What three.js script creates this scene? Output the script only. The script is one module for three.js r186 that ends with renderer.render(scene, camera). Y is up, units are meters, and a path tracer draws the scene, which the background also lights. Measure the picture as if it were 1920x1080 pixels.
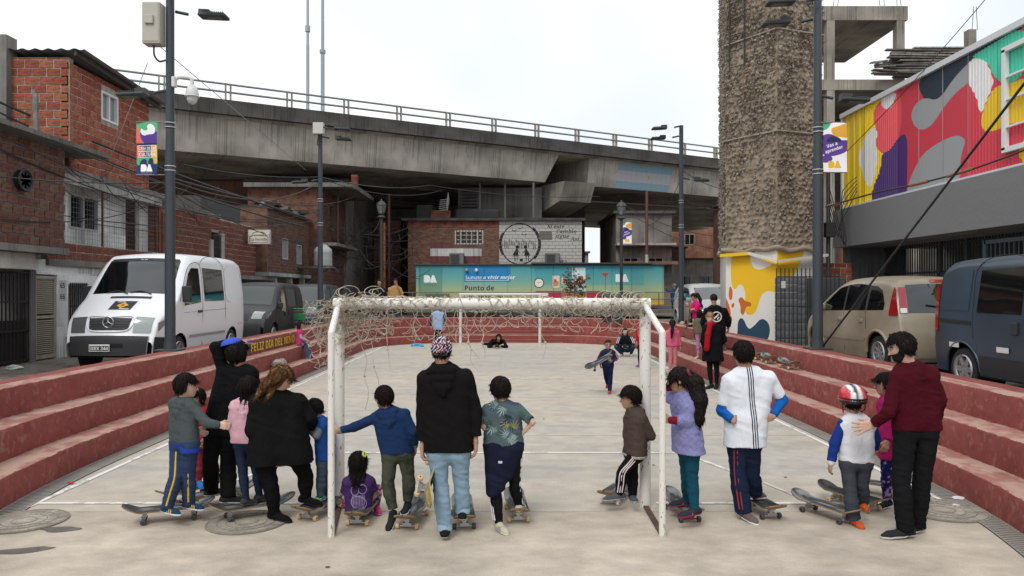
import * as THREE from 'three';
import { mergeGeometries, mergeVertices, toCreasedNormals } from 'three/addons/utils/BufferGeometryUtils.js';
import { RoundedBoxGeometry } from 'three/addons/geometries/RoundedBoxGeometry.js';

// ---------------------------------------------------------------- camera, sky, sun, exposure
const scene = new THREE.Scene();
const camera = new THREE.PerspectiveCamera(42.18, 16 / 9, 0.1, 1500);
camera.position.set(0, 2.15, 0);
camera.lookAt(0, 2.15, -10);
camera.setViewOffset(1920, 1080, 8, -5, 1920, 1080);
const renderer = new THREE.WebGLRenderer({ antialias: true });
renderer.setSize(1024, 576);
renderer.toneMapping = THREE.LinearToneMapping;
renderer.toneMappingExposure = 1.12;
renderer.shadowMap.enabled = true;

// small deterministic noise kit
function hash3(x, y, z) {
  let h = Math.imul(x | 0, 374761393) ^ Math.imul(y | 0, 668265263) ^ Math.imul(z | 0, 1274126177);
  h = Math.imul(h ^ (h >>> 13), 1274126177); h ^= h >>> 16;
  return (h >>> 0) / 4294967296;
}
const sm = (t) => t * t * (3 - 2 * t);
function noise3(x, y, z) {
  const xi = Math.floor(x), yi = Math.floor(y), zi = Math.floor(z), u = sm(x - xi), v = sm(y - yi), w = sm(z - zi);
  const L = (a, b, t) => a + (b - a) * t;
  return L(L(L(hash3(xi, yi, zi), hash3(xi + 1, yi, zi), u), L(hash3(xi, yi + 1, zi), hash3(xi + 1, yi + 1, zi), u), v),
    L(L(hash3(xi, yi, zi + 1), hash3(xi + 1, yi, zi + 1), u), L(hash3(xi, yi + 1, zi + 1), hash3(xi + 1, yi + 1, zi + 1), u), v), w);
}
function noiseT(x, y, px, py, s) {           // tileable 2-D value noise, periods px, py
  const xi = Math.floor(x), yi = Math.floor(y), u = sm(x - xi), v = sm(y - yi), m = (a, n) => ((a % n) + n) % n;
  const x0 = m(xi, px), x1 = m(xi + 1, px), y0 = m(yi, py), y1 = m(yi + 1, py);
  const a = hash3(x0, y0, s), b = hash3(x1, y0, s), c = hash3(x0, y1, s), d = hash3(x1, y1, s);
  return a + (b - a) * u + (c - a) * v + (a - b - c + d) * u * v;
}
function fbmT(u, v, nx, ny, oct, s) {        // u, v in 0..1
  let r = 0, a = 0.5, t = 0;
  for (let i = 0; i < oct; i++) { r += a * noiseT(u * nx, v * ny, nx, ny, s + i); t += a; a *= 0.5; nx *= 2; ny *= 2; }
  return r / t;
}
const fbm3 = (x, y, z, o = 3) => { let r = 0, a = 0.5, t = 0; for (let i = 0; i < o; i++) { r += a * noise3(x, y, z); t += a; a *= 0.5; x *= 2.03; y *= 2.01; z *= 2.02; } return r / t; };
let seed = 7;
const rnd = () => { seed = (seed + 0x6d2b79f5) | 0; let t = Math.imul(seed ^ (seed >>> 15), 1 | seed); t = (t + Math.imul(t ^ (t >>> 7), 61 | t)) ^ t; return ((t ^ (t >>> 14)) >>> 0) / 4294967296; };
const rr = (a, b) => a + (b - a) * rnd();
const clamp = (x, a = 0, b = 1) => Math.max(a, Math.min(b, x));
const step = (a, b, x) => sm(clamp((x - a) / (b - a)));
const mix = (a, b, t) => a + (b - a) * t;

{ // overcast sky: white cloud with soft mottling
  const w = 512, h = 256, d = new Float32Array(w * h * 4);
  for (let j = 0; j < h; j++) for (let i = 0; i < w; i++) {
    const th = (i / w) * Math.PI * 2, el = ((j + 0.5) / h - 0.5) * Math.PI, c = Math.cos(el);
    const x = c * Math.cos(th), y = Math.sin(el), z = c * Math.sin(th), k = 1.5 + 1.2 * Math.max(0, y);
    const n = fbm3(x * k * 2 + 9, y * 4.4 + 3, z * k * 2 + 5, 5), n2 = fbm3(x * 1.3 + 31, y * 2.5, z * 1.3 + 17, 3);
    const b = (0.735 + 0.11 * step(0.32, 0.64, n) + 0.09 * step(0.35, 0.65, n2)) * (1 + 0.35 * Math.max(0, y));
    const o = (j * w + i) * 4, blue = 0.085 * (1 - step(0.35, 0.65, n * 0.6 + n2 * 0.4));
    d[o] = b * (0.975 - blue); d[o + 1] = b * (1.0 - blue * 0.42); d[o + 2] = b * 1.035; d[o + 3] = 1;
  }
  const t = new THREE.DataTexture(d, w, h, THREE.RGBAFormat, THREE.FloatType);
  t.mapping = THREE.EquirectangularReflectionMapping; t.magFilter = t.minFilter = THREE.LinearFilter; t.needsUpdate = true;
  scene.background = t; scene.environment = t;
}
const sun = new THREE.DirectionalLight(new THREE.Color(1, 0.96, 0.9), 1.5);
sun.position.set(-14, 40, 12); sun.target.position.set(0, 0, -20);
sun.castShadow = true; sun.shadow.radius = 40; sun.shadow.mapSize.set(2048, 2048);
Object.assign(sun.shadow.camera, { left: -50, right: 50, top: 50, bottom: -50, near: 1, far: 150 });
scene.add(sun, sun.target);

// ---------------------------------------------------------------- helpers
const names = new Map();
function numbered(n) { const k = names.get(n) || 0; names.set(n, k + 1); return k ? n + '_' + String(k).padStart(3, '0') : n; }
function tag(o, label, category, group, kind) {
  if (label) o.userData.label = label; if (category) o.userData.category = category;
  if (group) o.userData.group = group; if (kind) o.userData.kind = kind; return o;
}
function thing(name, label, category, p = [0, 0, 0], turn = 0, group) {
  const g = new THREE.Group(); g.name = numbered(name); g.position.set(...p); g.rotation.y = turn; scene.add(g);
  return tag(g, label, category, group);
}
function mesh(name, geo, m, parent = scene) {
  const o = new THREE.Mesh(geo, m); o.castShadow = o.receiveShadow = true;
  o.name = parent === scene ? numbered(name) : name; parent.add(o); return o;
}
const struct = (name, geo, m) => tag(mesh(name, geo, m), null, null, null, 'structure');
function copy(o, p, turn, label) { const c = o.clone(); c.name = numbered(o.name.replace(/_\d\d\d$/, '')); c.userData = { ...o.userData }; if (p) c.position.set(...p); if (turn !== undefined) c.rotation.y = turn; if (label) c.userData.label = label; scene.add(c); return c; }
const flat = (g) => { const r = g.index ? g.toNonIndexed() : g; for (const k of Object.keys(r.attributes)) if (!['position', 'normal', 'uv'].includes(k)) r.deleteAttribute(k); return r; };
const merge = (...l) => mergeGeometries(l.flat(9).map(flat));
const V = (a) => new THREE.Vector3(a[0], a[1], a[2]);
function bx(w, h, d, x = 0, y = 0, z = 0, ry = 0, rx = 0, rz = 0) {      // centred box, uv in metres
  const g = new THREE.BoxGeometry(w, h, d), uv = g.attributes.uv, dim = [[d, h], [d, h], [w, d], [w, d], [w, h], [w, h]];
  for (let i = 0; i < 24; i++) { const q = dim[i >> 2]; uv.setXY(i, uv.getX(i) * q[0] + x * 0.37 + z * 0.61, uv.getY(i) * q[1] + y * 0.53); }
  if (rx) g.rotateX(rx); if (rz) g.rotateZ(rz); if (ry) g.rotateY(ry);
  return g.translate(x, y, z);
}
const b2 = (x0, x1, y0, y1, z0, z1) => bx(Math.abs(x1 - x0), Math.abs(y1 - y0), Math.abs(z1 - z0), (x0 + x1) / 2, (y0 + y1) / 2, (z0 + z1) / 2);
function rbx(w, h, d, r, x = 0, y = 0, z = 0) { return new RoundedBoxGeometry(w, h, d, 2, r).translate(x, y, z); }
function rod(p, q, r, r2 = r, n = 10) {
  const a = V(p), b = V(q), d = b.clone().sub(a), L = d.length();
  const g = new THREE.CylinderGeometry(r2, r, L, n, 1).translate(0, L / 2, 0);
  g.applyQuaternion(new THREE.Quaternion().setFromUnitVectors(new THREE.Vector3(0, 1, 0), d.normalize()));
  return g.translate(...p);
}
function bar(p, q, w, t) {                                               // square bar between two points
  const a = V(p), b = V(q), d = b.clone().sub(a), L = d.length(), g = bx(w, t, L);
  const o = new THREE.Object3D(); o.position.copy(a).add(b).multiplyScalar(0.5); o.lookAt(b); o.updateMatrix();
  return g.applyMatrix4(o.matrix);
}
function tube(pts, r, seg = 16, n = 6, closed = false) { return new THREE.TubeGeometry(new THREE.CatmullRomCurve3(pts.map(V), closed), seg, r, n, closed); }
function sag(p, q, drop, r, seg = 18) { const pts = []; for (let i = 0; i <= 8; i++) { const t = i / 8; pts.push([mix(p[0], q[0], t), mix(p[1], q[1], t) - drop * 4 * t * (1 - t), mix(p[2], q[2], t)]); } return tube(pts, r, seg, 5); }
function lathe(pts, n = 24) { return new THREE.LatheGeometry(pts.map((p) => new THREE.Vector2(p[0], p[1])), n); }
function extrude(pts, depth, bevel = 0) {
  const s = new THREE.Shape(pts.map((p) => new THREE.Vector2(p[0], p[1])));
  return new THREE.ExtrudeGeometry(s, { depth, bevelEnabled: bevel > 0, bevelSize: bevel, bevelThickness: bevel, bevelSegments: 2, steps: 1 });
}
function wallHoles(W, H, T, holes) {                                     // wall slab in its own xy plane, origin bottom left, front at z = 0
  const xs = [0, W], ys = [0, H];
  for (const [a, b, c, d] of holes) { xs.push(clamp(a, 0, W), clamp(c, 0, W)); ys.push(clamp(b, 0, H), clamp(d, 0, H)); }
  const ux = [...new Set(xs)].sort((a, b) => a - b), uy = [...new Set(ys)].sort((a, b) => a - b), out = [];
  for (let j = 0; j + 1 < uy.length; j++) {
    let run = null;
    for (let i = 0; i + 1 < ux.length; i++) {
      const cx = (ux[i] + ux[i + 1]) / 2, cy = (uy[j] + uy[j + 1]) / 2, hole = holes.some(([a, b, c, d]) => cx > a && cx < c && cy > b && cy < d);
      if (hole) { if (run !== null) out.push(b2(run, ux[i], uy[j], uy[j + 1], -T, 0)); run = null; } else if (run === null) run = ux[i];
    }
    if (run !== null) out.push(b2(run, W, uy[j], uy[j + 1], -T, 0));
  }
  return merge(out);
}
// a frame for a wall: origin o (bottom left seen from outside), u = direction along the wall; outward normal = u x up
function frame(parent, o, yaw) { const g = new THREE.Matrix4().makeRotationY(yaw).setPosition(...o); return (geo) => geo.applyMatrix4(g); }

// ---------------------------------------------------------------- textures
function tex(w, h, fn, srgb = true, rep = [1, 1]) {
  const d = new Uint8Array(w * h * 4);
  for (let j = 0; j < h; j++) for (let i = 0; i < w; i++) { const c = fn(i / w, j / h), o = (j * w + i) * 4; for (let k = 0; k < 3; k++) d[o + k] = clamp(Array.isArray(c) ? c[k] : c) * 255; d[o + 3] = 255; }
  const t = new THREE.DataTexture(d, w, h); if (srgb) t.colorSpace = THREE.SRGBColorSpace;
  t.wrapS = t.wrapT = THREE.RepeatWrapping; t.magFilter = THREE.LinearFilter; t.minFilter = THREE.LinearMipmapLinearFilter; t.generateMipmaps = true; t.repeat.set(...rep); t.needsUpdate = true; return t;
}
function canvasTex(w, h, draw) {
  const c = document.createElement('canvas'); c.width = w; c.height = h; const x = c.getContext('2d'); draw(x, w, h);
  const t = new THREE.CanvasTexture(c); t.colorSpace = THREE.SRGBColorSpace; t.anisotropy = 8; return t;
}
const T = {};
T.grain = tex(256, 256, (u, v) => 0.72 + 0.42 * (fbmT(u, v, 8, 8, 5, 3) - 0.5) + 0.14 * (hash3(u * 256, v * 256, 5) - 0.5), true, [1, 1]);       // neutral speckle, 1 m
T.stain = tex(512, 512, (u, v) => { const a = fbmT(u, v, 4, 4, 6, 11), s = 0.5 * noiseT(u * 90, 0.5, 90, 1, 19) + 0.5 * noiseT(u * 210, 0.5, 210, 1, 23), q = fbmT(u, v, 7, 3, 3, 29); return 0.80 + 0.42 * (a - 0.5) - 0.22 * step(0.42, 0.85, s) * step(0.35, 0.62, q) + 0.08 * (hash3(u * 512, v * 512, 2) - 0.5); }, true, [0.25, 0.25]);   // weathered, 4 m, vertical streaks
T.bump = tex(256, 256, (u, v) => fbmT(u, v, 16, 16, 4, 41), false, [1, 1]);
T.cloth = tex(256, 256, (u, v) => 0.5 + 0.3 * (fbmT(u, v, 6, 6, 5, 51) - 0.5) + 0.2 * (hash3(u * 256, v * 256, 9) - 0.5), false, [3, 3]);
T.dirt = tex(256, 256, (u, v) => { const a = fbmT(u, v, 3, 3, 6, 61); return [0.9 - 0.3 * a, 0.88 - 0.33 * a, 0.84 - 0.36 * a]; }, true, [0.5, 0.5]);
const rep = (t, x, y) => { const c = t.clone(); c.repeat.set(x, y); c.needsUpdate = true; return c; };
const matCache = new Map();
function M(r, g, b, rough = 0.85, o = {}) {                              // linear base colour
  const key = JSON.stringify([r, g, b, rough, o.k || '']); if (matCache.has(key)) return matCache.get(key);
  const { k, ...rest } = o; const m = new THREE.MeshStandardMaterial({ roughness: rough, ...rest }); m.color.setRGB(r, g, b); matCache.set(key, m); return m;
}
const grainM = (r, g, b, rough = 0.9) => M(r * 1.9, g * 1.9, b * 1.9, rough, { k: 'grain', map: T.grain, bumpMap: T.bump, bumpScale: 0.004 });
const stainM = (r, g, b, rough = 0.9) => M(r * 1.75, g * 1.75, b * 1.75, rough, { k: 'stain', map: T.stain, bumpMap: T.bump, bumpScale: 0.006 });
const metalM = (r, g, b, rough = 0.45, metal = 0.6) => M(r, g, b, rough, { k: 'm' + metal, metalness: metal });
const glassM = new THREE.MeshPhysicalMaterial({ color: 0x0a0d0e, roughness: 0.06, metalness: 0, specularIntensity: 1, ior: 1.5 });
const darkM = M(0.012, 0.012, 0.013, 0.7), rubberM = M(0.016, 0.016, 0.017, 0.85), postM = M(0.035, 0.043, 0.052, 0.5);

// ---------------------------------------------------------------- ground, court, markings, bleacher
const XC = -0.19, HALF = 5.0, YL = 0.53, YR = 0.75;                      // court axis, half width, street levels
const T_street = tex(512, 512, (u, v) => { const a = fbmT(u, v, 4, 4, 7, 71), b = fbmT(u, v, 40, 40, 3, 77); const k = 0.46 + 0.34 * (a - 0.5) + 0.22 * (b - 0.5); return [k * 1.03, k * 0.97, k * 0.9]; }, true, [0.2, 0.2]);
const streetM = new THREE.MeshStandardMaterial({ map: T_street, roughness: 0.95, bumpMap: rep(T.bump, 1, 1), bumpScale: 0.012 });
{
  const plane = (x0, x1, z0, z1, y) => { const g = new THREE.PlaneGeometry(x1 - x0, z1 - z0, 1, 1).rotateX(-Math.PI / 2).translate((x0 + x1) / 2, y, (z0 + z1) / 2), uv = g.attributes.uv; for (let i = 0; i < uv.count; i++) uv.setXY(i, uv.getX(i) * (x1 - x0), uv.getY(i) * (z1 - z0)); return g; };
  struct('ground', plane(-600, 600, -900, 60, -0.06), streetM);
  struct('street', merge(b2(-60, -5.9, -0.05, YL, -34, 40), b2(-60, 60, -0.05, 0.651, -300, -32.2)), streetM);
  struct('street', b2(5.98, 60, -0.05, YR, -33.6, 40), streetM);
}
const T_court = tex(1024, 1024, (u, v) => {
  const a = fbmT(u, v, 3, 3, 7, 81), b = fbmT(u, v, 30, 30, 4, 87), c = fbmT(u, v, 6, 14, 5, 93), g = hash3(u * 1024, v * 1024, 3);
  const k = 0.67 + 0.07 * (a - 0.5) + 0.10 * (b - 0.5) + 0.09 * (g - 0.5) - 0.03 * step(0.55, 0.75, c), w = step(0.42, 0.62, a);
  return [k * mix(1.01, 1.03, w), k * mix(0.98, 0.98, w), k * mix(0.935, 0.91, w)];
}, true, [0.2, 0.2]);
const courtM = [0, 1, 2].map((i) => { const t = T_court.clone(); t.offset.set(i * 0.37, i * 0.21); t.needsUpdate = true; const m = new THREE.MeshStandardMaterial({ map: t, roughness: 0.9, bumpMap: T.bump, bumpScale: 0.003 }); m.color.setRGB(0.93 + i * 0.02, 0.92 + i * 0.015, 0.9 + i * 0.01); return m; });
const T_dusty = tex(512, 512, (u, v) => { const a = fbmT(u, v, 4, 4, 7, 101), b = fbmT(u, v, 14, 20, 5, 107); const k = 0.645 + 0.2 * (a - 0.5) + 0.16 * (b - 0.5) + 0.05 * (hash3(u * 512, v * 512, 4) - 0.5); return [k * 1.04, k * 0.97, k * 0.88]; }, true, [0.28, 0.28]);
const dustM = new THREE.MeshStandardMaterial({ map: T_dusty, roughness: 0.95, bumpMap: T.bump, bumpScale: 0.006 });
const floor = new THREE.Group(); floor.name = 'court_floor'; floor.userData.kind = 'structure'; scene.add(floor);
{ // concrete slabs with real joints
  mesh('bed', b2(-6.2, 6, -0.09, -0.012, -34, 3), grainM(0.12, 0.11, 0.1), floor);
  const zs = [3, -0.5, -3.6, -7.28, -11.1, -15, -19, -23, -27, -31.5], xs = [-6, 5.6];
  for (let j = 0; j + 1 < zs.length; j++) for (let i = 0; i + 1 < xs.length; i++) {
    const g = 0.005 + (i + j) % 2 * 0.002;
    mesh('slab', b2(xs[i] + g, xs[i + 1] - g, -0.011, -0.0005 * ((i * 3 + j * 5) % 4), zs[j + 1] + g, zs[j] - g), zs[j] > -7.2 ? dustM : courtM[(i * 2 + j) % 3], floor);
  }
}
const T_line = tex(256, 256, (u, v) => { const a = fbmT(u, v, 8, 8, 5, 111); const k = a > 0.62 ? 0.70 : 0.83 + 0.1 * (a - 0.5); return [k, k * 0.985, k * 0.95]; }, true, [0.6, 0.6]);
const lineM = new THREE.MeshStandardMaterial({ map: T_line, roughness: 0.8 }), lineWorn = lineM.clone(); lineWorn.color.setRGB(0.82, 0.8, 0.76);
function paint(x0, z0, x1, z1, w, m = lineM) {                           // painted strip on the floor
  const dx = x1 - x0, dz = z1 - z0, L = Math.hypot(dx, dz), g = bx(L, 0.003, w);
  mesh('painted_line', g.rotateY(-Math.atan2(dz, dx)).translate((x0 + x1) / 2, 0.0045, (z0 + z1) / 2), m, floor);
}
paint(-4.76, -7.4, -4.76, -30, 0.06); paint(4.45, -7.4, 4.45, -30, 0.06);
paint(-4.73, -7.55, -1.72, -7.55, 0.06); paint(1.5, -7.55, 4.42, -7.55, 0.06);
paint(-2.2, -9.9, 2.25, -9.9, 0.055); paint(2.32, -9.85, 2.8, -8.5, 0.055); paint(2.87, -8.35, 3.05, -7.7, 0.055, lineWorn); paint(-2.6, -9.8, -3.1, -8.4, 0.055);
paint(-4.7, -18.2, 4.4, -18.2, 0.06, lineWorn); paint(-3.4, -27.1, 3.1, -27.1, 0.06, lineWorn);
paint(2.2, -28.2, 2.45, -26.8, 0.06); paint(-0.6, -23.6, -0.1, -23.6, 0.08); paint(-0.75, -18.25, 0.5, -18.25, 0.1);
function blob(name, x, z, rx, rz, m, s, y = 0.003, rot = 0) {            // damp patch or heap outline
  const p = []; for (let i = 0; i < 40; i++) { const a = i / 40 * Math.PI * 2, k = 0.72 + 0.56 * noise3(Math.cos(a) * 1.6 + s, Math.sin(a) * 1.6, s); p.push(new THREE.Vector2(Math.cos(a) * rx * k, Math.sin(a) * rz * k)); }
  const g = new THREE.ShapeGeometry(new THREE.Shape(p)).rotateX(-Math.PI / 2).rotateY(rot).translate(x, y, z); return mesh(name, g, m, floor);
}
{ const wet = grainM(0.13, 0.115, 0.10, 0.6); blob('damp_patch', ...[-4.04, -6.73], 0.19, 0.08, wet, 3); blob('damp_patch', -4.0, -6.18, 0.22, 0.07, wet, 8, 0.003, 0.3); blob('damp_patch', -3.9, -5.5, 0.1, 0.05, wet, 14);
}

// bleacher path: inner foot of the lowest step, from the near left, round the far end, to the near right
const bpath = [];
{
  const P = (x, z) => bpath.push([XC + x, z]);
  for (const [x, z] of [[-3.6, -3.6], [-4.25, -5.2], [-4.63, -6.6], [-4.85, -7.7], [-4.97, -8.9], [-5, -10.5], [-5, -14], [-5, -18], [-5, -22], [-5, -25]]) P(x, z);
  const R = 3.6; for (let i = 0; i <= 10; i++) { const a = i / 10 * Math.PI / 2; P(-5 + R - R * Math.cos(a), -27.2 - R * Math.sin(a)); }
  for (let x = -0.7; x < 1.5; x += 0.7) P(x, -30.8);
  for (let i = 10; i >= 0; i--) { const a = i / 10 * Math.PI / 2; P(5 - R + R * Math.cos(a), -27.2 - R * Math.sin(a)); }
  for (const [x, z] of [[5, -25], [5, -22], [5, -18], [5, -14], [5, -10.5], [4.97, -8.9], [4.88, -7.4], [4.68, -6.3], [4.3, -5], [3.7, -3.5]]) P(x, z);
}
const bcurve = new THREE.CatmullRomCurve3(bpath.map((p) => new THREE.Vector3(p[0], 0, p[1])), false, 'centripetal');
const BN = 560, bpts = bcurve.getSpacedPoints(BN), bLen = bcurve.getLength();
const bnor = bpts.map((p, i) => { const a = bpts[Math.max(0, i - 1)], b = bpts[Math.min(BN, i + 1)], d = b.clone().sub(a).normalize(); return new THREE.Vector3(d.z, 0, -d.x); });   // points away from the court
const TIER = [[0, 0.31], [0.37, 0.66], [0.74, 1.01]];
const T_red = tex(2048, 512, (u, v) => {                                  // 8 m along, 2 m across the profile
  const a = fbmT(u, v, 10, 3, 6, 121), b = fbmT(u, v, 90, 22, 4, 127), c = fbmT(u, v, 22, 6, 5, 131), e = fbmT(u, v, 160, 40, 3, 137);
  const y = v * 2, tread = [[0.31, 0.68], [1.03, 1.4], [1.75, 2]].some(([p, q]) => y > p + 0.05 * (b - 0.5) && y < q + 0.03 * (b - 0.5));
  let r = 0.5 + 0.12 * (a - 0.5) + 0.09 * (b - 0.5), g = 0.235 + 0.09 * (a - 0.5) + 0.07 * (b - 0.5), l = 0.212 + 0.08 * (a - 0.5) + 0.06 * (b - 0.5);
  const scuff = 0.75 * step(0.66, 0.74, c) * step(0.42, 0.62, e); r = mix(r, 0.6, scuff * 0.7); g = mix(g, 0.45, scuff * 0.7); l = mix(l, 0.4, scuff * 0.7);
  const scratch = step(0.66, 0.72, fbmT(u, v, 150, 30, 3, 141)); r = mix(r, 0.66, scratch * 0.25); g = mix(g, 0.52, scratch * 0.25); l = mix(l, 0.48, scratch * 0.25);
  if (tread) { const d = 0.5 + 0.5 * step(0.3, 0.62, fbmT(u, v, 40, 14, 5, 147)); r = mix(r, 0.645, d); g = mix(g, 0.525, d); l = mix(l, 0.465, d); }
  return [r, g, l];
}, true, [1 / 8, 1 / 2]);
const redM = new THREE.MeshStandardMaterial({ map: T_red, roughness: 0.82, bumpMap: rep(T.bump, 1, 1), bumpScale: 0.006 });
function tierGeo(i0, i1, k, push, back) {                                 // one step of the bleacher between two path indices
  const [d, y] = TIER[k], base = k ? TIER[k - 1][1] - 0.02 : -0.02, D = (k < 2 ? 0.40 : 0.52), v0 = [0, 0.68, 1.40][k], r = 0.03;
  const prof = [[d, base, v0 - 0.02], [d, y - r, v0 + y - base - r - 0.02], [d + r * 0.3, y - r * 0.3, v0 + y - base - 0.02], [d + r, y, v0 + y - base], [d + D, y, v0 + y - base + D]];
  if (k === 2) prof.push([d + D + 0.001, y - 0.7, v0 + 1]);
  const pos = [], uv = [], idx = [], n = prof.length;
  for (let i = i0; i <= i1; i++) { const p = bpts[i], m = bnor[i], s = i / BN * bLen; for (const [o, h, v] of prof) { const w = 0.012 * (noise3(s * 1.7, h * 5, o * 3) - 0.5) - push, q = o + (o > d + 0.1 ? 0 : w); pos.push(p.x + m.x * q, h + 0.006 * (noise3(s * 2.3, o * 7, 4) - 0.5) * (h > 0.1 ? 1 : 0), p.z + m.z * q); uv.push(s, v); } }
  for (let i = 0; i < i1 - i0; i++) for (let j = 0; j + 1 < n; j++) { const a = i * n + j, b = a + n; idx.push(a, a + 1, b, a + 1, b + 1, b); }
  for (const e of [0, (i1 - i0) * n]) for (let j = 1; j + 1 < n; j++) idx.push(e, e + j, e + j + 1);
  const g = new THREE.BufferGeometry(); g.setAttribute('position', new THREE.Float32BufferAttribute(pos, 3)); g.setAttribute('uv', new THREE.Float32BufferAttribute(uv, 2)); g.setIndex(idx);
  return toCreasedNormals(g, 0.7);
}
const bleacher = thing('concrete_bleacher', 'red painted stepped concrete bleacher curving around the court', 'bleacher');
{
  const near = (z, left) => { let best = 0, bd = 1e9; bpts.forEach((p, i) => { if ((p.x < 0) === left && Math.abs(p.z - z) < bd) { bd = Math.abs(p.z - z); best = i; } }); return best; };
  const cuts = [0, near(-8.45, true), near(-15.5, true), near(-24, true), Math.round(BN * 0.44), Math.round(BN * 0.56), near(-24, false), near(-15.5, false), near(-8.6, false), BN];
  for (let k = 0; k < 3; k++) for (let c = 0; c + 1 < cuts.length; c++) {
    const sh = (c === 0 || c === cuts.length - 2) ? [0.0, 0.22, 0.26][k] : 0, a = cuts[c] - (c === cuts.length - 2 ? Math.round(sh / bLen * BN) : 0), b = cuts[c + 1] + (c === 0 ? 0 : 0);
    mesh('step', tierGeo(a, b, k, (c === 0 || c === cuts.length - 2) ? 0.018 : (c % 2) * 0.002, 0), redM, bleacher);
  }
  // half-height stair treads let into the far end
  for (const [d, y] of [[-0.16, 0.155], [0.21, 0.485], [0.58, 0.835]]) { const w = 2.9 - d * 0.4; mesh('stair_step', rbx(w * 2, 0.35, 0.18, 0.02, XC - 0.1, y - 0.175, -30.8 - d - 0.09), redM, bleacher); }
}
{ // drain channel along the foot of the lowest step: bars over a dark gutter
  const gm = metalM(0.27, 0.25, 0.22, 0.8, 0.2);
  for (const left of [true, false]) {
    const t = thing('drain_grate', left ? 'narrow slotted steel drain grate along the left bleacher foot' : 'narrow slotted steel drain grate along the right bleacher foot', 'grate');
    const bars = [], gut = [];
    for (let i = 0; i < BN; i++) {
      const p = bpts[i], n = bnor[i]; if ((p.x < 0) !== left || p.z < -24 || p.z > -5) continue;
      const q = bpts[i + 1], d = q.clone().sub(p), L = d.length(), yaw = -Math.atan2(d.z, d.x);
      gut.push(bx(L + 0.004, 0.003, 0.24).rotateY(yaw).translate(p.x - n.x * 0.135, 0.003, p.z - n.z * 0.135));
      for (const o of [0.025, 0.245]) bars.push(bx(L, 0.006, 0.012).rotateY(yaw).translate(p.x - n.x * o, 0.008, p.z - n.z * o));
      const m = Math.round(L / 0.045); for (let k = 0; k < m; k++) { const s = (k + 0.5) / m; bars.push(bx(0.026, 0.006, 0.21).rotateY(yaw).translate(p.x + d.x * s - n.x * 0.135, 0.008, p.z + d.z * s - n.z * 0.135)); }
    }
    mesh('gutter', merge(gut), darkM, t); tag(mesh('grate_bars', merge(bars), gm, t), null, null, null, 'stuff');
  }
}
{ // manhole covers
  const mm = grainM(0.29, 0.257, 0.212, 0.95);
  for (const [x, z, r, l] of [[-4.5, -6.95, 0.37, 'round dusty manhole cover by the left bleacher'], [-2.42, -6.92, 0.36, 'round patterned manhole cover among the skateboards'], [4.25, -7.3, 0.4, 'round dusty manhole cover by the right bleacher']]) {
    const t = thing('manhole_cover', l, 'manhole cover', [x, 0, z]);
    mesh('lid', new THREE.CylinderGeometry(r, r, 0.012, 40).translate(0, 0.006, 0), mm, t);
    const rings = []; for (const k of [0.96, 0.72, 0.5, 0.28]) rings.push(new THREE.TorusGeometry(r * k, 0.005, 4, 40).rotateX(Math.PI / 2).translate(0, 0.012, 0));
    for (let k = 0; k < 28; k++) { const a = k / 28 * 6.283; rings.push(bx(r * 0.16, 0.003, 0.012, r * 0.84, 0.013, 0).rotateY(a), bx(r * 0.14, 0.003, 0.014, r * 0.61, 0.013, 0).rotateY(a + 0.1)); }
    mesh('relief', merge(rings), mm, t);
  }
}

// ---------------------------------------------------------------- brickwork
const T_brick = tex(128, 128, (u, v) => 0.74 + 0.5 * (fbmT(u, v, 5, 5, 5, 151) - 0.5) + 0.12 * (hash3(u * 128, v * 128, 6) - 0.5), true, [1, 1]);
const brickSet = (r, g, b, spread = 0.28) => [0, 1, 2, 3, 4, 5].map((i) => { const k = 1.75 * (1 + spread * ((i * 0.37) % 1 - 0.5)), s = (i % 3 - 1) * 0.06; const t = T_brick.clone(); t.offset.set(i * 0.23, i * 0.41); t.needsUpdate = true; return M(r * k * (1 - s), g * k * (1 + s * 2), b * k * (1 + s * 2), 0.92, { k: 'brick' + i, map: T_brick, bumpMap: T.bump, bumpScale: 0.006 }); });
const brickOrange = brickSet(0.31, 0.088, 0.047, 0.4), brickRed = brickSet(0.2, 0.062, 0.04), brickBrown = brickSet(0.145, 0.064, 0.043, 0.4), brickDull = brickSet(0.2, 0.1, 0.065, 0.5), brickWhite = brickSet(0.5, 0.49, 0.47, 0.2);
const mortarM = grainM(0.36, 0.32, 0.28), mortarDark = grainM(0.15, 0.13, 0.115);
const brickGeos = [0, 1, 2].map((s) => { const g = new THREE.BoxGeometry(1, 1, 1), p = g.attributes.position; for (let i = 0; i < p.count; i++) { const a = Math.round(p.getX(i)), b = Math.round(p.getY(i)), c = Math.round(p.getZ(i)); p.setXYZ(i, p.getX(i) + 0.03 * (hash3(a + 5, b, c + s * 9) - 0.5), p.getY(i) + 0.06 * (hash3(a, b + 5, c + s * 7) - 0.5), p.getZ(i)); } return g; });
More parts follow.
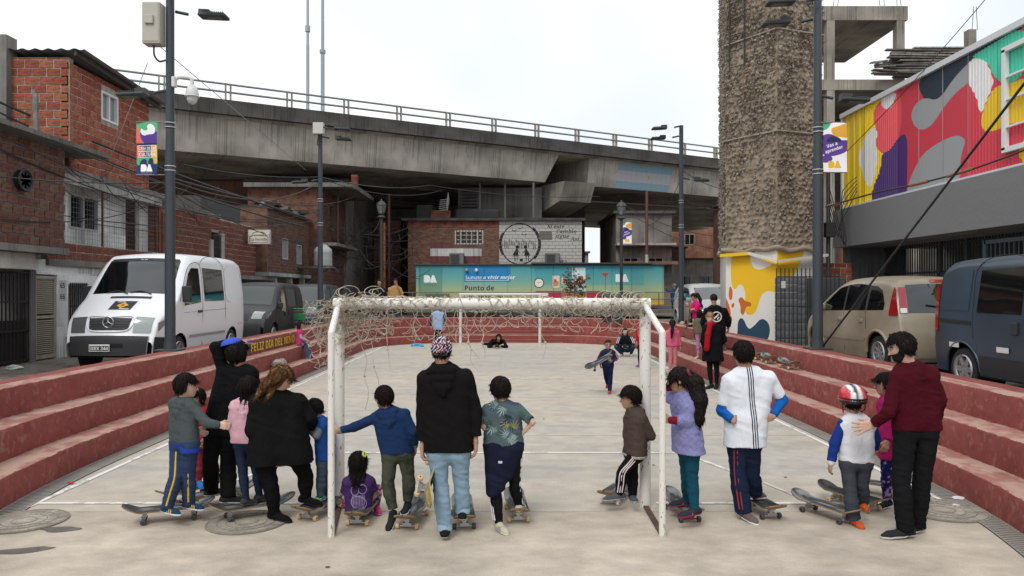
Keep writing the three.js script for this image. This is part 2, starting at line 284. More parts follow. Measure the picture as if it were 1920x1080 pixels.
// bricks over a backing wall. o = bottom left corner seen from outside, yaw turns the wall; every brick is its own mesh unless merged
function brickWall(parent, o, yaw, W, H, opt = {}) {
  const { bw = 0.33, bh = 0.18, j = 0.026, holes = [], mats = brickRed, mortar = mortarM, T = 0.2, merged = false, proud = 0.012, max = 300 } = opt;
  const m4 = new THREE.Matrix4().makeRotationY(yaw).setPosition(...o);
  mesh('wall', wallHoles(W, H, T, holes).applyMatrix4(m4), mortar, parent);
  const lots = mats.map(() => []); let count = 0; const q = new THREE.Quaternion().setFromRotationMatrix(m4);
  for (let r = 0; r * (bh + j) < H - 0.03; r++) for (let c = -1; c * (bw + j) < W; c++) {
    let x0 = c * (bw + j) + (r % 2) * (bw + j) / 2 + 0.006 * (hash3(r, c, 3) - 0.5), x1 = x0 + bw, y0 = r * (bh + j) + j / 2, y1 = Math.min(y0 + bh, H - 0.005); x0 = Math.max(x0, 0.004); x1 = Math.min(x1, W - 0.004);
    for (const [a, b, d, e] of holes) if (y1 > b + 0.02 && y0 < e - 0.02) { if (x0 < a && x1 > a) x1 = a - 0.01; else if (x0 < d && x1 > d) x0 = d + 0.01; else if (x0 >= a && x1 <= d) x1 = x0; }
    if (x1 - x0 < 0.05 || y1 - y0 < 0.03) continue;
    const k = Math.floor(hash3(r * 7 + 1, c * 3 + 2, Math.round(o[0] * 10)) * mats.length), pr = proud * (0.55 + 0.9 * hash3(r, c, 8));
    const s = new THREE.Vector3(x1 - x0, y1 - y0, 0.05), p = new THREE.Vector3((x0 + x1) / 2, (y0 + y1) / 2, pr - 0.025).applyMatrix4(m4);
    if (merged || count >= max) { lots[k].push(brickGeos[(r + c + 9) % 3].clone().applyMatrix4(new THREE.Matrix4().compose(p, q, s))); }
    else { const b = mesh('brick', brickGeos[(r * 2 + c + 9) % 3], mats[k], parent); b.position.copy(p); b.quaternion.copy(q); b.scale.copy(s); count++; }
  }
  lots.forEach((l, i) => { if (l.length) tag(mesh('brickwork', merge(l), mats[i], parent), null, null, null, 'stuff'); });
  return m4;
}

// ---------------------------------------------------------------- overpass
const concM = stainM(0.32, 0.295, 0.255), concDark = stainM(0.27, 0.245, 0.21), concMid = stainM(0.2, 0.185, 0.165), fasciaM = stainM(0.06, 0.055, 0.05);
const railM = metalM(0.22, 0.23, 0.23, 0.5, 0.4), railPostM = grainM(0.3, 0.27, 0.22);
{
  const t = thing('highway_overpass', 'grey concrete highway overpass with stained girder and steel railing', 'overpass', [-16.8, 0, -36], 0.5168);
  const X0 = -24, X1 = 58;
  const prism = (pts, x0, x1) => { const g = extrude(pts.map(([z, y]) => [-z, y]), x1 - x0).rotateY(Math.PI / 2).translate(x0, 0, 0), p = g.attributes.position, uv = g.attributes.uv, n = g.attributes.normal; for (let i = 0; i < p.count; i++) uv.setXY(i, Math.abs(n.getX(i)) > 0.7 ? p.getZ(i) : p.getX(i), Math.abs(n.getY(i)) > 0.7 ? p.getZ(i) : p.getY(i)); return g; };   // pts as [z, y]
  mesh('deck', prism([[-0.35, 11.3], [-0.35, 11.05], [-0.6, 10.9], [-28, 10.85], [-28, 11.3]], X0, X1), concM, t);  // deck widened at the back to shade the space below
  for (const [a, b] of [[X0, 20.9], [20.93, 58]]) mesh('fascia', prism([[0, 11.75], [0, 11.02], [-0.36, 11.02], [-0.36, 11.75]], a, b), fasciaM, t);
  for (const [x0, x1, cut] of [[X0, 23.5, 1], [25.9, X1, 0]]) for (const z of [-0.62, -8, -15, -22]) {
    const g = prism([[z, 10.95], [z - 0.3, 9.12], [z - 5.6, 9.12], [z - 5.9, 10.86]], x0, x1);
    if (cut) { const p = g.attributes.position, uv = g.attributes.uv, n = g.attributes.normal; for (let i = 0; i < p.count; i++) if (p.getX(i) > 23 && p.getY(i) < 10) { p.setX(i, 22.6); if (Math.abs(n.getX(i)) < 0.7) uv.setX(i, 22.6); } }
    mesh('girder', g, concM, t);
    mesh('diaphragm', prism([[z - 0.5, 10.8], [z - 0.5, 9.3], [z - 5.4, 9.3], [z - 5.4, 10.8]], (x0 + x1) / 2 - 0.2, (x0 + x1) / 2 + 0.2), concM, t);
  }
  mesh('pier_cap', prism([[0.3, 9.10], [-0.25, 7.9], [-5.2, 6.7], [-22, 6.7], [-27, 7.6], [-27.5, 9.10]], 23.3, 25.7), stainM(0.27, 0.25, 0.21), t);
  mesh('pier', b2(23.7, 25.5, 0, 6.71, -20, -7), concM, t);
  mesh('pier', b2(-12, -10, 0, 9.11, -20, -7), concM, t);
  for (const y of [12.57, 12.17]) mesh('rail', rod([X0, y, -0.18], [X1, y, -0.18], 0.055, 0.055, 8), railM, t);
  for (let n = -7; n < 19; n++) { const x = n * 3.06; for (const d of [0, 0.24]) mesh('rail_post', bx(0.07, 0.88, 0.16, x + d, 12.17, -0.2, 0, 0, 0.0), railPostM, t); }
  const flag = canvasTex(512, 192, (c, w, h) => {
    c.fillStyle = '#7f9ca9'; c.fillRect(0, 0, w, h); c.fillStyle = '#a9abae'; c.fillRect(0, h * 0.3, w, h * 0.42);
    for (let i = 0; i < 900; i++) { c.fillStyle = `rgba(${90 + (i * 37) % 60},${90 + (i * 31) % 50},${90 + (i * 13) % 50},0.10)`; c.fillRect((i * 197) % w, (i * 83) % h, 2 + i % 5, 6 + i % 30); }
    c.fillStyle = '#b89a3c'; c.fillRect(w * 0.55, h * 0.42, 22, 12); c.fillRect(w * 0.57, h * 0.44, 14, 26);
  });
  const fg = new THREE.PlaneGeometry(1, 1, 24, 4), fp = fg.attributes.position;
  for (let i = 0; i < fp.count; i++) { const u = fp.getX(i) + 0.5, v = fp.getY(i) + 0.5, y = 9.14 + v * 1.7, e = 0.15 * noise3(v * 9, u > 0.5 ? 4 : 9, 1); fp.setXYZ(i, 28.1 + u * 4.9 + (u === 0 ? e : u === 1 ? -e : 0) + 0.25 * v, y, -0.92 + (y - 9.12) / 1.83 * 0.3 + 0.006); }
  fg.computeVertexNormals(); mesh('painted_flag', fg, new THREE.MeshStandardMaterial({ map: flag, roughness: 0.9 }), t);
  mesh('conduit', rod([26.2, 8.3, -2.5], [44, 8.5, -2.5], 0.07), concMid, t);
  for (const [x, y, r] of [[577, 44, 0.10], [605, 45, 0.12]].map(([px, Z, r]) => [(px - 952) * Z / 1400, Z, r])) {
    const p = thing('highway_mast', r < 0.11 ? 'slender grey highway mast with collar rising above the overpass, left of two' : 'grey tapered highway mast rising above the overpass, right of two', 'mast', [x, 11.3, -y]);
    mesh('shaft', rod([0, 0, 0], [0, 5.3, 0], r * 1.05, r, 12), metalM(0.32, 0.36, 0.39, 0.5, 0.3), p); mesh('upper_shaft', rod([0, 5.3, 0], [0, 16, 0], r * 0.85, r * 0.5, 12), metalM(0.32, 0.36, 0.39, 0.5, 0.3), p);
    mesh('collar', rod([0, r < 0.11 ? 6.1 : 5.15, 0], [0, r < 0.11 ? 6.45 : 5.35, 0], r * 1.5, r * 1.5, 12), metalM(0.3, 0.33, 0.36, 0.5, 0.3), p);
  }
}

// ---------------------------------------------------------------- information container, house with the mural wall, things under the overpass
const BA = (c, x, y, s, col) => { c.fillStyle = col; c.beginPath(); c.roundRect(x, y, s * 0.48, s * 0.56, [s * 0.06, s * 0.24, s * 0.2, s * 0.06]); c.fill(); c.beginPath(); c.moveTo(x + s * 0.44, y + s * 0.56); c.lineTo(x + s * 0.62, y); c.lineTo(x + s * 0.76, y); c.lineTo(x + s * 0.98, y + s * 0.56); c.closePath(); c.fill(); c.clearRect(0, 0, 0, 0); };
{
  const t = thing('information_container', 'long teal and yellow printed information container reading Punto de informacion', 'container', [0, 0, 0]);
  const X0 = -5.04, X1 = 8.58, Y0 = 1.36, Y1 = 3.55, Z = -41, W = X1 - X0, H = Y1 - Y0;
  const print = canvasTex(2048, 328, (c, w, h) => {
    const g = c.createLinearGradient(0, 0, 0, h); g.addColorStop(0, '#3f93a3'); g.addColorStop(0.35, '#6ba7a0'); g.addColorStop(0.62, '#a5b48b'); g.addColorStop(1, '#b59a4f'); c.fillStyle = g; c.fillRect(0, 0, w, h);
    c.fillStyle = 'rgba(30,90,80,0.28)'; c.fillRect(22, 0, 190, h); c.fillStyle = 'rgba(20,140,170,0.25)'; c.fillRect(980, 0, 900, h * 0.5);
    c.fillStyle = '#e3a526'; c.fillRect(1500, h * 0.92, 548, h * 0.08);
    BA(c, 66, 82, 110, '#eef2ee'); BA(c, 1648, 74, 112, '#e8f0f0');
    c.fillStyle = '#3a4a60'; c.font = '14px sans-serif'; c.fillText('o /buenosaires', 70, 166); c.fillText('o /buenosaires', 1654, 160);
    c.fillStyle = '#1b7fb8'; c.fillRect(398, 6, 384, 132);
    c.fillStyle = '#f2f6f6'; c.font = '40px sans-serif'; c.fillText('Sumate', 408, 116); c.font = 'italic bold 40px serif'; c.fillText('a vivir mejor', 552, 114); c.fillRect(408, 124, 362, 3);
    c.fillStyle = '#2c2430'; c.font = 'bold 58px sans-serif'; c.fillText('Punto de', 398, 208); c.fillText('información', 398, 282);
    c.fillStyle = '#e8e4da'; c.beginPath(); c.arc(1016, 146, 38, 0, 7); c.fill(); c.lineWidth = 7; c.strokeStyle = '#23303c'; c.stroke(); c.lineWidth = 3; c.beginPath(); c.moveTo(996, 138); c.lineTo(1016, 148); c.lineTo(1034, 138); c.stroke();
    for (const [x, y, a, b] of [[1126, 84, 62, 104], [1200, 100, 40, 58]]) { c.fillStyle = '#d9d2c0'; c.fillRect(x, y, a, b); c.strokeStyle = '#5b6a63'; c.lineWidth = 3; c.strokeRect(x, y, a, b); c.fillStyle = '#c98b5a'; c.fillRect(x + 8, y + b * 0.45, a - 18, b * 0.4); c.fillStyle = '#b9463a'; c.fillRect(x + 16, y + b * 0.3, a * 0.3, b * 0.25); }
    c.fillStyle = '#b8402f'; c.beginPath(); c.moveTo(1536, 64); c.lineTo(1592, 64); c.arc(1564, 64, 28, 0, Math.PI); c.fill(); c.fillStyle = '#8a3a34'; c.fillRect(1561, 90, 5, 140);
    c.fillStyle = '#b12b3d'; c.fillRect(990, 212, 580, 92); c.fillStyle = '#b5683a'; c.fillRect(1200, 212, 90, 50); c.fillStyle = '#a8843f'; c.fillRect(1290, 212, 120, 92); c.fillStyle = '#e6e2dc'; c.beginPath(); c.ellipse(1060, 240, 34, 16, 0, 0, 7); c.fill();
    c.fillStyle = '#cfe4e6'; c.fillRect(1290, 20, 110, 190); c.fillStyle = '#c0392f'; c.fillRect(1340, 90, 40, 40); c.beginPath(); c.arc(1310, 150, 18, 0, 7); c.fill();
    for (let i = 0; i < 2600; i++) { c.fillStyle = `rgba(70,60,50,${0.02 + (i % 7) * 0.006})`; c.fillRect((i * 733) % w, (i * 389) % h, 1 + i % 3, 3 + i % 22); }
  });
  const pm = new THREE.MeshStandardMaterial({ map: print, roughness: 0.6 });
  const cuts = [0, 0.016, 0.105, 0.19, 0.275, 0.37, 0.465, 0.555, 0.64, 0.715, 0.79, 0.87, 0.995, 1];
  for (let i = 0; i + 1 < cuts.length; i++) {
    const a = X0 + W * cuts[i] + 0.008, b = X0 + W * cuts[i + 1] - 0.008, g = b2(a, b, Y0 + 0.02, Y1 - 0.02, Z - 0.06, Z + (i % 2) * 0.012), p = g.attributes.position, uv = g.attributes.uv;
    for (let k = 0; k < p.count; k++) uv.setXY(k, (p.getX(k) - X0) / W, (p.getY(k) - Y0) / H);
    mesh('panel', g, pm, t);
  }
  mesh('body', b2(X0 + 0.01, X1 - 0.01, Y0, Y1, Z - 2.6, Z - 0.065), M(0.2, 0.27, 0.25, 0.7), t);
  mesh('roof_edge', b2(X0 - 0.08, X1 + 0.08, Y1, Y1 + 0.07, Z - 2.7, Z + 0.12), M(0.05, 0.05, 0.05, 0.7), t);
  mesh('roof_edge', b2(1.3, 7.9, Y1 + 0.07, Y1 + 0.13, Z - 2.6, Z + 0.25), M(0.06, 0.06, 0.06, 0.7), t);
  mesh('platform', b2(X0 - 0.3, X1 + 0.9, 1.0, 1.15, Z - 2.6, Z + 1.6), grainM(0.12, 0.12, 0.11), t);
  for (let i = 0; i < 9; i++) mesh('platform_leg', b2(X0 + i * 1.75, X0 + i * 1.75 + 0.1, 0.64, 1.0, Z + 1.4, Z + 1.5), darkM, t);
  for (const x of [X0 + 0.55, 5.0]) mesh('awning_bar', b2(x, x + (x < 0 ? 1.3 : 2.2), 1.86, 1.98, Z + 0.1, Z + 0.25), M(0.12, 0.13, 0.13, 0.6), t);
  for (const [x, c] of [[-2.25, M(0.3, 0.25, 0.12, 0.6)], [-1.72, M(0.7, 0.68, 0.6, 0.6)]]) mesh('lamp', lathe([[0, 0], [0.07, 0.02], [0.09, 0.1], [0.05, 0.19], [0, 0.2]], 10).translate(x, Y1 - 0.38, Z + 0.12), c, t);
  const r = thing('platform_railing', 'grey metal railing along the printed container front', 'railing');
  const rm = metalM(0.13, 0.14, 0.14, 0.5, 0.4);
  for (const y of [2.05, 1.7, 1.35]) mesh('rail', rod([X0 - 2.6, y, Z + 1.55], [X1 + 0.8, y, Z + 1.55], 0.025, 0.025, 6), rm, r);
  for (let i = 0; i < 14; i++) mesh('post', rod([X0 - 2.6 + i * 1.302, i < 2 ? 0.65 : 1.15, Z + 1.55], [X0 - 2.6 + i * 1.302, 2.05, Z + 1.55], 0.028, 0.028, 6), rm, r);
}
{ // sapling in front of the container
  const t = thing('sapling', 'thin sapling with reddish leaves in front of the printed container', 'tree', [3.474, 0.65, -38.6]);
  const bark = grainM(0.3, 0.26, 0.22), lm = [M(0.16, 0.10, 0.04, 0.8), M(0.10, 0.09, 0.035, 0.8), M(0.2, 0.075, 0.03, 0.8)];
  const L = [[], [], []]; mesh('trunk', tube([[0, 0, 0], [0.03, 0.7, 0.02], [-0.02, 1.2, 0], [0.02, 1.7, 0.03]], 0.025, 12, 6), bark, t);
  const br = []; for (let i = 0; i < 16; i++) {
    const a = i * 2.4, y = 1.0 + (i / 16) * 0.9, r = 0.35 + 0.45 * rnd(), e = [Math.cos(a) * r, y + 0.35 + rnd() * 0.5, Math.sin(a) * r * 0.7]; br.push(tube([[0, y, 0], [e[0] * 0.5, y + 0.25, e[2] * 0.5], e], 0.008, 6, 4));
    for (let k = 0; k < 40; k++) { const q = 0.35 + rnd() * 0.75, g = new THREE.PlaneGeometry(0.11, 0.06).rotateX(rr(0, 3)).rotateY(rr(0, 6)).translate(e[0] * q + rr(-0.12, 0.12), mix(y, e[1], q) + rr(-0.1, 0.12), e[2] * q + rr(-0.1, 0.1)); L[k % 3].push(g); }
  }
  mesh('branches', merge(br), bark, t); L.forEach((l, i) => tag(mesh('foliage', merge(l), lm[i], t), null, null, null, 'stuff'));
}
function windowUnit(parent, w, h, cols, rows, fm, o, yaw, depth = 0.12, pane = glassM, fw = 0.05) {
  const m4 = new THREE.Matrix4().makeRotationY(yaw).setPosition(...o);
  const f = mesh('window', merge(b2(0, fw, 0, h, -depth, 0.02), b2(w - fw, w, 0, h, -depth, 0.02), b2(fw, w - fw, 0, fw, -depth, 0.02), b2(fw, w - fw, h - fw, h, -depth, 0.02)).applyMatrix4(m4), fm, parent);
  for (let i = 1; i < cols; i++) mesh('mullion', b2(w * i / cols - fw / 2, w * i / cols + fw / 2, fw, h - fw, -depth * 0.7, 0.005).applyMatrix4(m4), fm, f);
  for (let i = 1; i < rows; i++) mesh('glazing_bar', b2(fw, w - fw, h * i / rows - fw / 4, h * i / rows + fw / 4, -depth * 0.6, -0.004).applyMatrix4(m4), fm, f);
  for (let i = 0; i < cols; i++) mesh('pane', b2(w * i / cols + fw / 2, w * (i + 1) / cols - fw / 2, fw, h - fw, -depth * 0.8, -depth * 0.72).applyMatrix4(m4), pane, f);
  return f;
}
{ // house behind the container: rough brick left, whitewashed mural wall right
  const Z = -46, t = thing('mural_house', 'low brick house with barred window and whitewashed mural wall behind the container', 'house');
  const win = [-3.253 , 5.0, -1.511, 5.86];
  const X0 = -6.144, X1 = -0.526, X2 = 4.567, Y0 = 0.6, Y1 = 6.45;
  brickWall(t, [X0, Y0, Z], 0, X1 - X0, Y1 - Y0, { bw: 0.24, bh: 0.06, j: 0.014, mats: brickDull, mortar: mortarDark, merged: true, holes: [[win[0] - X0, win[1] - Y0, win[2] - X0, win[3] - Y0]] });
  mesh('brick_course', b2(X0, X1, 6.05, 6.5, Z, Z + 0.03), brickRed[1], t);
  windowUnit(t, win[2] - win[0], 0.86, 5, 3, M(0.55, 0.5, 0.42, 0.7), [win[0], win[1], Z], 0, 0.12, glassM, 0.08);
  const bars = []; for (let i = 0; i < 9; i++) { const x = win[0] + (i + 0.5) * (win[2] - win[0]) / 9; mesh('window_bar', b2(x - 0.016, x + 0.016, 4.95, 5.92, Z + 0.08, Z + 0.11), darkM, t); }
  mesh('painted_band', b2(-4.764, -3.351, 4.75, 5.1, Z, Z + 0.022), stainM(0.12, 0.04, 0.045), t); mesh('painted_band', b2(-4.764, -1.61, 4.28, 4.745, Z, Z + 0.021), stainM(0.42, 0.41, 0.4), t); mesh('painted_band', b2(-4.764, -1.709, 3.9, 4.275, Z, Z + 0.02), stainM(0.12, 0.04, 0.045), t);
  // mural wall: each block carries its piece of the painting
  const W = X2 - X1, H = Y1 - Y0, vis = 2.75;
  const mural = canvasTex(1024, 560, (c, w, h) => {
    c.fillStyle = '#b3b0ab'; c.fillRect(0, 0, w, h);
    for (let i = 0; i < 1500; i++) { c.fillStyle = `rgba(60,55,50,${0.03 + (i % 5) * 0.012})`; c.fillRect((i * 733) % w, (i * 389) % h, 2 + i % 9, 2 + i % 6); }
    c.strokeStyle = '#211f1e'; c.lineWidth = 15; c.beginPath(); c.ellipse(255, 290, 235, 255, 0, 0, 7); c.stroke(); c.lineWidth = 34; c.beginPath(); c.ellipse(262, 290, 240, 255, 0, -0.9, 0.8); c.stroke(); c.beginPath(); c.ellipse(250, 290, 236, 255, 0, 2.6, 3.7); c.stroke();
    c.fillStyle = '#211f1e';
    for (const [x, y] of [[190, 120], [310, 170], [260, 90]]) { c.beginPath(); c.moveTo(x - 40, y - 6); c.quadraticCurveTo(x - 10, y - 8, x, y + 8); c.quadraticCurveTo(x + 15, y - 14, x + 42, y - 8); c.quadraticCurveTo(x + 10, y + 4, x, y + 16); c.fill(); }
    c.fillStyle = '#55514d'; for (let i = 0; i < 20; i++) c.fillRect(40 + i * 21, 280 - ((i * 37) % 50), 10, 40 + (i * 53) % 60);
    c.fillStyle = '#1b1918'; for (const [x, s] of [[205, 1], [345, -1]]) { c.beginPath(); c.arc(x + 20 * s, 330, 22, 0, 7); c.fill(); c.beginPath(); c.moveTo(x + 8 * s, 350); c.lineTo(x - 36 * s, 420); c.lineTo(x - 26 * s, 445); c.lineTo(x + 34 * s, 440); c.lineTo(x + 26 * s, 352); c.fill(); c.fillRect(x - 16, 440, 10, 64); c.fillRect(x + 12, 440, 10, 60); c.lineWidth = 9; c.strokeStyle = '#1b1918'; c.beginPath(); c.moveTo(x + 20 * s, 375); c.lineTo(x + 52 * s, 398); c.stroke(); }
    c.fillRect(255, 478, 40, 30); c.font = 'italic bold 66px serif'; c.fillStyle = '#1c1917'; c.fillText('Si este', 590, 96); c.fillText('Cambio', 700, 156); c.fillText('sigue', 690, 218); c.fillText('Así..', 880, 250); c.font = 'bold 60px sans-serif'; c.fillStyle = '#2c3450'; c.fillText('VEZ', 740, 540);
    c.fillStyle = '#6d6660'; c.fillRect(495, 130, 160, 110);
  });
  const mm = new THREE.MeshStandardMaterial({ map: mural, roughness: 0.9, bumpMap: T.bump, bumpScale: 0.004 });
  mesh('wall', b2(X1, X2, Y0, Y1, Z - 0.2, Z), grainM(0.2, 0.19, 0.18), t);
  const bw = 0.39, bh = 0.19, j = 0.02;
  for (let r = 0; r * (bh + j) < vis; r++) for (let c = -1; c * (bw + j) < W; c++) {
    const a = Math.max(0.005, c * (bw + j) + (r % 2) * 0.2), b = Math.min(W - 0.005, c * (bw + j) + (r % 2) * 0.2 + bw); if (b - a < 0.06) continue;
    const g = b2(X1 + a, X1 + b, Y1 - vis + r * (bh + j) + 0.01, Math.min(Y1, Y1 - vis + r * (bh + j) + bh), Z - 0.01, Z + 0.012 + 0.012 * rnd()), p = g.attributes.position, uv = g.attributes.uv;
    for (let k = 0; k < p.count; k++) uv.setXY(k, (p.getX(k) - X1) / W, (p.getY(k) - Y1 + vis) / vis); mesh('brick', g, mm, t);
  }
  mesh('roof_slab', b2(X0 - 0.4, X2 + 0.2, Y1, Y1 + 0.16, Z - 5, Z + 0.25), grainM(0.06, 0.055, 0.05), t);
  mesh('side_wall', b2(X0 - 0.02, X2 + 0.02, Y0, Y1, Z - 5, Z - 0.21), mortarDark, t);
  for (const [px, l] of [[857, 'grey air conditioner under the barred window'], [1035, 'grey air conditioner below the mural writing']]) {
    const a = thing('air_conditioner', l, 'air conditioner', [0 + (px - 952) * 46 / 1400, 3.72, Z + 0.05]); mesh('casing', rbx(0.9, 0.72, 0.34, 0.03, 0, 0.36, 0.2), M(0.1, 0.1, 0.1, 0.6), a);
    for (let k = 0; k < 7; k++) mesh('louvre', bx(0.5, 0.03, 0.03, -0.1, 0.12 + k * 0.08, 0.385), M(0.05, 0.05, 0.05, 0.6), a); mesh('control_panel', bx(0.2, 0.6, 0.01, 0.3, 0.36, 0.376), M(0.16, 0.16, 0.16, 0.6), a);
  }
  // clutter on its roof
  const k = thing('roof_clutter', 'pile of stacked chairs and crates on the brick house roof', 'clutter', [-4.096, Y1 + 0.16, -47]);
  for (let i = 0; i < 6; i++) mesh('stacked_chair', merge(bx(0.5, 0.035, 0.45, 0.02 * i, 0.6 + i * 0.13, 0, 0, 0.05, 0.1), bx(0.04, 0.5, 0.4, 0.28 + 0.02 * i, 0.8 + i * 0.13, 0, 0, 0, 0.1)), M(0.5, 0.5, 0.5, 0.6), k);
  mesh('crate', b2(-0.7, 0.5, 0, 0.55, -0.4, 0.4), brickRed[2], k); mesh('crate', b2(-1.6, -0.6, 0, 0.9, -0.5, 0.3), M(0.03, 0.03, 0.03, 0.8), k); mesh('tarpaulin', rbx(2.8, 0.7, 1, 0.2, 2.2, 0.3, 0), M(0.022, 0.024, 0.026, 0.8), k);
  const r = thing('roof_shack', 'dark iron shack with posts on the brick house roof under the overpass', 'shack', [-1.764, Y1 + 0.16, -47.5]);
  for (const x of [0, 1.6, 3.4]) mesh('post', b2(x - 0.06, x + 0.06, 0, 2.4, 0, 0.12), metalM(0.12, 0.12, 0.12, 0.6, 0.3), r); mesh('back_wall', b2(-1.5, 4, 0, 2.3, -1.6, -1.5), stainM(0.13, 0.12, 0.11), r); for (let i = 0; i < 9; i++) mesh('shelf', b2(-1.2, -0.2, 0.3 + i * 0.2, 0.33 + i * 0.2, -0.8, -0.3), M(0.06, 0.06, 0.06, 0.8), r);
}
// shadowy houses beneath and beyond the overpass, back rows added to close out light
function farHouse(name, label, x0, x1, y1, z, d, m, wins = [], extra, y0 = 0.6) {
  const t = thing(name, label, 'house'); const wl = (x1 - x0);
  mesh('wall', wallHoles(wl, y1 - y0, 0.25, wins.map(([a, b, c, e]) => [a, b, a + c, b + e])).translate(x0, y0, z), m, t);
  mesh('body', b2(x0 + 0.01, x1 - 0.01, y0, y1 - 0.02, z - d, z - 0.8), m, t); mesh('side_wall', merge(b2(x0, x0 + 0.2, y0, y1, z - 0.81, z - 0.26), b2(x1 - 0.2, x1, y0, y1, z - 0.81, z - 0.26)), m, t);
  mesh('roof', b2(x0 - 0.2, x1 + 0.2, y1, y1 + 0.18, z - d, z + 0.3), grainM(0.1, 0.095, 0.09), t);
  for (const [a, b, c, e] of wins) windowUnit(t, c, e, 2, 1, M(0.3, 0.29, 0.27, 0.7), [x0 + a, y0 + b, z], 0, 0.12);
  if (extra) extra(t); return t;
}
{
  const alleyGreyM = stainM(0.2, 0.18, 0.162), alleyGreyM2 = stainM(0.18, 0.09, 0.062), brickFar = stainM(0.2, 0.09, 0.06), plasterFar = stainM(0.3, 0.28, 0.25);  // alley walls: plain even plaster and brick colours
  farHouse('alley_house', 'dark narrow house in the alley under the overpass, left of the lantern', -15.5, -9.6, 8.6, -44.5, 10, alleyGreyM, [[1.2, 3.2, 1, 1.2], [3.6, 3.2, 0.9, 1.2], [3.8, 0.2, 1, 2.1]]);
  farHouse('alley_house', 'dark two storey house at the end of the alley', -9.5, -7.6, 7.2, -53, 8, alleyGreyM2, [[0.4, 3.4, 0.9, 1.3]]);
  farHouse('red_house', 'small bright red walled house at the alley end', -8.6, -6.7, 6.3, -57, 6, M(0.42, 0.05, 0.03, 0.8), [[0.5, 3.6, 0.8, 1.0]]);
  farHouse('alley_house', 'wide grey house added behind the mural house to close out light', -6.6, 6.3, 9.05, -61, 8, alleyGreyM, [[2, 3, 1, 1.2], [8, 3, 1, 1.2]]);  // added up to deck height to block light from behind
  farHouse('alley_house', 'added brown row filling the bright gap behind the left brick houses under the overpass', -32, -15.6, 9.05, -47, 9, alleyGreyM2, [[8, 5, 1.2, 1.2], [12, 5.2, 1.2, 1.2]]);  // added to cover the bright gap below the deck
  farHouse('alley_house', 'tall added back wall closing out light behind the alley under the overpass', -15, -6.7, 9.05, -63, 5, alleyGreyM, [[4, 5, 1, 1]]);  // added to shut daylight out of the alley
  farHouse('shop_house', 'dark shop house under the overpass right of the mural wall', 7.4, 11.2, 7.4, -51, 9, alleyGreyM, [[0.5, 2.6, 1, 1.2], [2.2, 2.6, 1, 1.2]], (t) => { mesh('awning', b2(7.3, 11.3, 3.9, 4.1, -51, -49.5), alleyGreyM2, t); mesh('ledge', b2(7.3, 11.3, 5.2, 5.35, -51, -50), plasterFar, t); });
  farHouse('alley_house', 'dark narrow house behind the pylon base', 15.4, 22, 8.3, -44, 12, alleyGreyM2, [[0.6, 2.8, 1, 1.3], [2.4, 3, 1, 1.2], [0.8, 5.2, 1, 1.2]]);
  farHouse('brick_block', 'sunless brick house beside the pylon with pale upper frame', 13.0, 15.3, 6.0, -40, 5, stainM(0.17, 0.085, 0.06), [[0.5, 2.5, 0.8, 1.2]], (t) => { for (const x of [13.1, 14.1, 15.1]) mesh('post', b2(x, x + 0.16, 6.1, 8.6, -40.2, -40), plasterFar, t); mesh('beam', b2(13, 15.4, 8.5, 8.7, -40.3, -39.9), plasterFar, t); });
  // lit houses beyond, seen through the gaps
  farHouse('distant_house', 'distant brick house seen through the gap beside the pylon', 14.5, 19.5, 6.8, -82, 8, brickFar, [[0.5, 2.5, 1.1, 1.3], [2.6, 2.6, 1.1, 1.2], [3.9, 2.6, 0.8, 1.2]]);
  farHouse('distant_house', 'distant pale plaster house low in the gap beside the pylon', 16.5, 22.5, 5.2, -74, 6, plasterFar, [[0.6, 1.8, 1, 1.2], [2.5, 1.8, 1, 1.2], [4.2, 1.8, 1, 1.2]]);
  farHouse('distant_house', 'far brick house with white window strip beyond the mural wall', 4.9, 9.5, 6.6, -88, 7, plasterFar, [[0.4, 3, 1, 1.4], [2, 3, 1, 1.4]]);
  farHouse('distant_house', 'far tall brick house topmost in the gap beside the pylon', 13.2, 26, 11.6, -92, 8, brickFar, [[5.2, 6.4, 1.6, 1.6], [8.6, 7.2, 1.2, 1.3], [5.4, 3.4, 1.2, 1.3], [2, 7, 1.4, 1.6]]);
  farHouse('distant_house', 'far grey shed wall showing under the overpass at left', -16, -3, 10.1, -96, 8, stainM(0.4, 0.4, 0.4), []);
  for (const [x, y, z, h, c, l] of [[-7.0, 0.65, -44, 7.2, [0.06, 0.02, 0.02], 'dark red iron post beside the brick house'], [-7.45, 0.65, -45, 5.6, [0.5, 0.17, 0.05], 'orange post in the alley'], [8.1, 0.65, -43.5, 7.3, [0.12, 0.05, 0.045], 'brown and white post right of the mural wall']]) {
    const t = thing('iron_post', l, 'post', [x, y, z]); mesh('shaft', rod([0, 0, 0], [0, h, 0], 0.09, 0.08, 8), M(...c, 0.7), t); mesh('foot', rod([0, 0, 0], [0, x > 0 ? 3.6 : 0.3, 0], 0.095, 0.095, 8), x > 0 ? M(0.4, 0.4, 0.38, 0.7) : darkM, t);
  }
}

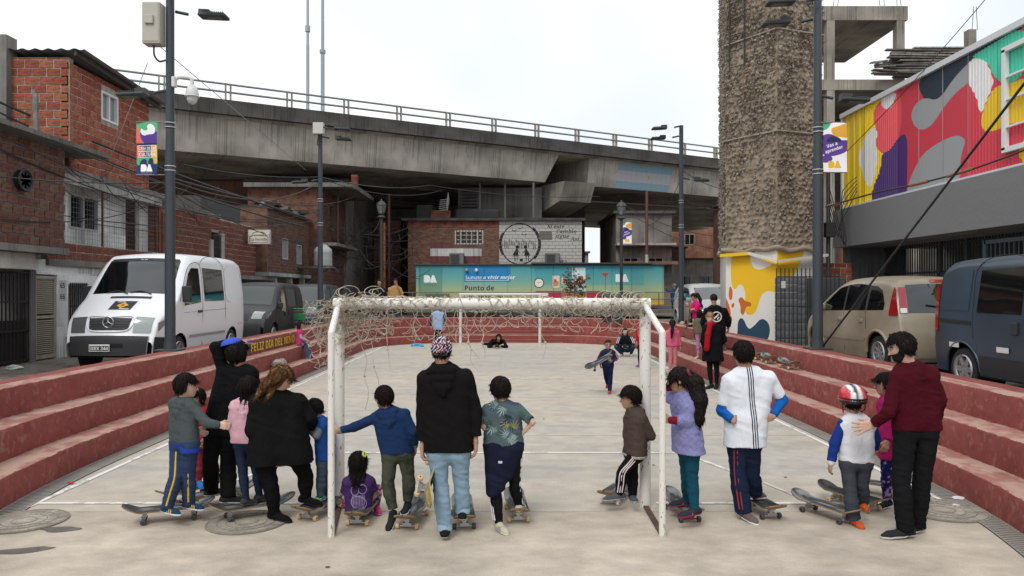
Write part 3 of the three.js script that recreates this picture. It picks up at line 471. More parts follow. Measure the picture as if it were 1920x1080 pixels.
// ---------------------------------------------------------------- street lamps, lanterns, banners
const strapM = metalM(0.5, 0.5, 0.5, 0.4, 0.5);
function luminaire(parent, x, y, dir, z = 0) {
  const l = mesh('lamp_head', merge(rbx(0.54, 0.07, 0.26, 0.03, dir * 0.47, y, z), bx(0.2, 0.1, 0.16, dir * 0.3, y + 0.06, z)), M(0.03, 0.034, 0.038, 0.5), parent);
  l.rotation.z = dir * -0.05; l.position.y = dir * dir * 0.0;
  mesh('lens', bx(0.3, 0.012, 0.16, dir * 0.5, y - 0.038, z), M(0.12, 0.118, 0.1, 0.3), l);
  for (let i = 0; i < 8; i++) mesh('fin', bx(0.012, 0.03, 0.26, dir * (0.4 + i * 0.04), y + 0.045, z), M(0.03, 0.034, 0.038, 0.5), l);
  mesh('bracket', rod([dir * 0.06, y + (dir > 0 ? 0.06 : 0.06), z], [dir * 0.3, y + 0.01, z], 0.03, 0.03, 8), postM, parent);
}
function streetLamp(label, p, top, dir, box) {
  const t = thing('street_lamp', label, 'street lamp', p, 0, 'street lamps along the bleachers'); const h = top - p[1];
  mesh('pole', merge(rod([0, 0, 0], [0, h * 0.55, 0], 0.098, 0.09, 16), rod([0, h * 0.55, 0], [0, h, 0], 0.08, 0.075, 16)), postM, t);
  mesh('base_plate', merge(rbx(0.42, 0.03, 0.42, 0.01, 0, 0.015, 0), rod([0, 0, 0], [0, 0.16, 0], 0.12, 0.11, 12)), M(0.04, 0.045, 0.05, 0.6), t);
  for (const y of [h * 0.5, h * 0.512, h * 0.62, h * 0.632]) mesh('strap', new THREE.TorusGeometry(0.093, 0.011, 5, 20).rotateX(Math.PI / 2).translate(0, y, 0), strapM, t);
  luminaire(t, 0, h - 0.12, dir, 0.2); luminaire(t, 0, h - 0.42, dir, -0.1); luminaire(t, 0, h - 1.95, -dir, 0);
  return t;
}
const lampL = streetLamp('dark street lamp post with control box and dome camera before the white van', [-6.42, 1.01, -14.2], 7.85, 1);
const lampL2 = streetLamp('dark street lamp post with white box near the dusty black van', [-6.6, 0.95, -26.3], 7.95, 1);
const lampR = streetLamp('dark street lamp post beside the champagne minivan', [6.06, 1.01, -14.6], 7.85, -1);
const lampR2 = streetLamp('dark street lamp post beside the silver car and container', [6.25, 0.75, -26.9], 8.1, -1);
{ // control cabinet, dome camera and cables on the near left lamp
  const t = thing('control_box', 'beige metal control box strapped to the left lamp post', 'control box', [-6.68, 6.78, -14.1]);
  const cm = M(0.42, 0.4, 0.34, 0.6); mesh('case', rbx(0.33, 0.78, 0.26, 0.015, 0, 0.39, 0), cm, t); mesh('door', rbx(0.29, 0.72, 0.012, 0.004, -0.005, 0.4, 0.135), cm, t); mesh('hood', rbx(0.16, 0.16, 0.05, 0.01, -0.02, 0.44, 0.16), cm, t); mesh('cable', tube([[0, 0, 0], [0.02, -0.2, 0.02], [0.1, -0.3, 0], [0.22, -0.28, 0]], 0.018, 16, 6), darkM, t);
  const c = thing('dome_camera', 'white dome security camera on the left lamp post', 'camera', [-6.32, 6.02, -14.15]);
  const w = M(0.6, 0.6, 0.58, 0.45); mesh('arm', tube([[0, 0.1, 0], [0.06, 0.16, 0], [0.24, 0.17, 0], [0.33, 0.14, 0], [0.34, 0.02, 0]], 0.035, 18, 8), w, c); mesh('mount', rbx(0.07, 0.2, 0.12, 0.02, 0, 0.08, 0), w, c);
  mesh('housing', lathe([[0, 0], [0.06, -0.01], [0.11, -0.1], [0.125, -0.22], [0.1, -0.225], [0, -0.225]], 24).translate(0.34, 0.03, 0), w, c); mesh('dome', lathe([[0.1, 0], [0.095, -0.07], [0.06, -0.13], [0, -0.15]], 24).translate(0.34, -0.195, 0), M(0.5, 0.5, 0.49, 0.2), c); mesh('rim', new THREE.TorusGeometry(0.12, 0.014, 6, 24).rotateX(1.571).translate(0.34, -0.19, 0), w, c);
  const j = thing('junction_box', 'white junction box on the lamp post near the dusty van', 'junction box', [-6.62, 7.62, -26.15]); mesh('case', rbx(0.36, 0.4, 0.25, 0.02, 0, 0.2, 0), M(0.5, 0.49, 0.45, 0.6), j); mesh('cable', tube([[0, 0, 0], [-0.04, -0.4, 0], [0.05, -0.3, 0], [0.1, 0, 0]], 0.02, 12, 5), darkM, j);
}
function lantern(x, Z, label) {
  const t = thing('lantern_post', label, 'lantern', [x, 0.65, -Z], 0, 'old style lanterns before the overpass'), k = M(0.03, 0.035, 0.04, 0.5);
  mesh('pole', merge(rod([0, 0, 0], [0, 1, 0], 0.12, 0.1, 12), rod([0, 1, 0], [0, 5.2, 0], 0.085, 0.07, 12)), k, t); mesh('collar', lathe([[0.08, 0], [0.2, 0.06], [0.22, 0.1], [0.1, 0.2]], 16).translate(0, 5.15, 0), k, t);
  mesh('globe', lathe([[0.12, 0], [0.2, 0.18], [0.23, 0.38], [0.22, 0.42]], 20).translate(0, 5.42, 0), new THREE.MeshPhysicalMaterial({ color: 0xb8bcbc, roughness: 0.25, transmission: 0.75, thickness: 0 }), t);
  for (let i = 0; i < 4; i++) mesh('cage_bar', tube([[0.13, 0, 0], [0.22, 0.2, 0], [0.25, 0.42, 0]], 0.013, 6, 4).rotateY(i * 1.571 + 0.5).translate(0, 5.4, 0), k, t);
  mesh('cap', lathe([[0.27, 0], [0.24, 0.08], [0.12, 0.2], [0.04, 0.24], [0.03, 0.33], [0, 0.34]], 20).translate(0, 5.84, 0), k, t); mesh('bulb', new THREE.SphereGeometry(0.08, 10, 8).translate(0, 5.5, 0), M(0.75, 0.75, 0.72, 0.4), t);
}
lantern(-6.433, 38, 'old style dark lantern post left of the container'); lantern(5.857, 38.5, 'old style dark lantern post in front of the container');
function banner(name, label, p, w, h, t, yaw, arm, parentGroup) {
  const g = thing(name, label, 'banner', p, yaw), geo = new THREE.PlaneGeometry(w, h, 10, 20), q = geo.attributes.position; for (let i = 0; i < q.count; i++) q.setZ(i, 0.02 * Math.sin(q.getX(i) * 9 + q.getY(i) * 2) + 0.012 * Math.sin(q.getY(i) * 7)); geo.computeVertexNormals(); geo.translate(0, -h / 2, 0);
  mesh('cloth', geo, new THREE.MeshStandardMaterial({ map: t, roughness: 0.75, side: THREE.DoubleSide }), g);
  for (const y of [0.005, -h - 0.005]) mesh('batten', rod([-w / 2 - (arm < 0 ? -0.0 : 0.14) * 1, y, 0], [w / 2 + (arm < 0 ? 0.14 : 0), y, 0], 0.012, 0.012, 6), M(0.2, 0.16, 0.12, 0.6), g); return g;
}
const blobPath = (c, pts, col) => { c.fillStyle = col; c.beginPath(); const n = pts.length; for (let i = 0; i < n; i++) { const a = pts[i], b = pts[(i + 1) % n], m = [(a[0] + b[0]) / 2, (a[1] + b[1]) / 2]; if (!i) c.moveTo(m[0], m[1]); else c.quadraticCurveTo(a[0], a[1], m[0], m[1]); } c.quadraticCurveTo(pts[0][0], pts[0][1], (pts[0][0] + pts[1][0]) / 2, (pts[0][1] + pts[1][1]) / 2); c.fill(); };
const T_ban1 = canvasTex(256, 600, (c, w, h) => {
  c.fillStyle = '#58a878'; c.fillRect(0, 0, w, h); blobPath(c, [[-20, 40], [30, 60], [60, 200], [110, 260], [-30, 300]], '#d9705f'); blobPath(c, [[40, 100], [110, 150], [190, 130], [280, 90], [280, 260], [120, 260], [60, 200]], '#54368c'); blobPath(c, [[60, 60], [100, 100], [150, 90], [130, 40], [180, 10], [235, 60], [230, 140], [150, 140], [100, 160], [50, 120]], '#e9e9ec');
  c.fillStyle = '#1f2a5c'; c.fillRect(0, 240, w, 30); c.fillStyle = '#d05a4c'; c.fillRect(0, 262, 90, 140); c.fillStyle = '#232c62'; c.fillRect(90, 262, 90, 140); c.fillStyle = '#e2b33f'; c.fillRect(180, 262, 76, 140);
  c.strokeStyle = '#f0f0f0'; c.lineWidth = 6; c.strokeRect(18, 268, 222, 60); c.strokeRect(18, 332, 222, 66); c.fillStyle = '#f4f4f4'; c.font = 'bold 42px sans-serif'; c.fillText('CASA DE LA', 24, 314, 208); c.font = 'bold 56px sans-serif'; c.fillText('CULTURA', 26, 386, 206);
  c.fillStyle = '#202a5e'; c.fillRect(0, 480, w, 120); blobPath(c, [[0, 400], [120, 400], [100, 480], [0, 500]], '#58a878'); blobPath(c, [[40, 430], [120, 410], [130, 520], [30, 540]], '#202a5e'); blobPath(c, [[130, 430], [200, 400], [210, 500], [150, 520]], '#202a5e'); blobPath(c, [[200, 390], [256, 400], [256, 470], [220, 480]], '#e2b33f');
  BA(c, 50, 480, 150, '#f2f2f2'); c.fillStyle = '#cfd3ea'; c.font = '14px sans-serif'; c.fillText('Buenos Aires Ciudad', 56, 584);
});
const T_ban2 = canvasTex(256, 520, (c, w, h) => {
  c.fillStyle = '#ece9ee'; c.fillRect(0, 0, w, h); blobPath(c, [[-20, -20], [90, -20], [60, 60], [-20, 90]], '#4aa98a'); blobPath(c, [[70, 60], [150, 40], [280, -10], [280, 170], [180, 150], [110, 150]], '#dba237'); blobPath(c, [[-30, 130], [90, 110], [170, 190], [280, 180], [280, 300], [100, 360], [-30, 330]], '#5b3a94'); blobPath(c, [[60, 150], [140, 140], [210, 200], [120, 210], [20, 200]], '#252a55');
  c.save(); c.translate(28, 300); c.rotate(-0.3); c.fillStyle = '#f4f4f6'; c.font = 'bold 46px sans-serif'; c.fillText('Vas a', 26, -30); c.fillText('aprender', -6, 22, 190); c.restore(); blobPath(c, [[-20, 350], [70, 330], [120, 380], [60, 420], [-20, 420]], '#5b3a94');
  BA(c, 60, 400, 140, '#e0b02e'); c.fillStyle = '#777'; c.font = '13px sans-serif'; c.fillText('Buenos Aires Ciudad', 64, 500);
});
banner('cloth_banner', 'green and purple Casa de la Cultura banner on the left lamp post', [-6.84, 5.34, -14.15], 0.41, 0.99, T_ban1, 0.0, -1);
banner('cloth_banner', 'purple and white Vas a aprender banner on the right lamp post', [6.38, 5.42, -14.55], 0.46, 0.96, T_ban2, 0.05, 1);
banner('cloth_banner', 'small purple banner hanging on the lantern before the container', [6.16, 5.67, -38.45], 0.44, 1.1, T_ban2, 0, 1);

// ---------------------------------------------------------------- left row of houses (fronts face +x)
const HP = Math.PI / 2, rustM = grainM(0.09, 0.05, 0.035), slabM = stainM(0.15, 0.14, 0.13), whiteWall = stainM(0.66, 0.66, 0.65), plaster = stainM(0.32, 0.3, 0.28), blackIron = M(0.02, 0.019, 0.019, 0.6), alu = metalM(0.55, 0.56, 0.58, 0.4, 0.3);
function gate(parent, z0, z1, x, y0, y1, n, m, name = 'gate_bar') {      // upright bars in the plane x = const, z as distance
  for (let i = 0; i <= n; i++) mesh(name, b2(x - 0.012, x + 0.012, y0, y1, -mix(z0, z1, i / n) - 0.012, -mix(z0, z1, i / n) + 0.012), m, parent);
  for (const k of [0, 0.34, 0.67, 1]) mesh('gate_rail', b2(x - 0.018, x + 0.018, mix(y0, y1, k) - 0.02, mix(y0, y1, k) + 0.02, -z1, -z0), m, parent);
}
{ // nearest: brown brick upper floor hanging over a recessed entrance
  const t = thing('brick_house', 'brown brick house with overhanging upper floor and dark iron gate, leftmost', 'house');
  brickWall(t, [-10.3, 3.13, -12.5], HP, 4.85, 2.3, { mats: brickBrown, mortar: mortarDark });
  mesh('end_wall', b2(-12, -10.31, 3.13, 5.43, -17.34, -17.0), brickBrown[1], t); mesh('floor_slab', b2(-12, -10.22, 2.98, 3.13, -17.4, -10), slabM, t); mesh('roof_slab', b2(-12, -9.9, 5.43, 5.53, -18.6, -10), stainM(0.11, 0.1, 0.09), t);
  mesh('concrete_beam', b2(-10.85, -10.5, 2.62, 2.97, -16.6, -10), stainM(0.42, 0.4, 0.37), t); mesh('inner_wall', merge(b2(-12.4, -12.2, 0.5, 2.97, -17.9, -8), b2(-12.2, -10.9, 0.5, 2.97, -17.1, -16.99), b2(-12.2, -10.9, 0.5, 2.97, -14.9, -14.7), b2(-10.9, -10.7, 0.5, 2.62, -14.89, -8)), plaster, t);
  mesh('door_post', b2(-10.9, -10.72, 0.5, 2.62, -15.15, -14.9), plaster, t); mesh('door_post', b2(-10.9, -10.72, 0.5, 2.62, -16.98, -16.8), slabM, t);
  gate(t, 15.15, 16.8, -10.78, 0.6, 2.55, 13, blackIron); mesh('gate_sheet', b2(-10.84, -10.82, 0.6, 1.5, -16.8, -15.15), M(0.025, 0.018, 0.016, 0.8), t);
  mesh('inner_timber', b2(-11.6, -11.5, 0.6, 2.5, -16.4, -16.25), M(0.12, 0.05, 0.035, 0.8), t);
  const f = thing('extractor_fan', 'black round extractor fan on the brown brick wall', 'fan', [-10.27, 4.48, -15.75]);
  mesh('housing', new THREE.CylinderGeometry(0.22, 0.22, 0.1, 20).rotateZ(HP).translate(0.05, 0, 0), M(0.015, 0.015, 0.016, 0.5), f); for (let i = 0; i < 4; i++) mesh('blade', bx(0.02, 0.34, 0.07, 0.09, 0, 0).rotateX(i * 0.785), M(0.03, 0.03, 0.03, 0.4), f); mesh('cowl', new THREE.TorusGeometry(0.22, 0.03, 6, 24).rotateY(HP).translate(0.1, 0, 0), M(0.015, 0.015, 0.016, 0.5), f);
  mesh('neighbour_column', b2(-13.2, -12.22, 5.6, 8.4, -18.6, -18.2), slabM, t);
}
{ // white walled house with mesh balcony and orange brick top floor
  const t = thing('balcony_house', 'white house with wire mesh balcony below an orange brick top floor', 'house'), X = -10.8;
  // ground floor
  mesh('ground_wall', wallHoles(5.3, 2.35, 0.25, [[0.05, 0, 0.85, 2.0], [1.3, 0.75, 2.05, 1.75], [2.6, 0, 3.5, 2.05]]).applyMatrix4(new THREE.Matrix4().makeRotationY(HP).setPosition(X, 0.53, -17.05)), whiteWall, t);
  mesh('inner_wall', merge(b2(-11.9, -11.8, 0.5, 2.75, -22.4, -17), b2(-11.8, -11.05, 0.5, 2.75, -22.5, -22.36)), plaster, t);
  const d = mesh('louvre_door', merge(b2(X - 0.1, X - 0.03, 0.56, 2.5, -17.17, -17.1), b2(X - 0.1, X - 0.03, 0.56, 2.5, -17.9, -17.83), b2(X - 0.1, X - 0.03, 2.43, 2.5, -17.83, -17.17), b2(X - 0.1, X - 0.03, 0.56, 0.66, -17.83, -17.17), b2(X - 0.1, X - 0.03, 1.5, 1.57, -17.83, -17.17)), stainM(0.3, 0.26, 0.21), t);
  for (let i = 0; i < 38; i++) { const y = 0.7 + i * 0.0465; if (y > 1.47 && y < 1.6) continue; mesh('slat', bx(0.05, 0.012, 0.66, X - 0.065, y, -17.5, 0, 0, -0.6), stainM(0.3, 0.26, 0.21), d); }
  mesh('door_back', b2(X - 0.16, X - 0.12, 0.56, 2.5, -17.9, -17.1), M(0.06, 0.05, 0.04, 0.9), d);
  for (let i = 0; i < 9; i++) mesh('window_bar', b2(X + 0.02, X + 0.04, 1.2, 2.35, -18.4 - i * 0.088 - 0.01, -18.4 - i * 0.088 + 0.01), blackIron, t); for (const y of [1.2, 1.75, 2.3]) mesh('window_bar', b2(X + 0.018, X + 0.045, y, y + 0.025, -19.15, -18.35), blackIron, t);
  mesh('house_number', new THREE.PlaneGeometry(0.3, 0.5).rotateY(HP).translate(X + 0.006, 2.15, -18.12), new THREE.MeshStandardMaterial({ map: canvasTex(96, 160, (c) => { c.fillStyle = '#b9b8b4'; c.fillRect(0, 0, 96, 160); c.fillStyle = '#1d1c1c'; c.font = 'bold 58px sans-serif'; c.fillText('65', 12, 60); c.fillText('66', 12, 146); }), roughness: 0.9 }), t);
  mesh('balcony_slab', b2(-12.4, X + 0.08, 2.75, 2.9, -23.2, -17.45), slabM, t);
  // balcony
  brickWall(t, [X + 0.02, 2.9, -17.45], HP, 5.6, 0.42, { mats: brickRed, T: 0.12 });
  const inX = -11.2, hz = (z) => z - 17.3;
  mesh('balcony_wall', wallHoles(6, 2.3, 0.15, [[1.75, 0.85, 3.1, 1.75], [4.6, 0, 5.4, 1.95]]).applyMatrix4(new THREE.Matrix4().makeRotationY(HP).setPosition(inX, 2.9, -17.3)), stainM(0.76, 0.76, 0.76), t); mesh('dark_room', merge(b2(-13.2, -13, 2.9, 5.02, -23.3, -17.3), b2(-13, -11.9, 2.9, 5.02, -17.5, -17.3), b2(-13, -11.9, 4.9, 5.01, -23.2, -17.5)), plaster, t);
  windowUnit(t, 1.35, 0.9, 2, 1, alu, [inX, 3.75, -19.05], HP, 0.1, glassM); mesh('curtain', b2(inX - 0.14, inX - 0.13, 3.8, 4.6, -20.3, -19.15), M(0.18, 0.2, 0.23, 0.9), t);
  const wire = M(0.2, 0.2, 0.2, 0.6); for (let i = 0; i <= 46; i++) mesh('mesh_wire', b2(X - 0.003, X + 0.003, 3.33, 5.1, -17.5 - i * 0.12 - 0.0025, -17.5 - i * 0.12 + 0.0025), wire, t); for (let i = 0; i <= 14; i++) mesh('mesh_wire', b2(X - 0.004, X + 0.004, 3.35 + i * 0.125 - 0.0025, 3.35 + i * 0.125 + 0.0025, -23.05, -17.5), wire, t);
  for (const z of [18.05, 19.9, 21.6, 22.9]) mesh('mesh_post', rod([X, 2.9, -z], [X, 5.2, -z], 0.03, 0.03, 8), rustM, t);
  mesh('planter', lathe([[0.1, 0], [0.15, 0.25], [0.13, 0.26], [0, 0.2]], 12).translate(-10.98, 3.32, -17.75), M(0.03, 0.1, 0.05, 0.6), t);
  mesh('upper_slab', b2(-13.2, X + 0.1, 5.02, 5.16, -23.3, -17.6), slabM, t); mesh('beam', b2(X - 0.05, X + 0.06, 4.78, 5.02, -23.2, -17.5), stainM(0.3, 0.3, 0.28), t); mesh('far_wall', b2(-12.4, -10.85, 2.9, 5.02, -23.5, -23.25), brickRed[2], t);
  // orange brick top floor
  const w0 = 20.1 - 18.4, win = [1.42, 1.55, 2.28, 2.32];
  brickWall(t, [X, 5.16, -18.4], HP, 4.05, 2.62, { mats: brickOrange, holes: [win] }); brickWall(t, [-12.6, 5.16, -18.4], 0, 1.78, 2.74, { mats: brickOrange });
  windowUnit(t, 0.86, 0.77, 2, 1, M(0.66, 0.66, 0.66, 0.5), [X, 6.71, -19.82], HP, 0.1, M(0.2, 0.24, 0.25, 0.15), 0.055); mesh('curtain', b2(X - 0.17, X - 0.16, 7.1, 7.45, -20.6, -19.9), M(0.3, 0.16, 0.17, 0.9), t);
  mesh('back_walls', merge(b2(-13, X - 0.22, 5.16, 7.6, -22.5, -22.3), b2(-13, -12.9, 5.16, 7.8, -22.3, -18.6)), brickRed[1], t);
  const rg = new THREE.PlaneGeometry(3.2, 4.5, 70, 1).rotateX(-HP), rp = rg.attributes.position; for (let i = 0; i < rp.count; i++) { const x = rp.getX(i), z = rp.getZ(i); rp.setY(i, 0.022 * Math.sin(x / 3.2 * 70 * 0.9) - 0.055 * -z - 0.02); } rg.computeVertexNormals();
  mesh('roof_sheet', rg.translate(-11.95, 7.95, -20.5), metalM(0.2, 0.2, 0.2, 0.6, 0.3), t); mesh('roof_edge', bx(0.06, 0.13, 4.5, 0, 0, 0, 0, -0.055).translate(X + 0.2, 7.86, -20.55), M(0.06, 0.055, 0.05, 0.8), t);
  const p = thing('timber_post', 'weathered upright timber post in front of the orange bricks', 'post', [-11.3, 5.6, -17.9]); mesh('shaft', bx(0.1, 1.35, 0.08, 0, 0.6, 0, 0, 0, 0.03), grainM(0.2, 0.19, 0.18), p); mesh('split_end', bx(0.06, 0.1, 0.07, -0.04, 1.31, 0), grainM(0.18, 0.17, 0.16), p);
}
{ // pizzeria brick house
  const t = thing('brick_house', 'red brick house with iron balcony door behind the white van', 'house'), X = -10.8;
  brickWall(t, [X, 2.75, -23.6], HP, 9.6, 2.1, { mats: brickRed, holes: [[3.6, 0, 4.3, 1.55]], mortar: mortarM });
  mesh('ground_wall', wallHoles(9.6, 2.3, 0.2, [[0.8, 0, 2.2, 2], [4.5, 0, 6.5, 2], [7.4, 0.8, 8.6, 1.9]]).applyMatrix4(new THREE.Matrix4().makeRotationY(HP).setPosition(X, 0.45, -23.6)), stainM(0.12, 0.11, 0.1), t); mesh('inner_wall', merge(b2(-12.6, -12.4, 0.5, 4.8, -33.2, -23.6), b2(-12.4, -11.01, 4.7, 4.84, -33.2, -23.6), b2(-12.4, -11.01, 0.5, 4.7, -33.3, -33.1)), plaster, t);
  mesh('near_wall', b2(-13, X - 0.01, 2.75, 4.6, -23.6, -23.4), brickRed[3], t); mesh('ledge', b2(X, X + 0.5, 2.6, 2.75, -33.1, -23.5), slabM, t); mesh('parapet', b2(X - 0.2, X + 0.05, 4.85, 5.0, -28, -23.6), slabM, t);
  gate(t, 27.2, 27.9, X + 0.06, 2.78, 4.2, 6, blackIron); mesh('concrete_sill', b2(X, X + 0.16, 2.76, 3.2, -27.1, -24), slabM, t); mesh('jamb', b2(X - 0.1, X + 0.1, 2.76, 4.3, -28.25, -27.95), plaster, t); mesh('jamb', b2(X - 0.1, X + 0.1, 2.76, 4.0, -27.18, -26.95), plaster, t);
  mesh('roof_shed', b2(-12.6, X - 0.3, 4.86, 5.6, -31, -27), M(0.06, 0.058, 0.056, 0.8), t);
  const s = thing('pizzeria_sign', 'white box sign reading Pizzeria La Nortena on the brick wall', 'sign', [-10.75, 4.05, -30.6]);
  mesh('box', rbx(0.92, 0.6, 0.16, 0.02, 0.55, 0.3, -0.09), M(0.4, 0.38, 0.34, 0.6), s); mesh('bracket', merge(rod([0, 0.5, -0.1], [0.1, 0.5, -0.1], 0.03), rod([0, 0.1, -0.1], [0.1, 0.1, -0.1], 0.03)), darkM, s);
  mesh('face', new THREE.PlaneGeometry(0.86, 0.54).translate(0.55, 0.3, -0.004), new THREE.MeshStandardMaterial({ map: canvasTex(320, 200, (c) => { c.fillStyle = '#dcd5c4'; c.fillRect(0, 0, 320, 200); c.strokeStyle = '#2d4a78'; c.lineWidth = 10; c.beginPath(); c.moveTo(20, 180); c.lineTo(20, 100); c.quadraticCurveTo(60, 90, 70, 40); c.quadraticCurveTo(160, 5, 250, 40); c.quadraticCurveTo(260, 90, 300, 100); c.lineTo(300, 180); c.closePath(); c.stroke(); c.fillStyle = '#b07420'; c.font = 'bold 46px serif'; c.fillText('PIZZERIA', 76, 88, 170); c.fillStyle = '#241d1c'; c.font = 'bold 56px serif'; c.fillText('La Norteña', 32, 156, 256); }), roughness: 0.6 }), s);
}
{ // low brown brick block with two white windows
  const t = thing('brick_house', 'brown brick house with two small white windows beyond the sign', 'house'), X = -10.3;
  brickWall(t, [X, 2.95, -32.2], HP, 6.4, 2.75, { mats: brickBrown, mortar: mortarDark, bw: 0.25, bh: 0.11, max: 0, holes: [[1.9, 0.65, 2.75, 1.6], [4.2, 0.5, 5.05, 1.45]] });
  windowUnit(t, 0.85, 0.95, 2, 1, alu, [X, 3.6, -34.1], HP, 0.12); windowUnit(t, 0.85, 0.95, 2, 1, alu, [X, 3.45, -36.4], HP, 0.12);
  mesh('front_wall', b2(-12, X - 0.01, 2.95, 5.7, -32.2, -32.0), brickBrown[2], t); mesh('ledge', b2(-12, X + 0.12, 2.78, 2.94, -38.7, -31.9), stainM(0.25, 0.28, 0.28), t); mesh('ground_wall', b2(-11.4, -11.2, 0.5, 2.8, -38.6, -32), stainM(0.16, 0.145, 0.13), t); for (const z of [33.4, 35.8, 38]) mesh('column', b2(-10.6, -10.35, 0.5, 2.8, -z - 0.1, -z + 0.1), stainM(0.3, 0.3, 0.29), t);
  mesh('roof', b2(-12.4, X + 0.15, 5.7, 5.8, -38.7, -32), M(0.05, 0.045, 0.04, 0.9), t); for (let i = 0; i < 26; i++) mesh('roof_rubble', bx(rr(0.2, 0.7), rr(0.06, 0.3), rr(0.2, 0.6), rr(-10.9, X), 5.85 + rr(0, 0.25), -rr(32.3, 38.4), rr(0, 3), rr(-0.4, 0.4), rr(-0.5, 0.5)), [M(0.04, 0.035, 0.03, 0.9), rustM, slabM][i % 3], t);
}
{ // taller brick house at the corner of the alley
  const t = thing('brick_house', 'tall dark brick house with jutting roof slab at the alley corner', 'house'), X = -9.7;
  brickWall(t, [X, 2.2, -39], HP, 5.2, 5.3, { mats: brickBrown, mortar: mortarDark, max: 0, holes: [[0.9, 1.2, 1.8, 2.4], [3, 1.2, 3.9, 2.4], [1.8, 3.4, 2.7, 4.6]] }); mesh('front_wall', b2(-13.5, X - 0.01, 2.2, 7.5, -39.2, -38.8), brickBrown[1], t); mesh('inner_wall', b2(-11.2, -10.8, 0.5, 7.5, -44.2, -39), plaster, t); mesh('ground_wall', b2(-10.2, -10, 0.5, 2.2, -44.2, -39), alleyGreyM0(), t);
  mesh('roof_slab', b2(-13.6, -8.0, 7.5, 7.72, -44.6, -38.4), slabM, t); mesh('floor_slab', b2(-10.2, -8.9, 4.5, 4.66, -44.4, -38.9), slabM, t); mesh('chimney', b2(-8.3, -8.0, 7.72, 8.3, -40, -39.6), brickRed[0], t); for (const z of [39.4, 41.2, 43.8]) mesh('balcony_post', rod([-8.95, 4.66, -z], [-8.95, 7.5, -z], 0.04, 0.04, 6), rustM, t); for (const y of [5.0, 5.3, 5.6]) mesh('balcony_rail', rod([-8.95, y, -44], [-8.95, y, -39], 0.02, 0.02, 5), rustM, t);
}
function alleyGreyM0() { return stainM(0.16, 0.145, 0.13); }  // plain even ground wall colour
{ const t = thing('water_tank', 'pale grey plastic water tank beside the alley', 'water tank', [-9.15, 3.35, -37]); const m = M(0.34, 0.35, 0.34, 0.6);
  mesh('body', lathe([[0, 0], [0.42, 0], [0.45, 0.05], [0.44, 0.28], [0.46, 0.32], [0.44, 0.36], [0.44, 0.65], [0.46, 0.69], [0.43, 0.73], [0.42, 0.85], [0.2, 1.05], [0, 1.07]], 28), m, t); mesh('lid', lathe([[0.19, 1.03], [0.2, 1.1], [0, 1.14]], 20), M(0.25, 0.25, 0.25, 0.6), t); mesh('support', merge(b2(-1.1, 0.5, -0.1, -0.01, -0.5, 0.5), rod([-0.9, -0.9, 0], [0.3, -0.1, 0], 0.03)), slabM, t); }
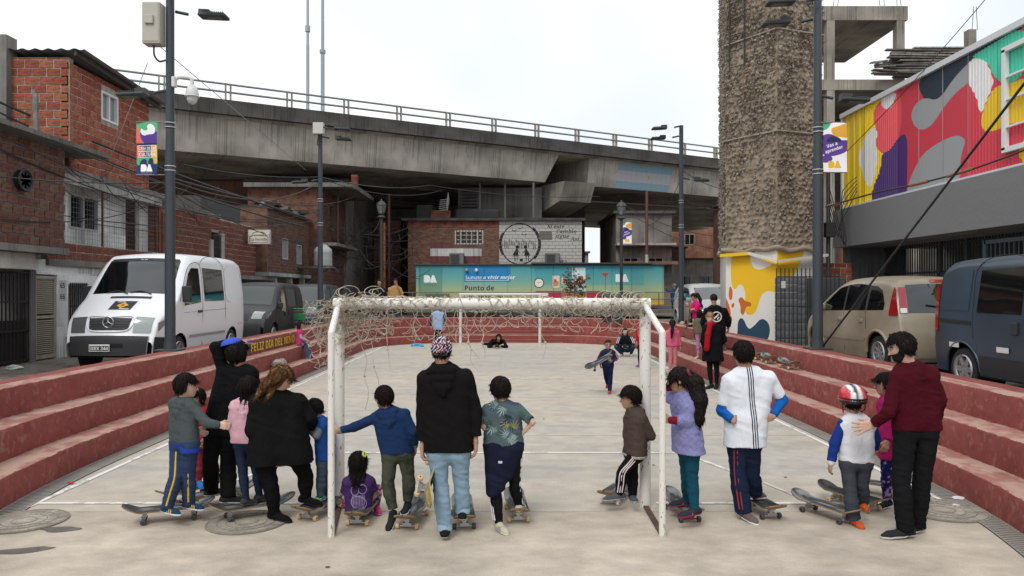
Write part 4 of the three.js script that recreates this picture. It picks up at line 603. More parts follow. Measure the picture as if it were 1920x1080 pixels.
{ // overhead cables on the left, each its own line
  const lines = [[[-14, 7.6, -16], [-6.5, 4.5, -24], 0.25, 0.03], [[-14, 7.55, -16.1], [-6.5, 4.2, -24], 0.45, 0.022], [[-13, 4.9, -13.5], [-6.45, 4.2, -14.2], 0.25, 0.012], [[-13, 4.6, -13.5], [-6.6, 4.6, -26], 0.7, 0.014], [[-12, 4.3, -14], [-9.6, 4.6, -32], 0.5, 0.013], [[-10.2, 5.3, -13], [-10.4, 4.7, -24], 0.3, 0.018], [[-10.1, 5.35, -14], [-10.2, 5.2, -33], 0.6, 0.015], [[-10.2, 3.6, -14], [-10.5, 5, -23], 0.4, 0.012], [[-10, 5.5, -16], [-6.6, 5.0, -26.3], 0.5, 0.013], [[-10.4, 5.2, -20], [-6.42, 4.35, -14.2], 0.3, 0.012],
    [[-6.42, 4.3, -14.2], [-8.2, 7.2, -40], 0.5, 0.016], [[-6.42, 4.25, -14.2], [-6.6, 6.0, -26.3], 0.5, 0.014], [[-10.4, 6.2, -24], [-6.6, 6.15, -26.3], 0.15, 0.02], [[-6.6, 6.15, -26.3], [-4.2, 7.8, -40], 0.25, 0.02], [[-6.6, 6.1, -26.3], [-3.5, 7.7, -41], 0.45, 0.014], [[-4.2, 7.8, -40], [5.4, 7.7, -44], 0.25, 0.02], [[-10.6, 4.8, -24], [-9.4, 6.5, -39], 0.5, 0.016], [[-10.5, 5.2, -24], [-9, 5.2, -44], 0.8, 0.016], [[-9.5, 5.5, -38], [-6.9, 5, -44], 0.6, 0.018], [[-10, 6.4, -36], [-4.5, 5.2, -42], 0.9, 0.014], [[-9.7, 4.6, -40], [-5.5, 4.3, -44], 0.7, 0.02], [[-9.6, 3.9, -40], [-6, 5.6, -45], 0.5, 0.016], [[-6.9, 6.5, -14.3], [-13.5, 4.5, -24], 0.0, 0.008], [[-6.8, 6.95, -14.2], [-10.8, 8.6, -40], 0.0, 0.01],
    [[6.25, 6.5, -26.9], [14, 8.3, -44], 0.4, 0.014], [[6.25, 5.5, -26.9], [13, 7.0, -40], 0.5, 0.014], [[8.1, 6, -43.5], [6.25, 6.2, -26.9], 0.5, 0.012], [[7.2, 7.2, -45], [15, 5.4, -44], 0.7, 0.02], [[8, 6.6, -46], [15, 4.6, -46], 0.6, 0.02]];
  lines.forEach(([a, b, d, r], i) => { const o = mesh('overhead_cable', sag(a, b, d, r), r < 0.0115 ? M(0.35, 0.35, 0.35, 0.6) : M(0.02, 0.02, 0.022, 0.6)); tag(o, i < 24 ? 'thin sagging overhead cable strung between the left houses and lamp posts' : 'thin sagging overhead cable strung under the overpass at right', 'cable', i < 24 ? 'overhead cables at left' : 'overhead cables at right'); });
  const g = []; for (let i = 0; i < 20; i++) { const a = [-10.75 + rr(0, 0.5), rr(4.6, 5.6), -rr(17, 26)], b = [a[0] + rr(-0.1, 0.5), a[1] + rr(-0.7, 0.5), a[2] - rr(0.8, 4)]; g.push(sag(a, b, rr(0.1, 0.6), rr(0.006, 0.011), 10)); }
  for (let i = 0; i < 60; i++) { const a = [rr(-10, -5.2), rr(3.4, 6.4), -rr(39, 44)], b = [a[0] + rr(-2, 2.6), a[1] + rr(-1, 1), a[2] - rr(0, 3)]; g.push(sag(a, b, rr(0.2, 0.9), rr(0.01, 0.018), 10)); }
  tag(mesh('cable_tangle', merge(g), M(0.03, 0.029, 0.03, 0.7)), 'tangle of loose service wires along the left house fronts', 'wires', null, 'stuff');
}

// ---------------------------------------------------------------- netted pylon with painted base
const pyl = [[6.25, -21.4], [7.2, -19.95], [8.62, -20.5], [9.1, -22.4], [7.9, -23.9], [6.6, -23.2]];
{
  const t = thing('netted_pylon', 'massive angular pylon wrapped in dusty netting with dry plant tufts', 'pylon');
  const T_net = tex(512, 512, (u, v) => { const a = fbmT(u, v, 5, 5, 6, 161), b = fbmT(u, v, 40, 40, 3, 167), k = 0.5 + 0.24 * (a - 0.5) + 0.16 * (b - 0.5); return [k * 1.06, k * 0.96, k * 0.84]; }, true, [0.4, 0.4]);
  const nm = new THREE.MeshStandardMaterial({ map: T_net, roughness: 0.97, bumpMap: rep(T.bump, 3, 3), bumpScale: 0.012 });
  const Y0 = 3.22, Y1 = 13.6, n = pyl.length, knobs = [], knob2 = [], tuft = [[], [], []];
  const ico = new THREE.IcosahedronGeometry(1, 1), twig = new THREE.ConeGeometry(0.012, 1, 3, 1, true).translate(0, 0.5, 0);
  for (let f = 0; f < n; f++) {
    const a = pyl[f], b = pyl[(f + 1) % n], dx = b[0] - a[0], dz = b[1] - a[1], L = Math.hypot(dx, dz), ux = dx / L, uz = dz / L, nx = -uz, nz = ux, fine = f < 2 || f === 5, st = fine ? 0.035 : 0.2;
    const nu = Math.ceil(L / st), nv = Math.ceil((Y1 - Y0) / st), g = new THREE.PlaneGeometry(1, 1, nu, nv), p = g.attributes.position, uv = g.attributes.uv;
    for (let i = 0; i < p.count; i++) {
      const u = (p.getX(i) + 0.5) * L, y = Y0 + (p.getY(i) + 0.5) * (Y1 - Y0), e = Math.min(1, Math.min(u, L - u) / 0.08);
      const row = y / 0.155, col = u / 0.17 + (Math.floor(row) % 2) * 0.5, ci = Math.floor(col), ri = Math.floor(row), on = hash3(ci, ri, f) > 0.22, cx = col - ci - 0.5, cy = row - ri - 0.5 + 0.3 * (hash3(ci, ri, 9) - 0.5), pk = on ? Math.max(0, 1 - 5 * (cx * cx * 1.1 + cy * cy * 2)) : 0;
      const d = e * (0.05 * pk + 0.08 * (fbm3(u * 1.3, y * 1.3, f * 9, 3) - 0.5) + 0.035 * (noise3(u * 14, y * 14, f) - 0.5)) - (y < Y0 + 0.1 ? 0 : 0);
      p.setXYZ(i, a[0] + ux * u - nx * -d * 1, y, a[1] + uz * u + nz * d); uv.setXY(i, u + f * 1.7, y);
    }
    g.computeVertexNormals(); mesh('netting', g, nm, t);
    if (!fine) continue;
    const place = (u, y, d, geo, arr, s, q) => { const m = new THREE.Matrix4().compose(new THREE.Vector3(a[0] + ux * u + nx * d, y, a[1] + uz * u + nz * d), q, s); arr.push(geo.clone().applyMatrix4(m)); };
    for (let k = 0; k < L * 420; k++) {
      const u = rr(0.03, L - 0.03), y = rr(Y0 + 0.05, Y1 - 1.5), q = new THREE.Quaternion().setFromEuler(new THREE.Euler(rr(0, 3), rr(0, 3), rr(0, 3))), s = rr(0.018, 0.042); place(u, y, 0.035, ico, k % 3 ? knobs : knob2, new THREE.Vector3(s * 1.3, s * 0.8, s), q);
    }
    for (let k = 0; k < L * 1300; k++) {
      const u = rr(0, L), y = rr(Y0 + 0.3, Y1 - 1.5), dens = step(0.46, 0.66, fbm3(u * 1.1 + f * 7, y * 0.8 + 3, 1.5 * f, 3)) * step(3.6, 5.4, y) + (f === 1 && u < 0.5 ? 0.35 * step(4, 5.5, y) : 0) + (f === 0 && u < 0.15 ? 0.5 * step(5, 6.5, y) : 0);
      if (rnd() > dens) continue;
      for (let i = 0; i < 3; i++) place(u + rr(-0.05, 0.05), y + rr(-0.05, 0.05), 0.02, twig, tuft[(k + i) % 3], new THREE.Vector3(1, rr(0.08, 0.2), 1), new THREE.Quaternion().setFromEuler(new THREE.Euler(rr(-1.4, 1.4) + nz * 1.2, rr(0, 6), rr(-1.4, 1.4) - nx * 1.2)));
    }
  }
  tag(mesh('plant_pockets', merge(knobs), grainM(0.24, 0.21, 0.17), t), null, null, null, 'stuff'); tag(mesh('pocket_rims', merge(knob2), grainM(0.3, 0.27, 0.22), t), null, null, null, 'stuff');
  tuft.forEach((l, i) => tag(mesh('dry_tufts', merge(l), M(...[[0.17, 0.125, 0.098], [0.22, 0.17, 0.13], [0.13, 0.098, 0.078]][i], 0.95), t), null, null, null, 'stuff'));
  const c = [7.6, -21.9], outP = (p, d) => { const v = [p[0] - c[0], p[1] - c[1]], L = Math.hypot(...v); return [p[0] + v[0] / L * d, p[1] + v[1] / L * d]; };
  for (const y of [6.42, 9.15]) mesh('tie_band', merge(pyl.map((p, i) => { const q = outP(p, 0.05), r = outP(pyl[(i + 1) % 6], 0.05); return rod([q[0], y, q[1]], [r[0], y, r[1]], 0.026, 0.026, 6); })), grainM(0.3, 0.27, 0.23), t);
  const hemP = []; for (let f = 0; f < 3; f++) { const a = outP(pyl[(f + 5) % 6], 0.06), b = outP(pyl[(f + 6) % 6], 0.06); for (let k = 0; k < 5; k++) hemP.push([mix(a[0], b[0], k / 5), 3.26 + 0.05 * Math.sin(k * 2.1 + f) , mix(a[1], b[1], k / 5)]); } mesh('net_hem', tube(hemP, 0.07, 60, 7), nm, t);
  for (const [px, k] of [[0.12, 0], [0.42, 1]]) { const a = pyl[0], b = pyl[1], x = mix(a[0], b[0], px) - 0.08, z = mix(a[1], b[1], px) + 0.06; mesh('ladder_rail', rod([x, 8.4, z], [x, 13.6, z], 0.02), blackIron, t); } for (let i = 0; i < 10; i++) { const a = pyl[0], b = pyl[1], P = (k, y) => [mix(a[0], b[0], k) - 0.08, y, mix(a[1], b[1], k) + 0.06]; mesh('ladder_rung', rod(P(0.12, 8.45 + i * 0.45), P(0.42, 8.45 + i * 0.45), 0.012), blackIron, t); }
  // painted pedestal
  const face = (i, map, y0, y1) => { const a = pyl[i], b = pyl[(i + 1) % 6], g = new THREE.PlaneGeometry(1, y1 - y0).translate(0.5, (y0 + y1) / 2, 0), p = g.attributes.position; for (let k = 0; k < 4; k++) { const u = p.getX(k); p.setXYZ(k, mix(a[0], b[0], u), p.getY(k), mix(a[1], b[1], u)); } g.computeVertexNormals(); return g; };
  const T_ped = canvasTex(512, 680, (c, w, h) => {                      // painted from px 1365..1460 x 478..640
    c.fillStyle = '#d9d6cf'; c.fillRect(0, 0, w, h); const P = (x, y) => [(x - 1365) / 95 * w, (y - 478) / 165 * h], S = (l, col) => blobPath(c, l.map(([x, y]) => P(x, y)), col);
    S([[1376, 470], [1410, 470], [1412, 500], [1424, 512], [1450, 505], [1470, 480], [1475, 560], [1450, 545], [1432, 550], [1424, 580], [1414, 590], [1400, 585], [1404, 545], [1392, 532], [1382, 548], [1374, 530]], '#e3b51c');
    S([[1360, 555], [1367, 560], [1376, 585], [1372, 600], [1360, 612]], '#c05f26'); S([[1372, 535], [1379, 545], [1377, 565], [1370, 560]], '#c05f26'); S([[1388, 562], [1396, 556], [1402, 565], [1414, 566], [1413, 575], [1404, 572], [1400, 590], [1393, 586], [1394, 572]], '#c05f26'); S([[1376, 570], [1382, 567], [1381, 576], [1376, 577]], '#c05f26'); S([[1365, 592], [1378, 590], [1376, 606], [1365, 612]], '#c05f26');
    S([[1380, 632], [1388, 625], [1388, 598], [1398, 592], [1408, 615], [1420, 606], [1432, 592], [1446, 600], [1448, 620], [1436, 642], [1405, 636]], '#1f4258');
    for (let i = 0; i < 2200; i++) { c.fillStyle = `rgba(90,75,60,${0.02 + (i % 6) * 0.008})`; c.fillRect((i * 733) % w, (i * 389) % h, 1 + i % 4, 1 + i % 7); }
  });
  const T_ped2 = canvasTex(256, 512, (c, w, h) => { c.fillStyle = '#cfcdc8'; c.fillRect(0, 0, w, h); blobPath(c, [[-30, -30], [170, -30], [120, 90], [60, 190], [-30, 170]], '#e3b51c'); blobPath(c, [[200, 60], [270, 60], [270, 200], [210, 190]], '#2f8f80'); });
  const pm = new THREE.MeshStandardMaterial({ map: T_ped, roughness: 0.8 }), pm2 = new THREE.MeshStandardMaterial({ map: T_ped2, roughness: 0.8 }), pm3 = stainM(0.5, 0.49, 0.47);
  for (let i = 0; i < 6; i++) mesh('pedestal_face', face(i, 0, 0.6, 3.24), i === 0 ? pm : i === 1 ? pm2 : pm3, t);
  const yel = M(0.72, 0.47, 0.02, 0.6), o0 = outP(pyl[0], 0.16), o1 = outP(pyl[1], 0.16), o2 = outP(pyl[2], 0.16), mid = [mix(o0[0], o1[0], 0.5), mix(o0[1], o1[1], 0.5)];
  mesh('ledge', bar([o0[0], 3.15, o0[1]], [mid[0], 3.17, mid[1]], 0.1, 0.09), yel, t); mesh('gutter', bar([mid[0], 3.18, mid[1]], [o1[0], 2.92, o1[1]], 0.1, 0.07), M(0.6, 0.58, 0.54, 0.6), t); mesh('gutter', bar([o1[0], 2.92, o1[1]], [o2[0], 3.12, o2[1]], 0.1, 0.07), M(0.6, 0.58, 0.54, 0.6), t); mesh('ledge', merge(bar([mix(mid[0], o1[0], 0.55), 3.0, mix(mid[1], o1[1], 0.55)], [o1[0], 2.87, o1[1]], 0.12, 0.05), bar([o1[0], 2.87, o1[1]], [mix(o1[0], o2[0], 0.3), 2.95, mix(o1[1], o2[1], 0.3)], 0.12, 0.05)), yel, t);
}
{ // iron fence and cabinets beside the pylon
  const t = thing('iron_fence', 'black iron bar fence between the pylon base and the champagne minivan', 'fence');
  const x0 = 6.804, x1 = 8.383;
  for (let i = 0; i <= 15; i++) { const x = mix(x0, x1, i / 15); mesh('bar', rod([x, 0.7, -18.9], [x, 2.72, -18.9], 0.014, 0.014, 6), blackIron, t); } for (const y of [0.95, 1.75, 2.5]) mesh('rail', bar([x0, y, -18.9], [x1, y, -18.9], 0.03, 0.03), blackIron, t);
  mesh('meter', rbx(0.1, 0.18, 0.06, 0.01, x0 + 0.16, 2.3, -18.87), M(0.5, 0.5, 0.48, 0.5), t);
  const c = thing('steel_cabinet', 'large grey steel cabinet behind the iron fence', 'cabinet', [8.245, 0.74, -19.6]); mesh('case', rbx(1.05, 1.75, 0.55, 0.03, 0, 0.87, 0), M(0.05, 0.055, 0.06, 0.5), c); mesh('door', rbx(0.46, 1.6, 0.02, 0.008, -0.26, 0.87, 0.285), M(0.055, 0.06, 0.066, 0.5), c); mesh('door', rbx(0.46, 1.6, 0.02, 0.008, 0.26, 0.87, 0.285), M(0.055, 0.06, 0.066, 0.5), c);
  const b = thing('block_wall', 'grey concrete block wall behind the iron fence', 'wall', [7.0, 0.74, -19.3]); const bm = stainM(0.16, 0.17, 0.18); for (let r = 0; r < 9; r++) for (let k = 0; k < 2; k++) mesh('block', rbx(0.38, 0.185, 0.16, 0.008, 0.12 + k * 0.39 , 0.1 + r * 0.195, 0), bm, b);
  const w = thing('brick_wall', 'low orange brick wall behind the steel cabinet', 'wall'); brickWall(w, [8.75, 0.75, -21.6], 0, 1.2, 2.2, { mats: brickOrange });
  const p = thing('service_pole', 'slim grey service pole with meter box behind the fence', 'pole', [9.015, 0.75, -21]); mesh('shaft', rod([0, 0, 0], [0, 5.6, 0], 0.06, 0.05, 10), postM, p); mesh('meter_box', rbx(0.26, 0.42, 0.2, 0.02, -0.02, 3.1, 0.13), M(0.02, 0.02, 0.022, 0.5), p); for (let i = 0; i < 5; i++) mesh('wire', tube([[0, 3.5 + i * 0.2, 0.05], [0.15 + i * 0.08, 3.0 - i * 0.1, 0.1], [0.4, 3.4 + i * 0.2, 0], [0.8, 4.2 + i * 0.1, 0]], 0.012, 14, 5), darkM, p);
}
// ---------------------------------------------------------------- unfinished concrete frame building with timber stack
{
  const t = thing('unfinished_building', 'unfinished concrete frame building with bare columns and slabs', 'building'), Z = -32, cm = stainM(0.24, 0.215, 0.18), dk = stainM(0.13, 0.115, 0.1);
  const x0 = 12.6, x1 = 17.15; mesh('roof_slab', b2(x0, x1, 13.75, 14.35, Z - 6, Z), cm, t); mesh('floor_slab', b2(x0, 22, 10.75, 11.2, Z - 6.5, Z), cm, t); mesh('floor_slab', b2(x0, 22, 7.6, 7.95, Z - 6.5, Z), dk, t);
  for (const [x, z, y0, y1] of [[13.85, Z - 0.18, 0.7, 13.75], [16.85, Z - 0.18, 11.2, 13.75], [15.1, Z - 5.7, 11.2, 13.75], [13.6, Z - 5.7, 0.7, 10.75], [17.5, Z - 0.2, 0.7, 10.75], [12.8, Z - 5.7, 11.2, 13.75], [20.0, Z - 0.3, 11.2, 13.4]]) mesh('column', b2(x - 0.17, x + 0.17, y0, y1, z - 0.17, z + 0.17), cm, t);
  mesh('brace', bar([15.2, 13.0, Z - 5.4], [16.5, 11.2, Z - 5.2], 0.1, 0.06), cm, t); mesh('infill_wall', b2(x0, 22, 0.7, 10.7, Z - 5.6, Z - 5.4), dk, t); mesh('infill_wall', b2(14.4, 17, 0.7, 5.2, Z - 0.4, Z - 0.2), brickOrange[1], t);
  for (let i = 0; i < 10; i++) { const x = [13.3, 14.0, 16.0, 16.7, 19.9, 20.1][i % 6] + (i * 0.03), y = x > 19 ? 13.4 : 14.35; mesh('rebar', rod([x, y, Z - 0.2], [x + 0.08 * Math.sin(i * 2), y + 0.5 + (x > 19 ? 0.5 : 0), Z - 0.2], 0.014, 0.014, 4), rustM, t); }
  const s = thing('timber_stack', 'untidy stack of grey planks on the unfinished building', 'timber', [17.6, 11.22, -31.5]); const wm = [grainM(0.17, 0.15, 0.13), grainM(0.11, 0.1, 0.09), grainM(0.23, 0.21, 0.185)];
  for (let r = 0; r < 11; r++) for (let k = 0; k < 3; k++) { const e = r * 0.12; mesh('plank', bx(rr(2.8, 4.2), 0.06, 0.2, rr(-0.3, 0.7) + e * 0.3, 0.05 + r * 0.105, -0.4 + k * 0.3, rr(-0.05, 0.05), 0, rr(-0.02, 0.02)), wm[(r + k * 2) % 3], s); } for (let k = 0; k < 6; k++) mesh('plank', bx(rr(0.5, 1.2), 0.06, 0.2, -1.9 + rr(-0.3, 0.3), 0.06 + k * 0.09, rr(-0.3, 0.3), rr(-0.4, 0.4), 0, rr(-0.2, 0.2)), wm[k % 3], s);
}
// ---------------------------------------------------------------- mural hall
{
  const t = thing('mural_hall', 'grey hall with bright abstract mural on corrugated upper wall', 'building'), X = 10, ZF = 22.25, ZN = 8.5, Y0 = 4.62, Y1 = 7.28, W = ZF - ZN;
  const T_mur = canvasTex(2048, 512, (c, w, h) => {
    const P = ([z, y]) => [(ZF - z) / W * w, (Y1 - y) / (Y1 - Y0) * h], S = (l, col) => blobPath(c, l.map(P), col), R = (l, col) => { c.fillStyle = col; c.beginPath(); l.map(P).forEach(([x, y], i) => i ? c.lineTo(x, y) : c.moveTo(x, y)); c.fill(); };
    c.fillStyle = '#efcd18'; c.fillRect(0, 0, w, h);
    R([[19.152, 7.28], [14.315, 7.416], [14.315, 4.451], [19.152, 4.517]], '#cb3c4c'); R([[19.635, 7.269], [19.126, 7.273], [19.126, 4.513], [20.057, 4.586]], '#e5575f');
    S([[20.349, 7.092], [20.057, 7.236], [18.97, 7.367], [18.97, 6.147], [19.444, 5.761], [19.915, 5.777], [20.349, 6.147], [20.202, 6.479], [20.408, 6.815]], '#e5575f');
    S([[19.915, 7.342], [19.152, 7.307], [19.364, 6.922], [19.718, 6.911], [20, 7.15]], '#dcdcda'); S([[20.408, 6.669], [20.115, 6.389], [20.29, 6.208], [20.115, 5.67], [20.498, 4.932], [20.802, 5.122], [21.341, 5.885], [21.021, 6.354]], '#dcdcda');
    S([[20.528, 4.687], [20.349, 5.057], [20, 5.364], [19.915, 5.848], [19.553, 5.781], [18.97, 6.147], [18.667, 6.017], [18.692, 5.154], [18.717, 4.356], [20.468, 4.445]], '#4a2c6e'); S([[18.742, 4.359], [18.667, 4.817], [18.182, 5.332], [17.766, 5.513], [17.115, 5.61], [16.607, 5.626], [16.279, 5.441], [16.413, 5.257], [16.509, 4.98], [16.471, 4.562], [17.544, 4.406]], '#9a9d9f');
    S([[18.229, 7.293], [17.327, 7.348], [16.204, 7.358], [15.945, 7.674], [14.463, 7.574], [14.315, 7.211], [15.419, 7.216], [16.204, 7.069], [16.908, 6.739], [17.654, 6.526], [18.041, 6.854]], '#233040');
    S([[18.568, 6.46], [18.349, 6.737], [17.88, 6.786], [17.327, 6.544], [16.807, 6.892], [16.166, 7.115], [15.945, 7.104], [16.166, 6.653], [16.607, 6.598], [17.115, 6.368], [17.654, 5.996], [18.229, 6.056]], '#9a9d9f');
    S([[16.204, 7.162], [15.677, 7.077], [15.419, 6.665], [15.334, 6.389], [15.59, 6.103], [15.766, 5.81], [15.909, 6.298], [16.204, 6.629]], '#dededd'); S([[16.166, 7.196], [15.59, 7.217], [14.315, 7.314], [14.315, 6.393], [14.846, 6.233], [15.119, 6.362], [15.385, 6.601], [15.556, 6.961]], '#45c4a4');
    S([[15.766, 5.754], [15.59, 6.103], [15.284, 6.353], [14.846, 6.254], [14.315, 6.291], [14.315, 5.371], [14.846, 5.49], [15.251, 5.418], [15.677, 5.476]], '#e0bb1c'); S([[14.69, 4.721], [14.388, 5.182], [13.889, 4.779], [13.889, 4.382]], '#e0bb1c');
    for (let i = 0; i < 3000; i++) { c.fillStyle = `rgba(60,50,45,${0.012 + (i % 6) * 0.005})`; c.fillRect((i * 733) % w, (i * 389) % h, 1 + i % 3, 4 + i % 40); }
  });
  const mm = new THREE.MeshStandardMaterial({ map: T_mur, roughness: 0.55, side: THREE.DoubleSide });
  const cuts = [22.25, 21.6, 20.9, 20.05, 19.15, 18.15, 17.15, 16.2, 15.2, 14.2, 13.2, 12.2, 11.2, 10.2, 9.2, 8.5];
  for (let i = 0; i + 1 < cuts.length; i++) {
    const a = cuts[i] - 0.004, b = cuts[i + 1] + 0.004, corr = a > 19.2 || a < 16.3, n = corr ? 60 : 2, g = new THREE.PlaneGeometry(1, Y1 - Y0, n, 1), p = g.attributes.position, uv = g.attributes.uv;
    for (let k = 0; k < p.count; k++) { const z = mix(a, b, p.getX(k) + 0.5), y = (Y0 + Y1) / 2 + p.getY(k), q = ((z / (a > 21 ? 0.35 : 0.105)) % 1 + 1) % 1, d = corr ? 0.022 * (q < 0.45 ? 0 : q < 0.5 ? (q - 0.45) / 0.05 : q < 0.95 ? 1 : (1 - q) / 0.05) : 0.0; p.setXYZ(k, X - d - (corr ? 0.002 : (i % 2) * 0.004), y, -z); uv.setXY(k, (ZF - z) / W, (y - Y0) / (Y1 - Y0)); }
    mesh(corr ? 'corrugated_panel' : 'flat_panel', flatN(g), mm, t); if (!corr) mesh('panel_joint', b2(X - 0.012, X - 0.004, Y0, Y1, -b - 0.01, -b + 0.01), M(0.35, 0.3, 0.3, 0.7), t);
  }
  function flatN(g) { const r = g.toNonIndexed(); r.computeVertexNormals(); return r; }
  const gray = M(0.185, 0.186, 0.19, 0.9, { bumpMap: T.bump, bumpScale: 0.004 }), tr = M(0.62, 0.64, 0.66, 0.5), dg = M(0.03, 0.042, 0.045, 0.5);
  mesh('core', b2(X + 0.03, 16, 3.4, Y1 + 0.02, -ZF + 0.02, -ZN), gray, t); mesh('roof_trim', b2(X - 0.09, X + 0.2, Y1, Y1 + 0.13, -ZF - 0.06, -ZN), tr, t); mesh('sill_trim', b2(X - 0.07, X + 0.1, Y0 - 0.1, Y0, -ZF - 0.04, -ZN), tr, t); mesh('corner_trim', b2(X - 0.06, X + 0.03, Y0, Y1, -ZF - 0.05, -ZF + 0.04), tr, t);
  mesh('fascia', b2(X - 0.3, X + 0.5, 3.42, Y0 - 0.1, -ZF - 0.02, -ZN), gray, t); mesh('end_pier', b2(X - 0.02, X + 1.6, 0.7, 3.42, -ZF, -ZF + 0.5), stainM(0.1, 0.1, 0.1), t); mesh('back_wall', b2(13, 13.2, 0.7, 3.45, -ZF, -ZN), stainM(0.2, 0.2, 0.2), t); mesh('door_panel', b2(12.9, 12.99, 0.75, 2.7, -18.6, -17.6), M(0.12, 0.12, 0.12, 0.7), t);
  for (let z = 21.6; z > 9; z -= 0.115) mesh('gate_bar', b2(X + 0.95, X + 0.975, 0.75, 3.4, -z - 0.011, -z + 0.011), dg, t); for (const y of [0.85, 2.6, 3.3]) mesh('gate_rail', b2(X + 0.94, X + 0.985, y, y + 0.05, -21.7, -9), dg, t); for (const z of [18.9, 17.8]) mesh('gate_post', b2(X + 0.91, X + 1.0, 0.75, 3.4, -z - 0.05, -z + 0.05), M(0.05, 0.065, 0.07, 0.5), t); mesh('gate_lintel', b2(X + 0.91, X + 1.0, 2.5, 2.6, -18.9, -17.8), M(0.05, 0.065, 0.07, 0.5), t);
  const sg = M(0.05, 0.07, 0.08, 0.5); for (const [y0, y1] of [[3.12, 3.2], [2.4, 2.45]]) mesh('shutter_rail', b2(X - 0.05, X, y0, y1, -15.6, -9), sg, t); mesh('shutter_post', b2(X - 0.05, X, 2.2, 3.2, -15.65, -15.55), sg, t); for (let z = 15.4; z > 9; z -= 0.14) mesh('shutter_bar', b2(X - 0.04, X - 0.02, 2.3, 3.15, -z - 0.01, -z + 0.01), sg, t);
  const wf = mesh('window', merge(b2(X - 0.12, X - 0.03, 4.95, 6.95, -14.95, -14.85), b2(X - 0.12, X - 0.03, 4.95, 6.95, -12.1, -12), b2(X - 0.12, X - 0.03, 6.9, 7.0, -14.95, -12), b2(X - 0.12, X - 0.03, 4.9, 5.0, -14.95, -12)), M(0.7, 0.72, 0.72, 0.5), t); for (const y of [5.4, 5.95, 6.4]) mesh('glazing_bar', b2(X - 0.1, X - 0.05, y - 0.02, y + 0.02, -14.85, -12.1), M(0.7, 0.72, 0.72, 0.5), wf);
}
{ // stay wire and insulated lines at right
  const a = mesh('stay_wire', rod([6.14, 1.1, -14.5], [6.4, 5.25, -8.4], 0.018, 0.018, 6), M(0.015, 0.015, 0.016, 0.5)); tag(a, 'black stay wire rising from the right lamp post foot', 'wire');
  const b = thing('insulated_line', 'black overhead line with two orange insulator sleeves before the mural hall', 'cable'), P = [[6.386, 3.832, -15], [6.88, 3.98, -14], [7.248, 4.04, -13.3], [7.75, 4.177, -12.5], [8.103, 4.362, -11.6]];
  mesh('line', tube(P, 0.016, 40, 6), M(0.015, 0.015, 0.016, 0.5), b); for (const [p, q] of [[[7.216, 4.033, -13.38], [7.373, 4.068, -13.1]], [[7.554, 4.114, -12.85], [7.77, 4.188, -12.46]], [[6.416, 3.85, -14.97], [6.552, 3.861, -14.7]]]) mesh('sleeve', rod(p, q, 0.028, 0.028, 8), M(0.2, 0.075, 0.04, 0.6), b);
  tag(mesh('overhead_wire', sag([9, 5.793, -20], [10.606, 8.836, -16], 0.1, 0.01)), 'thin black wire crossing above the mural hall corner', 'cable').material = M(0.02, 0.02, 0.02, 0.6);
}

// ---------------------------------------------------------------- vehicles: lofted shells with patches for glass and lamps
const paintM = (r, g, b, dust = 0.3, rough = 0.35) => { const m = new THREE.MeshPhysicalMaterial({ roughness: rough + dust * 0.3, clearcoat: 0.6 * (1 - dust), clearcoatRoughness: 0.2 + dust * 0.3, ...(dust < 0.18 ? {} : { map: T.dirt }) }); if (dust < 0.18) m.color.setRGB(r, g, b); else m.color.setRGB(r * 1.55, g * 1.6, b * 1.75); return m; };
const plasticM = M(0.022, 0.023, 0.025, 0.65), chromeM = metalM(0.6, 0.6, 0.6, 0.25, 0.9), lampM = new THREE.MeshPhysicalMaterial({ color: 0x9a9d9c, roughness: 0.12, clearcoat: 1, metalness: 0.35 }), redLampM = new THREE.MeshPhysicalMaterial({ color: 0x8a0d10, roughness: 0.12, clearcoat: 1 }), seamM = M(0.01, 0.01, 0.01, 0.8);
const autoGlass = new THREE.MeshPhysicalMaterial({ color: 0x0c0f11, roughness: 0.05, ior: 1.55, clearcoat: 1, clearcoatRoughness: 0.03 });
